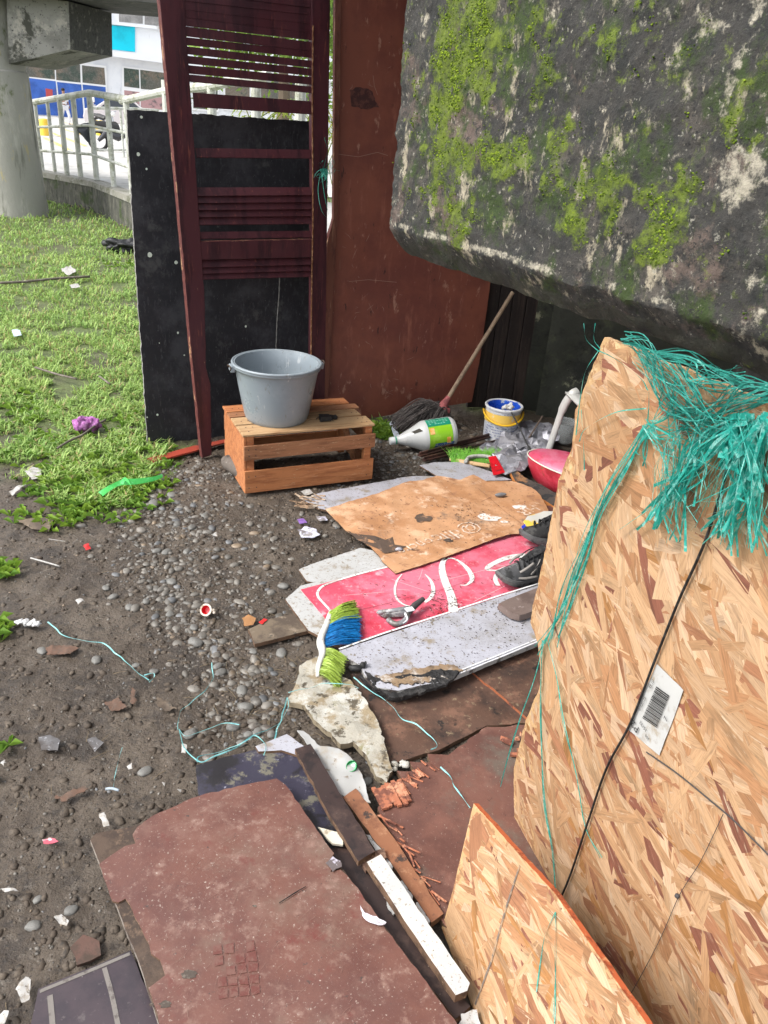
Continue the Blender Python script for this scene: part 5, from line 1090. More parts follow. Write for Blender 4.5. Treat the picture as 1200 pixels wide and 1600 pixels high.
# clear tub
tc_ = G(884, 700); mb = MB(); mb.lathe([(0, .002), (.05, .002), (.065, .12), (.07, .122), (.066, .118), (.051, .008), (0, .006)], Matrix.Translation((tc_.x, tc_.y+.1, 0)), 32)
obj('plastic_tub', mb, mat('cloudy_plastic', (.4, .42, .42), rough=.2, bump=None, alpha=.35), label='cloudy clear plastic tub under the white stool', cat='tub', smooth=True)
# red seat cushion with piping
sc0 = G(876, 728, .11); st = thing('vinyl_cushion', 'faded red vinyl cushion with white piping and rust stains', 'cushion', (sc0.x, sc0.y, 0))
REDV = mat('red_vinyl', (.46, .025, .045), [((.55, .07, .10), 5, .45, .65), ((.30, .02, .03), 8, .55, .7), ((.20, .11, .05), 11, .67, .73)], rough=.38, bump=(.1, 60), spec=.5)
PNKV = mat('pink_vinyl', (.50, .07, .13), [((.55, .16, .24), 5, .45, .65), ((.24, .13, .07), 13, .68, .74), ((.4, .03, .06), 8, .5, .65)], rough=.42, bump=(.1, 60), spec=.5)
SA = math.radians(-38); su = Vector((math.cos(SA), math.sin(SA), 0)); sv = Vector((-su.y, su.x, 0)); LS, WS = .23, .13
def seatp(a, lv, r):   # superellipse
    c_, s_ = math.cos(a), math.sin(a); x = math.copysign(abs(c_)**.75, c_)*LS*r; y = math.copysign(abs(s_)**.8, s_)*WS*r*(1.0+.25*c_); return sc0+su*(x+.06)+sv*y+Z*lv
nA = 48; mb = MB(); lev = [(-.105, .72), (-.09, .82), (-.04, .95), (-.01, 1.0), (.022, 1.02)]; 
for z, r in lev: mb.v += [tuple(seatp(2*math.pi*i/nA, z, r)) for i in range(nA)]
mb.f = [(j*nA+i, j*nA+(i+1) % nA, (j+1)*nA+(i+1) % nA, (j+1)*nA+i) for j in range(len(lev)-1) for i in range(nA)]+[tuple(range(nA-1, -1, -1))]; mb.m = [0]*len(mb.f); obj('side', mb, REDV, st, smooth=True, angle=60)
mb = MB(); lev = [(.022, 1.0), (.033, .95), (.044, .8), (.050, .55), (.052, .2), (.052, .01)]
for z, r in lev: mb.v += [tuple(seatp(2*math.pi*i/nA, z, r)) for i in range(nA)]
mb.f = [(j*nA+i, j*nA+(i+1) % nA, (j+1)*nA+(i+1) % nA, (j+1)*nA+i) for j in range(len(lev)-1) for i in range(nA)]+[tuple(range(5*nA, 6*nA))]; mb.m = [0]*len(mb.f); obj('top_pad', mb, PNKV, st, smooth='all')
mb = MB(); mb.tube([seatp(2*math.pi*i/nA, .023, 1.025) for i in range(nA+1)], .0035, 6, cap=False); obj('piping', mb, mat('cream_piping', (.62, .58, .5), bump=None), st, smooth='all')
# orange/black wooden slab
mb = sheet(pxs([(797, 737, .05), (805, 733, .06), (820, 745, .06), (845, 757, .06), (875, 775, .06), (900, 800, .05), (868, 792, .04), (830, 768, .04), (805, 752, .04)]), .02, .012, .001, disp=noisebump(10, .003))
obj('charred_slab', mb, [mat('charred_top', (.05, .04, .035), [((.22, .11, .05), 9, .52, .62), ((.02, .02, .02), 20, .5, .6)], rough=.8, bump=(.6, 60, (1, 1, 1), .005)), mat('orange_wood_side', (.42, .16, .045), [((.28, .09, .03), 10, .5, .65)], rough=.6)], label='orange wooden slab with charred top below the red cushion', cat='slab')
mb = sheet(pxs([(800, 742, .03), (822, 752, .03), (850, 775, .028), (880, 790, .03), (868, 793, .02), (838, 776, .02), (812, 760, .02), (800, 752, .02)]), .012, .012, .001)
obj('orange_rail', mb, [mat('orange_wood', (.48, .19, .05), [((.30, .10, .03), 9, .5, .65), ((.06, .04, .03), 14, .62, .7)], rough=.55)]*2, label='curved orange wooden piece at the foot of the charred slab', cat='board')

# ================================================================== BOARDS ON THE GROUND
DIRT = (.06, .05, .04)
def board(name, label, px, z, th, top, side=None, step=.018, rag=.003, disp=None, cat='board', seed=0, **k):
    mb = sheet(pxs(px, z), th, step, rag, disp, seed=seed); return obj(name, mb, [top, side or top], label=label, cat=cat, smooth=True, angle=30, **k)
WHB = mat('dirty_white_board', (.37, .37, .41), [((.30, .295, .31), 5, .45, .65), ((.42, .42, .465), 9, .55, .7), ((.20, .17, .13), 45, .60, .70), ((.06, .045, .035), 120, .62, .68, (1, 1.6, 1)), ((.25, .21, .16), 8, .60, .76), ((.10, .075, .055), 30, .68, .74, (1, 2.4, 1), 10)], rough=.45, bump=(.3, 50, (1, 1, 1), .002), spec=.4)
WHS = mat('white_board_speckled', (.41, .41, .40), [((.24, .20, .15), 55, .56, .68, (1, 1, 1), 9), ((.07, .055, .04), 130, .62, .68), ((.47, .47, .47), 7, .55, .7), ((.25, .21, .16), 8, .54, .74)], rough=.5, bump=(.4, 70, (1, 1, 1), .002))
MDF = mat('board_edge_brown', (.13, .075, .045), [((.06, .035, .022), 20, .45, .65), ((.22, .14, .08), 50, .6, .7)], rough=.8)
BURNB = mat('mouldy_brown_board', (.095, .052, .036), [((.045, .028, .022), 6, .42, .68), ((.17, .09, .06), 9, .52, .74), ((.22, .16, .10), 50, .60, .74), ((.02, .016, .014), 14, .6, .7), ((.30, .2, .14), 70, .70, .75)], rough=.6, bump=(.5, 40, (1, 1, 1), .004), spec=.4)
REDB = mat('red_brown_board', (.150, .068, .050), [((.10, .045, .035), 4, .40, .66), ((.20, .10, .075), 7, .52, .76), ((.12, .095, .075), 3.5, .54, .76), ((.34, .26, .21), 150, .64, .76), ((.045, .03, .025), 24, .66, .76)], rough=.55, bump=(.3, 60, (1, 1, 1), .003), spec=.4)
SUBB = mat('damp_chipboard', (.085, .058, .042), [((.05, .035, .027), 9, .45, .65), ((.14, .095, .065), 30, .55, .7)], rough=.8, bump=(.5, 70, (1, 1, 1), .003))
# floor boards
board('brown_board', 'dark mouldy brown board under the charred end of the white board', [(548, 1052), (640, 1058), (745, 1040), (760, 1070), (835, 1128), (760, 1134), (685, 1172), (640, 1185), (606, 1196), (590, 1150)], .004, .014, BURNB, MDF, rag=.004, seed=1, disp=noisebump(6, .003))
board('brown_board', 'brown board edged with orange beside the tall strand board', [(733, 1046), (780, 1020), (860, 1000), (875, 1150), (840, 1160), (832, 1130), (790, 1092)], .012, .014, BURNB, mat('orange_brown_edge', (.28, .09, .04), [((.1, .04, .03), 20, .5, .65)], rough=.7), seed=2)
splint = [(760, 1136), (835, 1132), (875, 1160), (890, 1420), (700, 1452), (686, 1432), (640, 1345), (600, 1285), (590, 1262), (598, 1250), (622, 1240), (606, 1226), (628, 1218), (620, 1205), (650, 1205), (640, 1190), (672, 1192), (668, 1178), (700, 1180)]
board('broken_board', 'wide red brown floor board with a splintered upper left end', splint, .018, .016, REDB, MDF, rag=.006, seed=3, disp=noisebump(5, .003))
mb = MB()
for k in range(9):
    a = G(583+k*5.0, 1232+k*-1.5+rnd.uniform(-3, 3), .022); b = G(600+k*5.0, 1262-k*1.2+rnd.uniform(-6, 6), .026); mb.beam(a, b, .010, .007, jit=.001)
obj('splinters', mb, mat('raw_splinter', (.36, .13, .07), [((.5, .25, .15), 30, .5, .65), ((.16, .06, .04), 20, .5, .6)], rough=.8), label='fresh orange splinters at the broken corner of the red brown floor board', cat='splinters')
mb = MB()
for k in range(7):
    a = G(806+rnd.uniform(-12, 16), 1148+k*5, .028); b = a+Vector((rnd.uniform(-.04, .04), rnd.uniform(-.012, .012), .004)); mb.beam(a, b, .012, .006, jit=.002)
obj('splinters', mb, _mc['raw_splinter'], label='orange splinters against the lower edge of the tall strand board', cat='splinters')
mb = MB()
for k in range(46):
    t = rnd.random(); x0, y0 = (598+70*t, 1235-45*t) if k % 2 else (592+100*t, 1262+160*t)
    a = G(x0+rnd.gauss(0, 5), y0+rnd.gauss(0, 5), .024); an = rnd.gauss(-.9, .35); L = rnd.uniform(.012, .045); b = a+Vector((math.cos(an), math.sin(an), rnd.uniform(-.05, .12)))*L; mb.beam(a, b, rnd.uniform(.0015, .005), .002, jit=.0008)
obj('splinters', mb, [_mc['raw_splinter']], kind='stuff', label='slivers of raw wood along the torn left edge of the red brown floor board')
# plaster slab
PLA = mat('mouldy_plaster', (.33, .31, .26), [((.44, .43, .39), 6, .5, .65), ((.24, .19, .12), 16, .48, .64), ((.08, .065, .045), 28, .55, .66), ((.20, .18, .09), 9, .58, .7), ((.03, .028, .024), 50, .66, .70)], rough=.85, bump=(.8, 40, (1, 1, 1), .006))
board('plaster_slab', 'mouldy speckled white plaster slab between pebbles and brown board', [(468, 1038, .02), (497, 1028, .02), (515, 1048, .03), (548, 1062, .03), (575, 1100, .03), (592, 1130, .03), (605, 1175, .03), (614, 1204, .03), (604, 1222, .03), (588, 1212, .03), (570, 1176, .03), (552, 1160, .02), (532, 1163, .02), (512, 1142, .02), (490, 1125, .015), (476, 1105, .015), (448, 1092, .015), (462, 1068, .02)], 0, .018, PLA, mat('plaster_edge', (.22, .18, .12), [((.08, .06, .04), 30, .5, .65)], rough=.9), step=.012, rag=.006, seed=4, disp=noisebump(14, .008, 60, .003), cat='slab')
mb = MB(); 
for k in range(7): mb.ball(G(612+k*4+rnd.gauss(0, 2), 1196+rnd.gauss(0, 5), .012), rnd.uniform(.006, .012), 2, nz=.6, sc=(1, 1, .6))
obj('plaster_crumbs', mb, PLA, label='crumbs of white plaster at the lower tip of the slab', cat='rubble', smooth='all')
# dark printed poster board
PRT = mat('dark_print', (.035, .032, .05), [((.16, .15, .18), 5, .56, .66), ((.14, .13, .10), 16, .54, .62, (1, 1, 1), 8), ((.30, .30, .36), 40, .67, .72), ((.02, .018, .02), 4, .5, .6)], rough=.4, bump=(.2, 40), spec=.5)
board('printed_board', 'dark printed board with muddy specks under the big red board', [(306, 1196), (345, 1184), (400, 1171), (440, 1168), (468, 1178), (492, 1200), (515, 1235), (545, 1300), (580, 1340), (520, 1340), (430, 1240), (330, 1262), (310, 1240)], .012, .008, PRT, seed=5, disp=noisebump(9, .004))
board('board_offcut', 'bright white board offcut above the dark printed board', [(399, 1166), (448, 1147), (478, 1168), (470, 1182), (440, 1172), (404, 1174)], .02, .008, WHB, MDF, rag=.002, seed=6)
board('plastic_strip', 'torn white plastic strip running beside the dark batten', [(464, 1141), (474, 1142), (500, 1165), (530, 1170), (552, 1190), (566, 1210), (579, 1256), (560, 1252), (530, 1240), (510, 1205), (487, 1172)], .030, .004, mat('white_plastic_torn', (.37, .37, .36), [((.35, .32, .27), 12, .55, .7), ((.2, .16, .12), 40, .64, .7)], rough=.4), step=.012, rag=.004, disp=noisebump(18, .010, 50, .003), seed=7, cat='plastic')
# bottle cap green
c = G(551, 1199, .028); t = thing('bottle_cap', 'small green plastic bottle cap lying beside the torn white strip', 'cap', c)
Mx = Matrix.Translation(c) @ Matrix.Rotation(.5, 4, 'X') @ Matrix.Rotation(-.3, 4, 'Y'); mb = MB(); mb.lathe([(0, 0), (.013, 0), (.0145, .003), (.0148, .012), (.0132, .0125), (.0128, .004), (0, .003)], Mx, 28); obj('shell', mb, mat('green_cap', (.01, .22, .06), rough=.3, bump=None, spec=.5), t, smooth=True)
mb = MB(); mb.lathe([(.0105, .004), (.0108, .0062), (.0095, .0064), (.0092, .004)], Mx, 24); obj('inner_ring', mb, mat('pale_green_cap', (.08, .45, .2), rough=.3, bump=None), t, smooth=True)
# battens
def batten(name, label, a, b, wpx_pts, z, th, m_, side, seed=0, rag=.002):
    return board(name, label, wpx_pts, z, th, m_, side, step=.014, rag=rag, seed=seed, cat='batten')
DKB = mat('dark_varnished_wood', (.040, .026, .024), [((.07, .045, .038), 8, .5, .65), ((.022, .016, .016), 14, .5, .65), ((.3, .25, .2), 90, .72, .76)], rough=.5, bump=(.3, 60, (1, 1, 1), .002))
board('batten', 'long black brown plank in the gap beside the big red board', [(505, 1330), (540, 1318), (640, 1455), (735, 1572), (712, 1592), (620, 1475)], .02, .02, DKB, MDF, seed=8, cat='batten')
board('batten', 'dark varnished batten lying from the plaster slab towards the white one', [(461, 1170, .05), (485, 1162, .05), (535, 1245, .055), (586, 1330, .06), (560, 1346, .06), (505, 1255, .055)], 0, .016, DKB, MDF, seed=9, cat='batten')
BRB = mat('brown_batten_wood', (.24, .105, .055), [((.14, .06, .035), 8, .45, .65), ((.34, .18, .10), 20, .56, .7), ((.05, .035, .03), 18, .62, .7)], rough=.6, bump=(.3, 50, (1, 1, 1), .003))
board('batten', 'long reddish brown batten right of the white one', [(536, 1246, .035), (556, 1232, .035), (620, 1315, .035), (693, 1428, .03), (674, 1442, .03), (610, 1345, .035)], 0, .018, BRB, MDF, seed=10, cat='batten')
BW = mat('white_painted_batten', (.42, .42, .41), [((.5, .48, .44), 8, .5, .65), ((.25, .2, .15), 50, .63, .69), ((.47, .47, .47), 4, .5, .6), ((.12, .1, .08), 120, .62, .7)], rough=.5, bump=(.3, 60, (1, 1, 1), .002))
board('batten', 'white painted batten with brown sides between the red board and strand board', [(573, 1347, .075), (595, 1335, .075), (603, 1345, .075), (670, 1444, .07), (734, 1536, .065), (730, 1548, .065), (712, 1555, .065), (640, 1450, .07)], 0, .024, BW, MDF, seed=11, rag=.002, cat='batten')
board('offcut', 'broken white board end under the reddish brown batten', [(572, 1304), (596, 1306), (618, 1335), (612, 1368), (590, 1335)], .03, .01, WHS, MDF, seed=12, rag=.006)
board('offcut', 'pale torn sliver sticking out beside the big red board', [(497, 1292), (527, 1300), (536, 1310), (536, 1320), (520, 1318)], .04, .006, mat('cream_sliver', (.58, .54, .44), [((.3, .25, .18), 30, .55, .68)], rough=.7), seed=13, rag=.004)
board('offcut', 'burnt brown scrap under the tip of the white batten', [(560, 1340), (600, 1325), (604, 1340), (580, 1352), (572, 1360)], .045, .012, mat('burnt_scrap', (.09, .05, .035), [((.2, .12, .08), 30, .5, .65)], rough=.8), seed=14, rag=.006)
for px, lab, sd in ([[(590, 1370), (600, 1365), (640, 1430), (632, 1440)], 'grimy white sliver left of the white batten', 15], [[(620, 1380), (628, 1376), (645, 1400), (640, 1412)], 'small mossy white chip right of the white batten', 16], [[(650, 1410), (660, 1408), (672, 1440), (664, 1448)], 'pale chip near the lower end of the reddish batten', 17], [[(720, 1585), (745, 1578), (760, 1620), (715, 1625)], 'white plastic scrap at the bottom by the short strand board', 18], [[(600, 1400), (612, 1398), (622, 1420), (615, 1428)], 'cream flake in the dark gap by the white batten', 19]):
    board('chip', lab, px, .03, .006, WHS, seed=sd, rag=.006, step=.008, cat='chip', disp=noisebump(30, .004))
# big red board: chipboard core + red veneer
rt = thing('red_board', 'large worn red brown board with torn veneer in the foreground', 'board', G(430, 1450, .03))
mb = sheet(pxs([(141, 1312), (150, 1302), (205, 1292), (300, 1262), (430, 1219), (445, 1228), (520, 1336), (600, 1446), (745, 1640), (262, 1640), (216, 1500)], .052), .016, .03, .002, seed=20); obj('core', mb, [SUBB, mat('painted_edge', (.25, .22, .19), [((.08, .06, .05), 20, .5, .6)], rough=.7)], rt, smooth=True)
VEN = mat('red_veneer', (.142, .062, .046), [((.105, .045, .036), 4, .36, .70), ((.175, .092, .072), 8, .48, .80), ((.165, .12, .092), 3.0, .48, .82, (1, 1, 1), 11), ((.24, .15, .12), 26, .52, .80, (1, 1, 1), 11), ((.40, .33, .28), 170, .62, .76), ((.13, .038, .030), 12, .58, .80), ((.05, .04, .035), 60, .68, .76)], rough=.42, bump=(.25, 90, (1, 1, 1), .002), bump2=(.3, 9, (1, 1, 1), .004), spec=.5)
mb = sheet(pxs([(207, 1304), (214, 1293), (238, 1275), (300, 1247), (372, 1228), (432, 1216), (446, 1226), (490, 1288), (522, 1333), (514, 1345), (522, 1352), (516, 1362), (532, 1358), (560, 1388), (598, 1444), (745, 1640), (262, 1640), (232, 1544), (258, 1524), (250, 1500), (236, 1490), (233, 1474), (196, 1404), (185, 1410), (176, 1408), (155, 1350), (195, 1322), (212, 1318)], .0575), .005, .016, .0035, seed=21, disp=noisebump(4, .0015, 14, .0006)); obj('veneer', mb, [VEN, MDF], rt, smooth=True)
mb = MB()
for x, y, sx, sy in ((295, 1523, .014, .009), (258, 1570, .010, .007), (398, 1416, .004, .003), (236, 1570, .004, .003)):
    mb = MB(); c = G(x, y, .0583); pts = [c+Vector((sx*math.cos(a)*(1+.3*rnd.uniform(-1, 1)), sy*math.sin(a)*(1+.3*rnd.uniform(-1, 1)), .0008)) for a in np.linspace(0, 6.28, 15)[:-1]]; mb.add(pts, [tuple(range(14))]); obj('dent', mb, mat('dent_dark', (.07, .055, .045), [((.14, .12, .1), 90, .5, .65)], rough=.9), rt, label='dark dent in the red surface')
mb = MB(); a = G(436, 1411, .061); b = G(478, 1385, .061); mb.tube([a, a.lerp(b, .5)+Vector((.001, .001, .001)), b], [.0008, .0014, .0008], 5); obj('twig', mb, mat('black_twig', (.015, .014, .013), bump=None), label='thin black twig lying on the big red board', cat='twig')
board('torn_flake', 'torn white and grey flake on the right edge of the red board', [(563, 1415), (570, 1425), (588, 1432), (604, 1440), (596, 1446), (578, 1440), (566, 1430)], .066, .001, mat('lilac_white', (.62, .6, .66), [((.3, .28, .3), 30, .55, .65)], rough=.4, bump=None), step=.006, rag=.004, seed=23, cat='flake', disp=noisebump(40, .005))
board('torn_flake', 'grey torn chip at the notch of the red board', [(509, 1348), (520, 1338), (532, 1345), (534, 1354), (520, 1362)], .0625, .002, mat('grey_chip', (.12, .10, .10), [((.4, .38, .44), 25, .58, .62)], rough=.5), step=.006, rag=.003, seed=24, cat='flake')
# faint printed blocks, scratches
mb = MB()
for r_ in range(5):
    for c_ in range(4):
        if rnd.random() < .85:
            x0, y0 = 333+c_*17+r_*2, 1478+r_*17-c_*2
            q = [G(x0+dx+rnd.uniform(-1.5, 1.5), y0+dy+rnd.uniform(-1.5, 1.5), .0592) for dx, dy in ((0, 0), (14, -2), (15, 12), (1, 14))]; mb.add(q[::-1], [(0, 1, 2, 3)])
obj('red_blocks', mb, mat('darker_red_print', (.120, .042, .034), [((.15, .075, .06), 60, .40, .60)], rough=.5), rt, kind='stuff', label='darker red patch of small blocks')
mb = MB()
for k in range(70):
    c = G(rnd.uniform(200, 620), rnd.uniform(1240, 1600), .0596)
    if not (c.x < 9 and G(c.x, c.y, 0)): pass
    px_ = rnd.uniform(215, 560); py_ = rnd.uniform(1270, 1590)
    if py_ > 1600 or px_ > 445+(py_-1228)*.66-12 or px_ < 205+max(0, (py_-1404))*.32+8 or py_ < 1300-(px_-210)*.33+10: continue
    c = G(px_, py_, .0594); a = rnd.gauss(.9, .5); L = rnd.uniform(.008, .05); d = Vector((math.cos(a), math.sin(a), 0)); mid = Vector((-d.y, d.x, 0))*rnd.gauss(0, .002)
    mb.ribbon([c-d*L/2, c+mid, c+d*L/2], [.0002, rnd.uniform(.0004, .0009), .0002])
obj('scratches', mb, mat('pale_board_scratch', (.22, .13, .105), bump=None), rt, kind='stuff', label='fine pale scratches')
# dark tile lower-left
TIL = mat('dark_tile', (.050, .036, .042), [((.035, .027, .033), 6, .45, .65), ((.09, .075, .075), 40, .62, .72), ((.3, .28, .26), 90, .72, .75)], rough=.45, bump=(.2, 60, (1, 1, 1), .001), spec=.45)
tl = thing('grooved_tile', 'dark plum grey panel with pale grooves in the lower left corner', 'panel', G(150, 1560))
mb = sheet(pxs([(60, 1545), (130, 1516), (204, 1485), (252, 1600), (262, 1640), (40, 1640)], .014), .014, .03, .002, seed=25); obj('face', mb, [TIL, MDF], tl)
GRV = mat('pale_groove', (.17, .155, .14), [((.09, .075, .07), 30, .5, .65)], rough=.8)
for q, w_ in (([(62, 1549), (130, 1521), (203, 1490)], .007), ([(163, 1512), (175, 1556), (186, 1610)], .009), ([(78, 1555), (82, 1600), (84, 1640)], .010)):
    mb = MB(); mb.ribbon(smoothpath([G(x, y, .0150) for x, y in q], 8), w_); obj('groove', mb, GRV, tl)
board('clay_lump', 'flat red brown clay lump above the dark plum panel', [(110, 1480), (130, 1460), (155, 1470), (158, 1492), (120, 1508)], .004, .008, mat('red_clay', (.10, .055, .042), [((.06, .04, .03), 12, .5, .65)], rough=.8, bump=(.5, 40, (1, 1, 1), .004)), seed=26, rag=.006, cat='clay')
# grey wooden plank piece
GWD = mat('damp_grey_wood', (.15, .115, .08), [((.08, .06, .045), 7, .45, .65), ((.24, .19, .14), 16, .56, .7), ((.04, .035, .03), 30, .6, .68)], rough=.75, bump=(.5, 40, (1, 1, 1), .004))
board('plank_end', 'short damp brown plank end tucked under the white board corner', [(388, 983), (420, 968), (462, 957), (486, 984), (440, 996), (398, 1006)], .006, .014, GWD, MDF, seed=27, cat='plank')
board('leaf', 'dry orange leaf scrap beside the brown plank end', [(378, 966), (388, 960), (400, 965), (396, 976), (382, 978)], .008, .002, mat('orange_leaf', (.34, .17, .07), [((.2, .1, .05), 20, .5, .65)], rough=.8), step=.008, rag=.004, seed=28, disp=noisebump(40, .004), cat='leaf')
board('red_scrap', 'little red scrap beside the brown plank end', [(404, 972), (412, 966), (418, 968), (410, 975)], .010, .001, mat('red_scrap', (.5, .03, .03), bump=None, rough=.4), step=.006, seed=29, cat='scrap')
# white boards at the back
board('white_board', 'long thin white board under the back edge of the brown sheet', [(470, 780, .012), (500, 770, .014), (570, 757, .016), (640, 744, .018), (682, 744, .018), (690, 760, .018), (600, 780, .016), (520, 800, .014), (500, 795, .012)], 0, .010, WHB, MDF, seed=30, rag=.004)
mb = MB()
for k in range(26):
    a = G(470+rnd.uniform(0, 40), 780+rnd.uniform(-6, 14), rnd.uniform(.008, .03)); b = a+Vector((-rnd.uniform(.02, .06), rnd.uniform(-.02, .03), rnd.uniform(-.012, .01))); mb.beam(a, b, .007, .004, jit=.001)
obj('splinters', mb, mat('pale_splinter', (.33, .22, .14), [((.5, .42, .33), 30, .5, .6), ((.12, .08, .05), 30, .55, .65)], rough=.8), label='splintered pale wood at the left end of the thin white board', cat='splinters')
board('white_board', 'small white board corner behind the brown sheet and the green brush', [(655, 727), (680, 722), (722, 722), (770, 738), (800, 750), (740, 752), (690, 748)], .022, .006, WHB, MDF, seed=31)
board('white_board', 'narrow stained white strip above the red sign', [(467, 890), (485, 882), (563, 856), (620, 868), (660, 890), (560, 900), (500, 912), (480, 908)], .016, .008, WHS, MDF, seed=32, rag=.003)
# red sign
sg = thing('red_sign', 'pinkish red sign board with white script strokes lying on the ground', 'sign', G(640, 930))
SZ = .024
mb = sheet(pxs([(446, 936), (470, 915), (600, 884), (700, 860), (800, 832), (850, 828), (880, 870), (880, 905), (780, 935), (700, 962), (600, 990), (535, 1012), (510, 1000), (482, 985), (462, 958)], SZ), .010, .02, .002, seed=33); obj('base', mb, [WHS, MDF], sg, smooth=True)
SRED = mat('sign_red', (.52, .065, .105), [((.60, .16, .22), 3, .42, .62), ((.45, .035, .06), 5, .52, .7), ((.64, .34, .38), 16, .58, .74), ((.18, .05, .05), 70, .67, .73), ((.60, .24, .28), 60, .60, .70), ((.30, .10, .10), 9, .64, .74)], rough=.42, bump=(.15, 60), spec=.45)
mb = sheet(pxs([(470, 921), (500, 913), (600, 886), (700, 860), (800, 834), (848, 832), (868, 870), (868, 902), (780, 932), (700, 958), (620, 984), (532, 1008), (505, 962)], SZ+.0022), .002, .03, .001, seed=34); obj('red_face', mb, [SRED, SRED], sg, smooth=True)
LTR = mat('sign_white', (.66, .65, .62), [((.2, .17, .13), 60, .60, .67), ((.5, .4, .38), 9, .56, .7)], rough=.5, bump=None)
def sbrush(q, w_, nm='lettering', z=SZ+.0040, n=8):
    p = smoothpath([G(x, y, z) for x, y in q], n); k = len(p); w_ = [q*1.35 for q in w_] if hasattr(w_, '__len__') else w_*1.2; ws = np.interp(np.linspace(0, 1, k), np.linspace(0, 1, len(w_)), w_) if hasattr(w_, '__len__') else w_
    mb = MB(); mb.ribbon(p, list(ws) if hasattr(w_, '__len__') else w_); obj(nm, mb, LTR, sg)
sbrush([(612, 884), (560, 897), (512, 912), (498, 922), (497, 932), (508, 945), (522, 960)], .0075, 'border_line')
sbrush([(628, 897), (620, 908), (617, 922), (620, 935), (630, 944), (644, 948)], [.003, .006, .006, .005, .004])
sbrush([(664, 897), (673, 907), (677, 920), (674, 932), (664, 941)], [.002, .008, .011, .011, .009])
sbrush([(697, 872), (692, 878), (691, 892), (697, 912), (705, 932), (709, 957)], [.012, .015, .02, .022, .024, .026])
sbrush([(692, 876), (703, 872), (716, 876), (730, 888), (737, 900), (736, 908), (728, 914), (718, 914)], [.004, .005, .008, .014, .015, .010, .006, .003])
sbrush([(827, 868), (805, 869), (785, 874), (765, 884), (760, 890)], [.024, .022, .018, .016, .012])
sbrush([(760, 890), (775, 891), (790, 885)], [.012, .006, .004]); sbrush([(828, 869), (820, 880), (800, 893), (782, 897), (776, 893)], [.008, .012, .016, .014, .004]); sbrush([(776, 897), (774, 905), (778, 915)], [.010, .013, .014])
mb = MB(); C_ = mat('pale_scratch', (.7, .52, .54), bump=None)
for q in ([(612, 905), (650, 918), (668, 924)], [(660, 890), (657, 900), (654, 906)], [(615, 920), (640, 922)], [(700, 905), (760, 890), (800, 880)], [(540, 930), (600, 925)], [(740, 940), (790, 915)]): mb.ribbon([G(x, y, SZ+.0036) for x, y in q], .0016)
obj('scratches', mb, C_, sg, kind='stuff')
mb = MB(); mb.ribbon(smoothpath([G(x, y, SZ+.0046) for x, y in ((560, 953), (600, 944), (650, 930), (690, 921), (740, 905))], 5), .0012); obj('thread', mb, mat('dark_thread', (.05, .03, .03), bump=None), label='dark thread lying across the red sign', cat='thread')
# debris on sign
mb = MB()
for k in range(130):
    x, y = (rnd.gauss(690, 14), rnd.gauss(945, 12)) if k < 70 else (rnd.uniform(560, 840), rnd.uniform(900, 950))
    c = G(x, y, SZ+.007); L = rnd.uniform(.003, .016); a = rnd.uniform(0, 6.28); d = Vector((math.cos(a), math.sin(a), 0)); mb.tube([c-d*L/2, c+d*L/2+Z*.001], [.0011, .0007], 4)
obj('mud_crumbs', mb, mat('mud', (.07, .045, .035), [((.03, .02, .02), 60, .5, .6)], bump=None), kind='stuff', label='dark crumbs and stalks scattered over the red sign')
# large white board in front with charred edge
wbp = [(530, 1017, .045), (600, 992, .045), (700, 960, .045), (775, 935, .048), (850, 912, .05), (885, 990, .052), (838, 1006, .05), (775, 1030, .05), (718, 1054, .05), (690, 1066, .048), (655, 1072, .046), (622, 1080, .045), (590, 1075, .044), (570, 1055, .044), (562, 1040, .044), (545, 1030, .045)]
wt_ = thing('scorched_board', 'large scuffed white panel with a charred front corner overlapping the sign', 'panel', G(690, 1010, 0.03))
mb = sheet(pxs(wbp), .016, .014, .002, seed=35, disp=noisebump(4, .003, 30, .0008)); obj('face', mb, [WHB, mat('white_edge_dark', (.34, .33, .31), [((.06, .05, .045), 16, .5, .62)], rough=.6)], wt_, smooth=True)
mb = MB(); 
for q, z in (([(530, 1014), (600, 989), (700, 957), (775, 932), (850, 909)], .049),): mb.ribbon([G(x, y, z) for x, y in q], .007)
mb.ribbon([G(x, y, .054) for x, y in ((722, 1046), (780, 1023), (838, 999), (880, 985))], .004); mb.ribbon([G(x, y, .0545) for x, y in ((720, 1051), (780, 1027), (838, 1003), (880, 990))], .0035)
obj('trim', mb, mat('trim_white', (.68, .68, .68), [((.2, .17, .13), 30, .6, .68)], bump=None), wt_, label='raised white trim line')
CHR = mat('charcoal', (.010, .009, .009), [((.035, .032, .03), 30, .5, .65), ((.16, .15, .14), 60, .70, .75)], rough=.55, bump=(1.0, 50, (1, 2, 1), .008), spec=.5)
SCO = mat('scorched_brown', (.24, .165, .10), [((.06, .045, .035), 16, .46, .66), ((.44, .40, .36), 12, .54, .70)], rough=.7)
mb = sheet(pxs([(585, 1056, .0515), (620, 1051, .0525), (650, 1044, .0530), (690, 1037, .0545), (712, 1040, .0545), (724, 1048, .054), (700, 1056, .054), (655, 1066, .053), (615, 1070, .052)]), .003, .006, .014, seed=36, disp=noisebump(30, .001)); obj('scorch', mb, [SCO, SCO], wt_, smooth=True, label='scorched brown band')
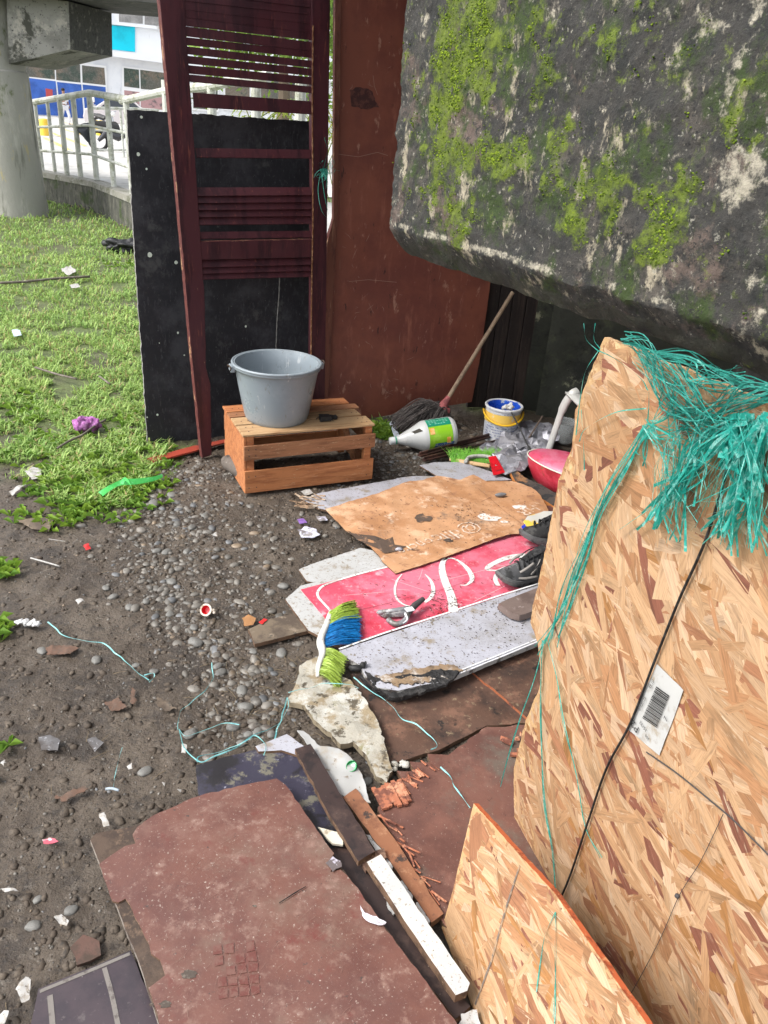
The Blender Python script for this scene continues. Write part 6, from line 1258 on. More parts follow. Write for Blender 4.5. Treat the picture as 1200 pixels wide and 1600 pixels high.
mb = sheet(pxs([(570, 1050, .050), (590, 1058, .053), (615, 1057, .055), (640, 1052, .0565), (660, 1053, .058), (676, 1046, .0585), (700, 1046, .0595), (718, 1050, .058), (700, 1068, .048), (660, 1082, .040), (615, 1090, .038), (588, 1078, .038)]), .010, .0045, .0045, seed=37, disp=noisebump(50, .004, 160, .003)); obj('charred_edge', mb, [CHR, CHR], wt_, smooth=True, label='black crackled charcoal edge')
board('charred_end', 'black sooty strip below the charred corner of the white panel', [(560, 1055, .03), (575, 1052, .03), (610, 1085, .025), (640, 1088, .02), (620, 1094, .02), (590, 1085, .02)], 0, .01, CHR, seed=38, rag=.005, step=.01, cat='charcoal')
mb = MB()
for k in range(420):
    a, b_ = rnd.random(), rnd.random()**1.3; c = G(535+310*a+60*b_*(1-a), 1012-100*a+(30+62*(1-a*.3))*b_, .052)
    if k < 120: c = G(rnd.gauss(800, 26), rnd.gauss(950, 12), .054)
    L = rnd.uniform(.0015, .008)*(2.2 if k % 29 == 0 else 1); an = rnd.uniform(0, 6.28); d = Vector((math.cos(an), math.sin(an), 0)); nn_ = Vector((-d.y, d.x, 0))*rnd.gauss(0, .2)*L; mb.tube([c-d*L/2, c+nn_, c+d*L/2], [.0006, .0011, .0005], 4)
obj('mud_crumbs', mb, _mc['mud'], kind='stuff', label='brown stalks and dirt flecks scattered over the large white panel')
# orange brown cardboard
cd = thing('cardboard_sheet', 'tan brown cardboard sheet with worn upside down white print', 'cardboard', G(680, 820))
def cdz(x, y): return .010*noise.noise(Vector((x*5, y*5, 11)))+.004*noise.noise(Vector((x*16, y*16, 4)))+.0012*noise.noise(Vector((x*60, y*60, 4)))
CDM = mat('tan_cardboard', (.46, .25, .13), [((.38, .19, .09), 5, .42, .62), ((.58, .36, .22), 4, .52, .7), ((.60, .44, .32), 9, .60, .72), ((.30, .15, .08), 14, .60, .70), ((.12, .07, .045), 70, .63, .72), ((.13, .10, .08), 3.4, .60, .76, (1, 1, 1), 11)], rough=.7, bump=(.3, 40, (1, 1, 1), .003), bump2=(.2, 160))
cpx = [(508, 797, .03), (570, 777, .036), (640, 752, .042), (660, 750, .045), (682, 742, .045), (720, 748, .046), (740, 741, .048), (762, 752, .046), (800, 752, .046), (830, 762, .046), (845, 775, .046), (856, 798, .046), (858, 812, .044), (840, 825, .044), (824, 831, .044), (800, 834, .042), (760, 846, .042), (700, 868, .040), (655, 884, .038), (618, 895, .036), (600, 880, .034), (580, 855, .033), (540, 830, .031)]
mb = sheet(pxs(cpx), .004, .014, .0022, seed=39, disp=cdz); obj('sheet', mb, [CDM, MDF], cd, smooth=True, angle=60)
A_ = np.array([[G(*p).x, G(*p).y, 1] for p in cpx]); Zz = np.array([p[2] for p in cpx]); kk = np.linalg.lstsq(A_, Zz, rcond=None)[0]
def on_cd(x, y, off=.002):
    g = G(x, y, .04)
    for _ in range(4): g = G(x, y, kk[0]*g.x+kk[1]*g.y+kk[2]+cdz(g.x, g.y)+off)
    return g
def cd_at(x, y, off=.002): return Vector((x, y, kk[0]*x+kk[1]*y+kk[2]+cdz(x, y)+off))
PRN = mat('worn_white_print', (.58, .47, .38), [((.46, .26, .14), 60, .46, .60)], rough=.7, bump=None)
def cd_text(body, px, h, ux, nm='lettering'):
    Vt, Ft = text_geo(body, 1.0); c = on_cd(*px); ux = ux.normalized(); uy = Vector((-ux.y, ux.x, 0)); mb = MB(); 
    mb.add([cd_at(c.x+ux.x*v.x*h+uy.x*v.y*h, c.y+ux.y*v.x*h+uy.y*v.y*h, .0022) for v in Vt], Ft); obj(nm, mb, PRN, cd)
ta, tb = on_cd(745, 822), on_cd(640, 856); cd_text('@dilc', (715, 832), .105, tb-ta); cd_text('oncre', (650, 853), .075, tb-ta); cd_text('HR', (826, 797), .08, tb-ta)
mb = MB()
def splat(px, rx, ry, n=16, seed=0, z=.0024):
    c = on_cd(*px); vs = [cd_at(c.x, c.y, z)]
    for i in range(n):
        a = 2*math.pi*i/n; r = 1+.45*noise.noise(Vector((math.cos(a)*1.6, math.sin(a)*1.6, seed))); vs.append(cd_at(c.x+rx*r*math.cos(a), c.y+ry*r*math.sin(a), z))
    mb.add(vs, [(0, i+1, (i+1) % n+1) for i in range(n)])
splat((764, 809), .05, .026, seed=2); splat((787, 815), .016, .012, seed=4); splat((812, 792), .03, .02, seed=7); obj('white_patch', mb, mat('worn_patch', (.62, .60, .56), [((.45, .25, .14), 50, .52, .6)], bump=None), cd)
for a_ in (((660, 811), .034, .036, 9), ((700, 844), .02, .012, 19), ((645, 858), .018, .010, 29)): mb = MB(); splat(*a_[:3], seed=a_[3], n=40); obj('dark_stain', mb, mat('wet_stain', (.085, .058, .043), [((.30, .17, .10), 22, .52, .66), ((.06, .045, .035), 9, .55, .7)], rough=.8), cd)
mb = MB(); lp = [(542, 829), (560, 833), (585, 838), (608, 845), (612, 838), (618, 850), (636, 852), (622, 862), (600, 866), (592, 856), (575, 850), (558, 842)]; lv = [on_cd(x+rnd.uniform(-2, 2), y+rnd.uniform(-1.5, 1.5), .0024) for x, y in lp]; mb.add([sum(lv, Vector())/len(lv)]+lv, [(0, i+1, (i+1) % len(lv)+1) for i in range(len(lv))])
obj('dark_stain', mb, mat('wet_stain', (.14, .085, .055), [((.30, .17, .10), 16, .48, .66), ((.06, .045, .035), 9, .55, .7)], rough=.8), cd)
mb = MB(); mb.ribbon([on_cd(x, y, .003) for x, y in ((746, 762), (765, 778), (790, 800), (815, 818))], .0016); mb.ribbon([on_cd(x, y, .003) for x, y in ((752, 784), (768, 776))], .002); mb.ribbon([on_cd(x, y, .003) for x, y in ((683, 746), (700, 766), (730, 790))], .0009); obj('crease', mb, mat('crease_dark', (.2, .1, .06), bump=None), cd)
mb = MB()
for k in range(150):
    x, y = (rnd.gauss(734, 12), rnd.gauss(801, 7)) if k < 45 else (rnd.uniform(560, 830), rnd.uniform(775, 850))
    if y > 895-(x-618)*.30: continue
    c = on_cd(x, y, .004); L = rnd.uniform(.002, .011)*(2 if k % 23 == 0 else 1); a = rnd.uniform(0, 6.28); d = Vector((math.cos(a), math.sin(a), 0)); mb.tube([c-d*L/2, c+d*L/2], [.0011, .0008], 4)
obj('mud_crumbs', mb, _mc['mud'], kind='stuff', label='dark crumbs and bark bits scattered on the tan cardboard')
mb = MB(); c = on_cd(782, 773, .011); mb.ball(c, .014, 3, sc=(2.1, .8, .7), nz=.1, rotz=.35); obj('grey_pebble', mb, mat('grey_pebble', (.17, .17, .175), [((.3, .3, .3), 20, .5, .65)], rough=.4), label='smooth oblong grey pebble on the tan cardboard', cat='stone', smooth='all')
mb = MB(); c = on_cd(623, 858, .006); mb.ball(c, .014, 2, sc=(1, .8, .5), nz=.6); obj('grey_scrap', mb, mat('lilac_grey', (.30, .29, .33), [((.5, .48, .5), 20, .5, .65)], rough=.5), label='small lilac grey scrap beside the stain on the cardboard', cat='scrap', smooth='all')
# lid with yellow and white print
board('yellow_lid', 'crumpled yellow and white printed carton lid by the dark shoe', [(818, 815, .06), (825, 806, .065), (850, 798, .07), (880, 800, .07), (880, 832, .06), (828, 835, .055)], 0, .004, mat('white_yellow_print', (.5, .49, .45), [((.72, .50, .08), 9, .50, .54), ((.45, .4, .3), 20, .66, .72)], rough=.35, bump=None), mat('yellow_side', (.7, .52, .12), bump=None), seed=41, rag=.001, disp=noisebump(20, .004), cat='lid')
board('blue_scrap', 'tiny blue scrap left of the yellow lid', [(815, 822, .058), (822, 817, .06), (824, 828, .058), (818, 829, .056)], 0, .004, mat('blue_scrap', (.02, .05, .45), bump=None, rough=.4), step=.006, seed=42, cat='scrap')
board('plank', 'dark red brown plank corner next to the strand board', [(848, 790, .03), (900, 790, .03), (900, 870, .03), (868, 840, .03)], 0, .012, mat('red_brown_plank', (.12, .05, .04), [((.07, .03, .025), 9, .5, .65)], rough=.6), seed=43)
# ---------------- shoes
def shoe(c, ang, label, L=.27, main=None, tilt=0):
    t = thing('shoe', label, 'shoe', c); M_ = Matrix.Translation(c) @ Matrix.Rotation(ang, 4, 'Z') @ Matrix.Rotation(tilt, 4, 'X')
    def wid(s_): return .047*(math.sin(min(1, s_/.12)*math.pi/2)**.6)*(1-.22*math.exp(-((s_-.48)/.18)**2))*(1 if s_ < .8 else math.cos((s_-.8)/.2*math.pi/2*.82)**.6)
    def wid2(s_): s_ = min(max(s_, .0), 1); return max(.006, wid(max(.004, s_)))
    # sole
    n = 26; ss = [i/(n-1) for i in range(n)]; mb = MB(); lev = [(0, .9), (.006, 1.0), (.024, 1.04), (.030, .98)]
    outl = [(s_, 1) for s_ in ss]+[(s_, -1) for s_ in ss[::-1]]; m_ = len(outl)
    for z, k in lev:
        for s_, sg_ in outl: zz = z+(.016*max(0, s_-.7)/.3)**1+.0 if z < 1 else z; mb.v.append(tuple(M_ @ Vector(((s_-.5)*L*k, sg_*wid2(s_)*k, zz+(.012*(max(0, s_-.75)/.25)**2)))))
    mb.f = [(j*m_+i, j*m_+(i+1) % m_, (j+1)*m_+(i+1) % m_, (j+1)*m_+i) for j in range(3) for i in range(m_)]+[tuple(range(m_-1, -1, -1)), tuple(range(3*m_, 4*m_))]; mb.m = [0]*len(mb.f)
    obj('sole', mb, mat('grey_rubber_sole', (.085, .085, .085), [((.15, .145, .135), 9, .5, .65), ((.03, .03, .03), 18, .5, .65)], rough=.7), t, smooth=True)
    # upper: cross-section arcs along length; s=1 toe
    mb = MB(); N1, N2 = 28, 15; vs = []
    for i in range(N1):
        s_ = i/(N1-1); w_ = wid2(s_)*.97; h = np.interp(s_, [0, .08, .2, .35, .5, .65, .8, .93, 1], [.052, .075, .082, .088, .082, .062, .046, .034, .006])
        for j in range(N2):
            a = math.pi*j/(N2-1); y = w_*math.cos(a)*(1-.18*math.sin(a)); z = .028+(h)*abs(math.sin(a))**.75
            if .05 < s_ < .42: z = min(z, .028+h-.010*math.sin(a)*0)
            vs.append(M_ @ Vector(((s_-.5)*L*.985, y, z+(.012*(max(0, s_-.75)/.25)**2))))
    mb.add(vs, [(i*N2+j, i*N2+j+1, (i+1)*N2+j+1, (i+1)*N2+j) for i in range(N1-1) for j in range(N2-1) if not (.07 < i/(N1-1) < .36 and 4 <= j <= 9)])
    o = obj('upper', mb, main, t, smooth=True, angle=60); md = o.modifiers.new('s', 'SOLIDIFY'); md.thickness = .004
    # tongue, toe cap, laces
    mb = MB(); pts = [M_ @ Vector(p) for p in ((.04*1, 0, .098), (.0, 0, .118), (-.03, 0, .132), (-.05, 0, .138))]; mb.ribbon(smoothpath(pts, 4), [.03]*4+[.038]*9, M_.to_3x3() @ Vector((.3, 0, 1))); o = obj('tongue', mb, mat('black_cloth', (.015, .015, .016), [((.04, .04, .04), 30, .5, .65)], rough=.9), t); md = o.modifiers.new('s', 'SOLIDIFY'); md.thickness = .006
    mb = MB()
    for k in range(6):
        x = .065-.020*k; z = .083+.0075*k; pts = [M_ @ Vector(p) for p in ((x-.004, -.026, z-.008), (x, -.01, z+.008), (x+.004, .01, z+.008), (x+.006, .026, z-.008))]; mb.tube(smoothpath(pts, 4), .0024, 6)
        pts = [M_ @ Vector(p) for p in ((x-.012, -.026, z-.006), (x, 0, z+.011), (x+.008, .026, z-.008))]; mb.tube(smoothpath(pts, 4), .0022, 6)
    for sg_ in (-1, 1): mb.tube(smoothpath([M_ @ Vector(p) for p in ((-.035, 0, .132), (-.02, sg_*.025, .125), (.0, sg_*.045, .10), (.03, sg_*.05, .075))], 5), .0022, 6)
    obj('laces', mb, mat('black_lace', (.012, .012, .012), bump=None, rough=.9), t, smooth='all')
    return t, M_
UPM = mat('grey_black_upper', (.06, .06, .062), [((.16, .15, .145), 9, .48, .60), ((.02, .02, .02), 12, .55, .66), ((.2, .19, .17), 60, .66, .72)], rough=.8, bump=(.4, 120, (1, 1, 1), .002))
c = G(826, 906, .035); sh, M_ = shoe(c, math.radians(207), 'grimy grey and black lace up trainer on the red sign', .28, UPM)
mb = MB()
for sg_ in (-1, 1):
    for pts in ([(.075, sg_*.035, .068), (.05, sg_*.040, .085), (.02, sg_*.036, .098)], [(.03, sg_*.044, .055), (.01, sg_*.043, .078), (-.01, sg_*.034, .108)], [(.095, sg_*.030, .05), (.06, sg_*.045, .045), (.0, sg_*.048, .045)]):
        mb.tube(smoothpath([M_ @ Vector(p) for p in pts], 5), .0045, 6, flat=.6)
obj('trim', mb, mat('taupe_trim', (.24, .22, .20), rough=.8), sh, smooth='all')
c = G(857, 850, .045); shoe(c, math.radians(185), 'black canvas shoe right behind the grey trainer', .24, mat('black_canvas', (.022, .022, .022), [((.06, .058, .055), 20, .5, .65)], rough=.9, bump=(.5, 80, (1, 1, 1), .003)), tilt=.3)
board('brick_piece', 'worn brown stone slab between trainer and strand board', [(779, 943, .085), (790, 936, .09), (840, 918, .09), (880, 910, .09), (880, 945, .09), (845, 952, .085), (812, 962, .08), (798, 958, .08)], 0, .025, mat('brown_stone', (.15, .11, .095), [((.10, .07, .06), 8, .45, .65), ((.24, .19, .17), 40, .6, .7), ((.16, .07, .05), 5, .55, .65)], rough=.7, bump=(.4, 60, (1, 1, 1), .003)), seed=44, rag=.002, cat='brick')
# brush with green and blue bristles
br0 = G(530, 1000, .05); bh = thing('scrub_brush', 'broom head with lime green and blue bristles beside the red sign', 'brush', br0)
hp = [G(x, y, z) for x, y, z in ((517, 957, .045), (511, 975, .05), (501, 1000, .055), (504, 1020, .055), (498, 1040, .055), (496, 1057, .05))]
mb = MB(); sp_ = smoothpath(hp, 8); mb.tube(sp_, list(np.interp(np.linspace(0, 1, len(sp_)), [0, .15, .4, .6, .85, 1], [.011, .013, .015, .013, .009, .006])), 12, flat=.75); obj('block', mb, mat('white_block', (.52, .51, .47), [((.25, .22, .17), 20, .55, .68), ((.08, .07, .05), 50, .64, .7)], rough=.5), bh, smooth='all')
BLB = mat('blue_bristle', (.01, .17, .45), [((.005, .09, .28), 40, .45, .65), ((.05, .32, .65), 60, .6, .7)], rough=.45, bump=None); GRB = mat('green_bristle', (.30, .42, .06), [((.18, .26, .04), 40, .45, .65), ((.45, .55, .15), 60, .6, .7)], rough=.45, bump=None)
def tuft(p0, p1, q0, q1, n, m_, nm='bristles', arc=.012):
    mb = MB()
    for k in range(n):
        t = rnd.random(); r2_ = max(0, min(1, t+rnd.gauss(0, .06))); a = p0.lerp(p1, t)+Vector((rnd.gauss(0, .002), rnd.gauss(0, .002), rnd.uniform(-.01, .006))); L = rnd.uniform(.82, 1.02); b = q0.lerp(q1, r2_); b = a.lerp(b, L)+Vector((rnd.gauss(0, .004), rnd.gauss(0, .004), rnd.uniform(-.014, .008)))
        mb.ribbon(smoothpath([a, a.lerp(b, .5)+Z*arc+Vector((rnd.gauss(0, .002), rnd.gauss(0, .003), 0)), b], 3), .0017, Vector((rnd.gauss(0, .6), rnd.gauss(0, .6), 1)))
    obj(nm, mb, m_, bh, kind='stuff')
tuft(G(515, 958, .05), G(514, 978, .052), G(556, 940, .05), G(562, 966, .045), 620, GRB)
tuft(G(514, 978, .052), G(505, 1010, .055), G(562, 964, .045), G(562, 1000, .05), 900, BLB)
tuft(G(506, 1014, .055), G(498, 1052, .052), G(540, 1028, .045), G(530, 1072, .03), 820, GRB)
# black clip by the brush
mb = MB(); c = G(556, 1044, .045); mb.ball(c, .016, 2, sc=(1.4, .7, .7), nz=.5); mb.ball(c+Vector((.02, .006, .01)), .010, 2, nz=.4); mb.tube([c, c+Vector((.03, .02, .012)), c+Vector((.03, -.0, .02))], .003, 6); obj('burnt_clip', mb, BLKR, label='melted black plastic lump between the brush and the white panel', cat='plastic', smooth='all')
# grey pliers/knife tool
tk = thing('folding_tool', 'grimy grey hand tool lying on the red sign', 'tool', G(630, 960, .04))
mb = MB(); mb.hexa([G(*p) for p in ((587, 958, .035), (600, 966, .035), (640, 964, .035), (636, 950, .035), (588, 955, .048), (604, 958, .052), (640, 955, .058), (636, 946, .056))]); mb.tube(smoothpath([G(590, 957, .045), G(615, 954, .056), G(640, 950, .058)], 5), .009, 8); mb.tube(smoothpath([G(606, 968, .036), G(618, 975, .04), G(632, 970, .045), G(640, 955, .05)], 5), .010, 8); obj('jaw', mb, mat('grimy_metal', (.26, .26, .27), [((.14, .13, .12), 20, .45, .6), ((.45, .44, .42), 40, .6, .7)], metal=.35, rough=.5), tk, smooth=True, bevel=.003)
mb = MB(); mb.tube([G(640, 955, .055), G(648, 946, .06), G(661, 936, .062)], [.011, .012, .009], 10); obj('grip', mb, mat('dark_grip', (.06, .055, .055), [((.14, .13, .12), 20, .5, .65)], rough=.7), tk, smooth=True)
mb = MB(); c = G(640, 952, .072); mb.box(c, (.026, .020, .003), (1, .5, 0), (-.5, 1, 0), Z); mb.tube(smoothpath([G(633, 958, .06), G(636, 968, .05), G(629, 974, .045)], 4), .004, 6); obj('tag', mb, mat('white_tag', (.66, .67, .68), bump=None), tk)

# ================================================================== LITTER
PAP = mat('white_scrap', (.40, .39, .37), [((.30, .27, .23), 50, .48, .62), ((.12, .10, .08), 110, .6, .68)], rough=.6)
def scrap(px, lab, m_=PAP, z=.006, nm='paper_scrap', seed=1, amp=.006, cat='scrap', step=.008, rag=.003):
    return board(nm, lab, px, z, .0015, m_, seed=seed, step=step, rag=rag, disp=noisebump(30, amp, 80, amp*.4), cat=cat)
scrap([(38, 736), (50, 729), (64, 732), (65, 745), (50, 748)], 'crumpled white paper scrap at the grass edge', seed=51)
scrap([(14, 768), (30, 758), (41, 756), (26, 768), (20, 775)], 'split white sliver of wood left of the grass edge', seed=52, nm='wood_sliver')
scrap([(26, 812), (60, 809), (84, 811), (76, 830), (50, 826)], 'flat triangular brown wood chip on the bare soil', GWD, .008, 'wood_chip', 53, .001, 'chip')
mb = MB(); mb.tube(smoothpath([G(48, 872, .006), G(70, 878, .008), G(94, 885, .006)], 4), .0032, 6); obj('white_stick', mb, PAP, label='thin white plastic stick lying on the bare soil', cat='stick', smooth='all')
mb = MB(); mb.tube([G(76, 842, .005), G(102, 846, .005)], .0012, 5); obj('white_stick', mb, PAP, label='very thin pale straw above the white stick', cat='stick')
for px, r, lab, sd in ((( 34, 973), .014, 'tissue', 1), ):
    mb = MB(); c = G(34, 973, .01); 
    for dx, rr in ((-.008, .012), (.012, .013), (.03, .010), (.042, .014), (.052, .010)): mb.ball(c+Vector((dx, .002*rnd.gauss(0, 1), 0)), rr, 3, sc=(1, .8, .7), nz=.9)
    obj('tissue', mb, mat('tissue_white', (.55, .55, .54), [((.6, .6, .6), 30, .5, .65)], rough=.8, bump=(.6, 60, (1, 1, 1), .004)), label='crumpled white tissue at the start of the blue twine', cat='tissue', smooth='all')
# cup: red inside white rim
c = G(322, 953, .012); cp = thing('small_cup', 'tiny white cup with a bright red inside lying among the pebbles', 'cup', c)
Mx = Matrix.Translation(c) @ Matrix.Rotation(math.radians(52), 4, 'X') @ Matrix.Rotation(math.radians(-12), 4, 'Y'); mb = MB(); mb.lathe([(.010, -.022), (.014, -.018), (.017, -.002), (.0215, .001), (.0215, .0035), (.0155, .0035)], Mx, 32); obj('body', mb, mat('cream_plastic', (.55, .48, .40), [((.25, .18, .12), 40, .5, .65)], rough=.4), cp, smooth=True)
mb = MB(); mb.lathe([(.0158, .0030), (.013, -.006), (.010, -.016), (0, -.017)], Mx, 32); obj('inside', mb, mat('bright_red', (.55, .01, .02), rough=.3, bump=None, spec=.5), cp, smooth=True)
mb = MB()
for k in range(6): mb.ball(c+Vector((.022+.004*k*.5, .01-.005*k, -.004+.003*(k % 3))), .0055, 1, nz=.5)
obj('chewed_edge', mb, _mc['cream_plastic'], cp, smooth='all')
# blue twine on soil
PBT = mat('pale_blue_twine', (.22, .50, .50), [((.12, .34, .36), 50, .5, .65), ((.4, .62, .6), 60, .6, .7)], rough=.45, bump=None)
def gtw(q, w_, lab, z=.010, m_=PBT):
    mb = MB(); p = smoothpath([G(x, y, z+.006*rnd.random()) for x, y in q], 8)
    p = [v+Vector((noise.noise(v*25), noise.noise(v*25+Vector((9, 0, 0))), 0))*.004 for v in p]
    mb.ribbon(p, [w_*(1+.35*noise.noise(v*40)) for v in p], (0, -.6, 1), tw=6); mb.tube(p, w_*.18, 5); obj('twine', mb, m_, label=lab, cat='twine')
gtw([(75, 971), (100, 992), (130, 1001), (163, 1005), (185, 1025), (210, 1046), (232, 1063)], .0038, 'pale blue twine running from the tissue across the soil'); gtw([(225, 1055), (240, 1052), (241, 1058), (232, 1066)], .003, 'curled end of the pale blue twine')
gtw([(425, 1165), (440, 1120), (449, 1090), (448, 1110), (430, 1135), (395, 1150), (365, 1170), (340, 1180), (312, 1190), (290, 1170), (280, 1140), (290, 1150), (315, 1143), (350, 1130), (372, 1132)], .0036, 'loop of teal twine lying over the pebbles')
gtw([(308, 1190), (312, 1182), (345, 1175), (385, 1157), (400, 1150), (415, 1165), (412, 1180)], .0036, 'teal twine crossing the top of the dark printed board', .02)
gtw([(330, 1035), (332, 1060), (320, 1080), (298, 1098), (280, 1115), (278, 1140)], .0024, 'thin pale twine above the teal loop')
gtw([(552, 1058), (580, 1080), (610, 1100), (628, 1122), (650, 1132), (672, 1150), (683, 1165), (675, 1172)], .0034, 'pale blue twine curving over the mouldy brown board', .03)
gtw([(688, 1198), (705, 1215), (712, 1230), (722, 1245), (735, 1262)], .0034, 'short pale twine on the red brown floor board', .03)
gtw([(450, 1082), (480, 1075), (510, 1068), (545, 1070), (560, 1075)], .002, 'thin pale twine over the plaster slab', .045)
gtw([(192, 1168), (184, 1190), (178, 1215), (176, 1230)], .0012, 'hair thin blue thread on the soil')
# bright green plastic strip
mb = MB(); q = smoothpath([G(x, y, z) for x, y, z in ((157, 772, .02), (172, 762, .035), (190, 754, .04), (215, 752, .04), (240, 748, .045), (254, 743, .05))], 6); mb.ribbon(q, list(np.interp(np.linspace(0, 1, len(q)), [0, .3, .5, 1], [.03, .02, .028, .016])), (0, -.7, 1), tw=1.2); mb.ribbon(smoothpath([G(190, 756, .04), G(195, 748, .055), G(203, 756, .045), G(205, 762, .03)], 5), .014, (0, -.7, 1), tw=2)
obj('green_strip', mb, mat('neon_green', (.10, .62, .14), [((.18, .75, .25), 20, .5, .65)], rough=.35, bump=(.4, 80), transl=.3), label='bright green plastic strip lying at the edge of the grass', cat='plastic')
# purple bag bundles
for px, py, r, lab in ((127, 664, .042, 'purple crumpled bundle on the grass, left half'), (144, 662, .040, 'purple crumpled bundle on the grass, right half')):
    mb = MB(); mb.ball(G(px, py, .03), r, 4, nz=.5, sc=(1, .9, .95)); mb.v = [tuple(Vector(v)+Vector([noise.noise(Vector(v)*70+Vector((i*9, 0, 0)))*.007 for i in range(3)])) for v in mb.v]
    obj('purple_bundle', mb, mat('purple_fabric', (.30, .09, .28), [((.42, .18, .40), 18, .5, .65), ((.18, .05, .18), 30, .5, .65)], rough=.7, bump=(.6, 60, (1, 1, 1), .006)), label=lab, cat='bundle', smooth='all')
# sticks in the grass
for q, r, lab in (([(90, 700), (110, 688), (128, 680), (150, 664), (165, 656)], .006, 'crooked twig lying under the purple bundle'), ([(55, 574), (90, 585), (120, 592)], .007, 'pale dry stick half hidden in the grass'), ([(0, 442), (40, 440), (90, 435), (140, 432)], .012, 'long dark stick lying across the far grass'), ([(155, 588), (172, 600)], .006, 'short grey stick in the grass')):
    mb = MB(); mb.tube(smoothpath([G(x, y, .03) for x, y in q], 4), r, 6); obj('stick', mb, mat('grey_stick', (.13, .11, .09), [((.22, .19, .16), 20, .5, .65)], rough=.85), label=lab, cat='stick', smooth='all')
scrap([(95, 420), (110, 415), (120, 424), (105, 430)], 'pale flattened paper on the far grass', z=.05, seed=55, amp=.02, step=.03); scrap([(108, 445), (122, 443), (126, 449), (112, 450)], 'second pale scrap beside the far dark stick', z=.05, seed=56, amp=.01, step=.03); scrap([(18, 515), (30, 514), (34, 524), (22, 526)], 'bluish plastic scrap on the left grass', mat('bluish_film', (.45, .55, .58), bump=None, rough=.3), .04, seed=57, amp=.01, step=.02)
mb = MB(); c = G(190, 384, .06); mb.ball(c, .13, 4, sc=(1.3, .7, .55), nz=.8); mb.v = [tuple(Vector(v)+Vector([noise.noise(Vector(v)*18+Vector((i*9, 0, 0)))*.03 for i in range(3)])) for v in mb.v]
obj('black_bag', mb, mat('black_bag_plastic', (.015, .015, .016), [((.05, .05, .055), 9, .5, .65)], rough=.4, bump=(.6, 30, (1, 1, 1), .01)), label='crumpled black bag on the grass near the ramp wall', cat='bag', smooth='all')
# clear film & lilac scraps near crate
FIL = mat('lilac_film', (.52, .52, .62), [((.24, .22, .22), 16, .52, .60), ((.7, .7, .72), 20, .6, .7)], rough=.25, bump=None)
scrap([(465, 828), (478, 822), (494, 828), (500, 836), (486, 840), (470, 838)], 'crinkled lilac film scrap left of the cardboard', FIL, seed=58, amp=.008, nm='film_scrap'); scrap([(464, 812), (474, 810), (480, 817), (468, 818)], 'small violet film scrap above the lilac one', mat('violet_film', (.22, .12, .36), bump=None, rough=.3), seed=59, nm='film_scrap'); scrap([(493, 806), (508, 805), (512, 812), (500, 814)], 'thin clear film flake beside the cardboard corner', FIL, seed=60, nm='film_scrap')
scrap([(470, 768), (482, 764), (490, 770), (478, 774)], 'grey white flake in front of the crate', seed=61)
scrap([(60, 1152), (78, 1148), (94, 1156), (90, 1172), (64, 1172)], 'sooty translucent film pressed into the soil', mat('sooty_film', (.12, .115, .115), [((.08, .07, .065), 20, .42, .62), ((.4, .4, .42), 50, .58, .7)], rough=.3, bump=None), z=.004, seed=62, nm='film_scrap', amp=.004); scrap([(136, 1156), (150, 1152), (162, 1160), (148, 1174)], 'second sooty film scrap right of the first', _mc['sooty_film'], z=.004, seed=63, nm='film_scrap', amp=.004)
k = 70
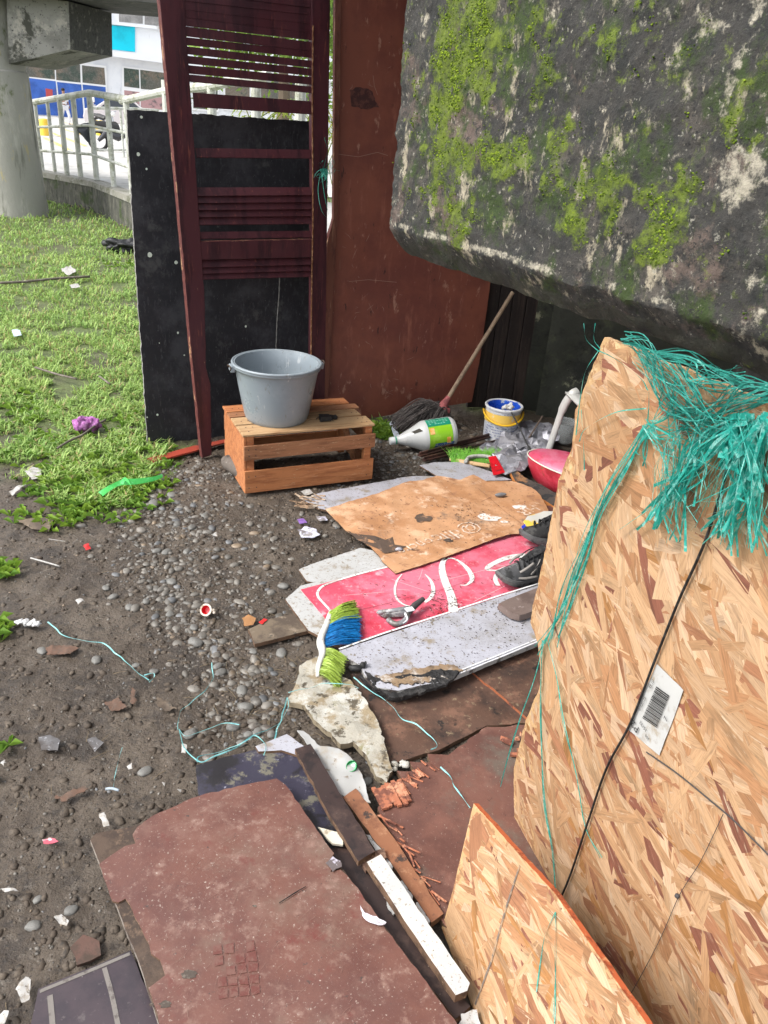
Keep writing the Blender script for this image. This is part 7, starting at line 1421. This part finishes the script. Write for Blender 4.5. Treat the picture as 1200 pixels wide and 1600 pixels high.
for px, lab in (([(118, 938), (126, 935), (131, 938), (122, 944)], 'tiny white flake above the tissue twine'), ([(155, 1272), (163, 1270), (171, 1290), (162, 1292)], 'torn white flake near the corner of the red board'), ([(84, 1432), (96, 1428), (108, 1440), (104, 1446), (92, 1442)], 'crumpled white flake by the oval stone'), ([(2, 1388), (20, 1388), (28, 1392), (8, 1394)], 'flat white flake at the left margin'), ([(24, 1545), (40, 1525), (48, 1530), (46, 1562), (34, 1568)], 'large ragged white flake beside the plum panel'), ([(-10, 1592), (6, 1578), (14, 1580), (4, 1610)], 'white flake in the bottom left corner'), ([(253, 1222), (258, 1222), (257, 1228)], 'tiny white triangle on the soil'), ([(277, 1234), (284, 1232), (282, 1238)], 'tiny white fleck left of the dark printed board'), ([(284, 1163), (292, 1165), (290, 1178), (283, 1176)], 'white flake caught beside the teal loop'), ([(198, 1196), (206, 1192), (207, 1200), (200, 1202)], 'little white crumb by the oval grey stone'), ([(0, 1192), (8, 1186), (6, 1198)], 'white crumb at the left edge of the soil'), ([(330, 835), (338, 832), (340, 838)], 'white crumb among the cobbles')):
    scrap(px, lab, seed=k, step=.005, rag=.002, nm='flake', z=.008); k += 1
scrap([(66, 1312), (78, 1307), (91, 1313), (78, 1317), (68, 1318)], 'small pink and white wrapper scrap on the soil', mat('pink_wrapper', (.55, .12, .16), [((.7, .6, .6), 40, .55, .62)], rough=.4, bump=None), seed=90, nm='wrapper', step=.005)
scrap([(131, 852), (138, 849), (142, 856), (134, 859)], 'small red fleck on the bare soil', mat('red_scrap', (.4, .03, .03)), seed=91, nm='wrapper', step=.005)
mb = MB(); mb.tube(smoothpath([G(165, 1233, .008), G(175, 1232, .010), G(186, 1235, .008)], 4), .0035, 7); obj('wrapper', mb, mat('pale_blue_wrapper', (.35, .42, .48), [((.2, .2, .22), 30, .5, .65)], rough=.5), label='twisted pale blue wrapper end on the soil', cat='scrap', smooth='all')
for px, lab, sd in (([(70, 1010), (100, 1006), (125, 1012), (110, 1022), (74, 1022)], 'flattened rusty brown bark chip left of the blue twine', 92), ([(163, 1098), (185, 1090), (198, 1105), (175, 1112)], 'rust red bark chip below the blue twine', 93), ([(85, 1245), (130, 1228), (138, 1232), (100, 1252)], 'long brown bark sliver pressed into the mud', 94), ([(202, 1075), (208, 1074), (211, 1098), (205, 1100)], 'narrow orange brown wood sliver on the soil', 95), ([(245, 1090), (262, 1096), (276, 1108), (262, 1110), (246, 1102)], 'grey weathered wood chip left of the teal loop', 96)):
    scrap(px, lab, mat('bark_chip', (.13, .075, .052), [((.09, .065, .05), 24, .44, .66)], rough=.85, bump=(.6, 60)) if sd != 96 else GWD, z=.001, seed=sd, nm='bark_chip', amp=.004, cat='chip', step=.005, rag=.009)
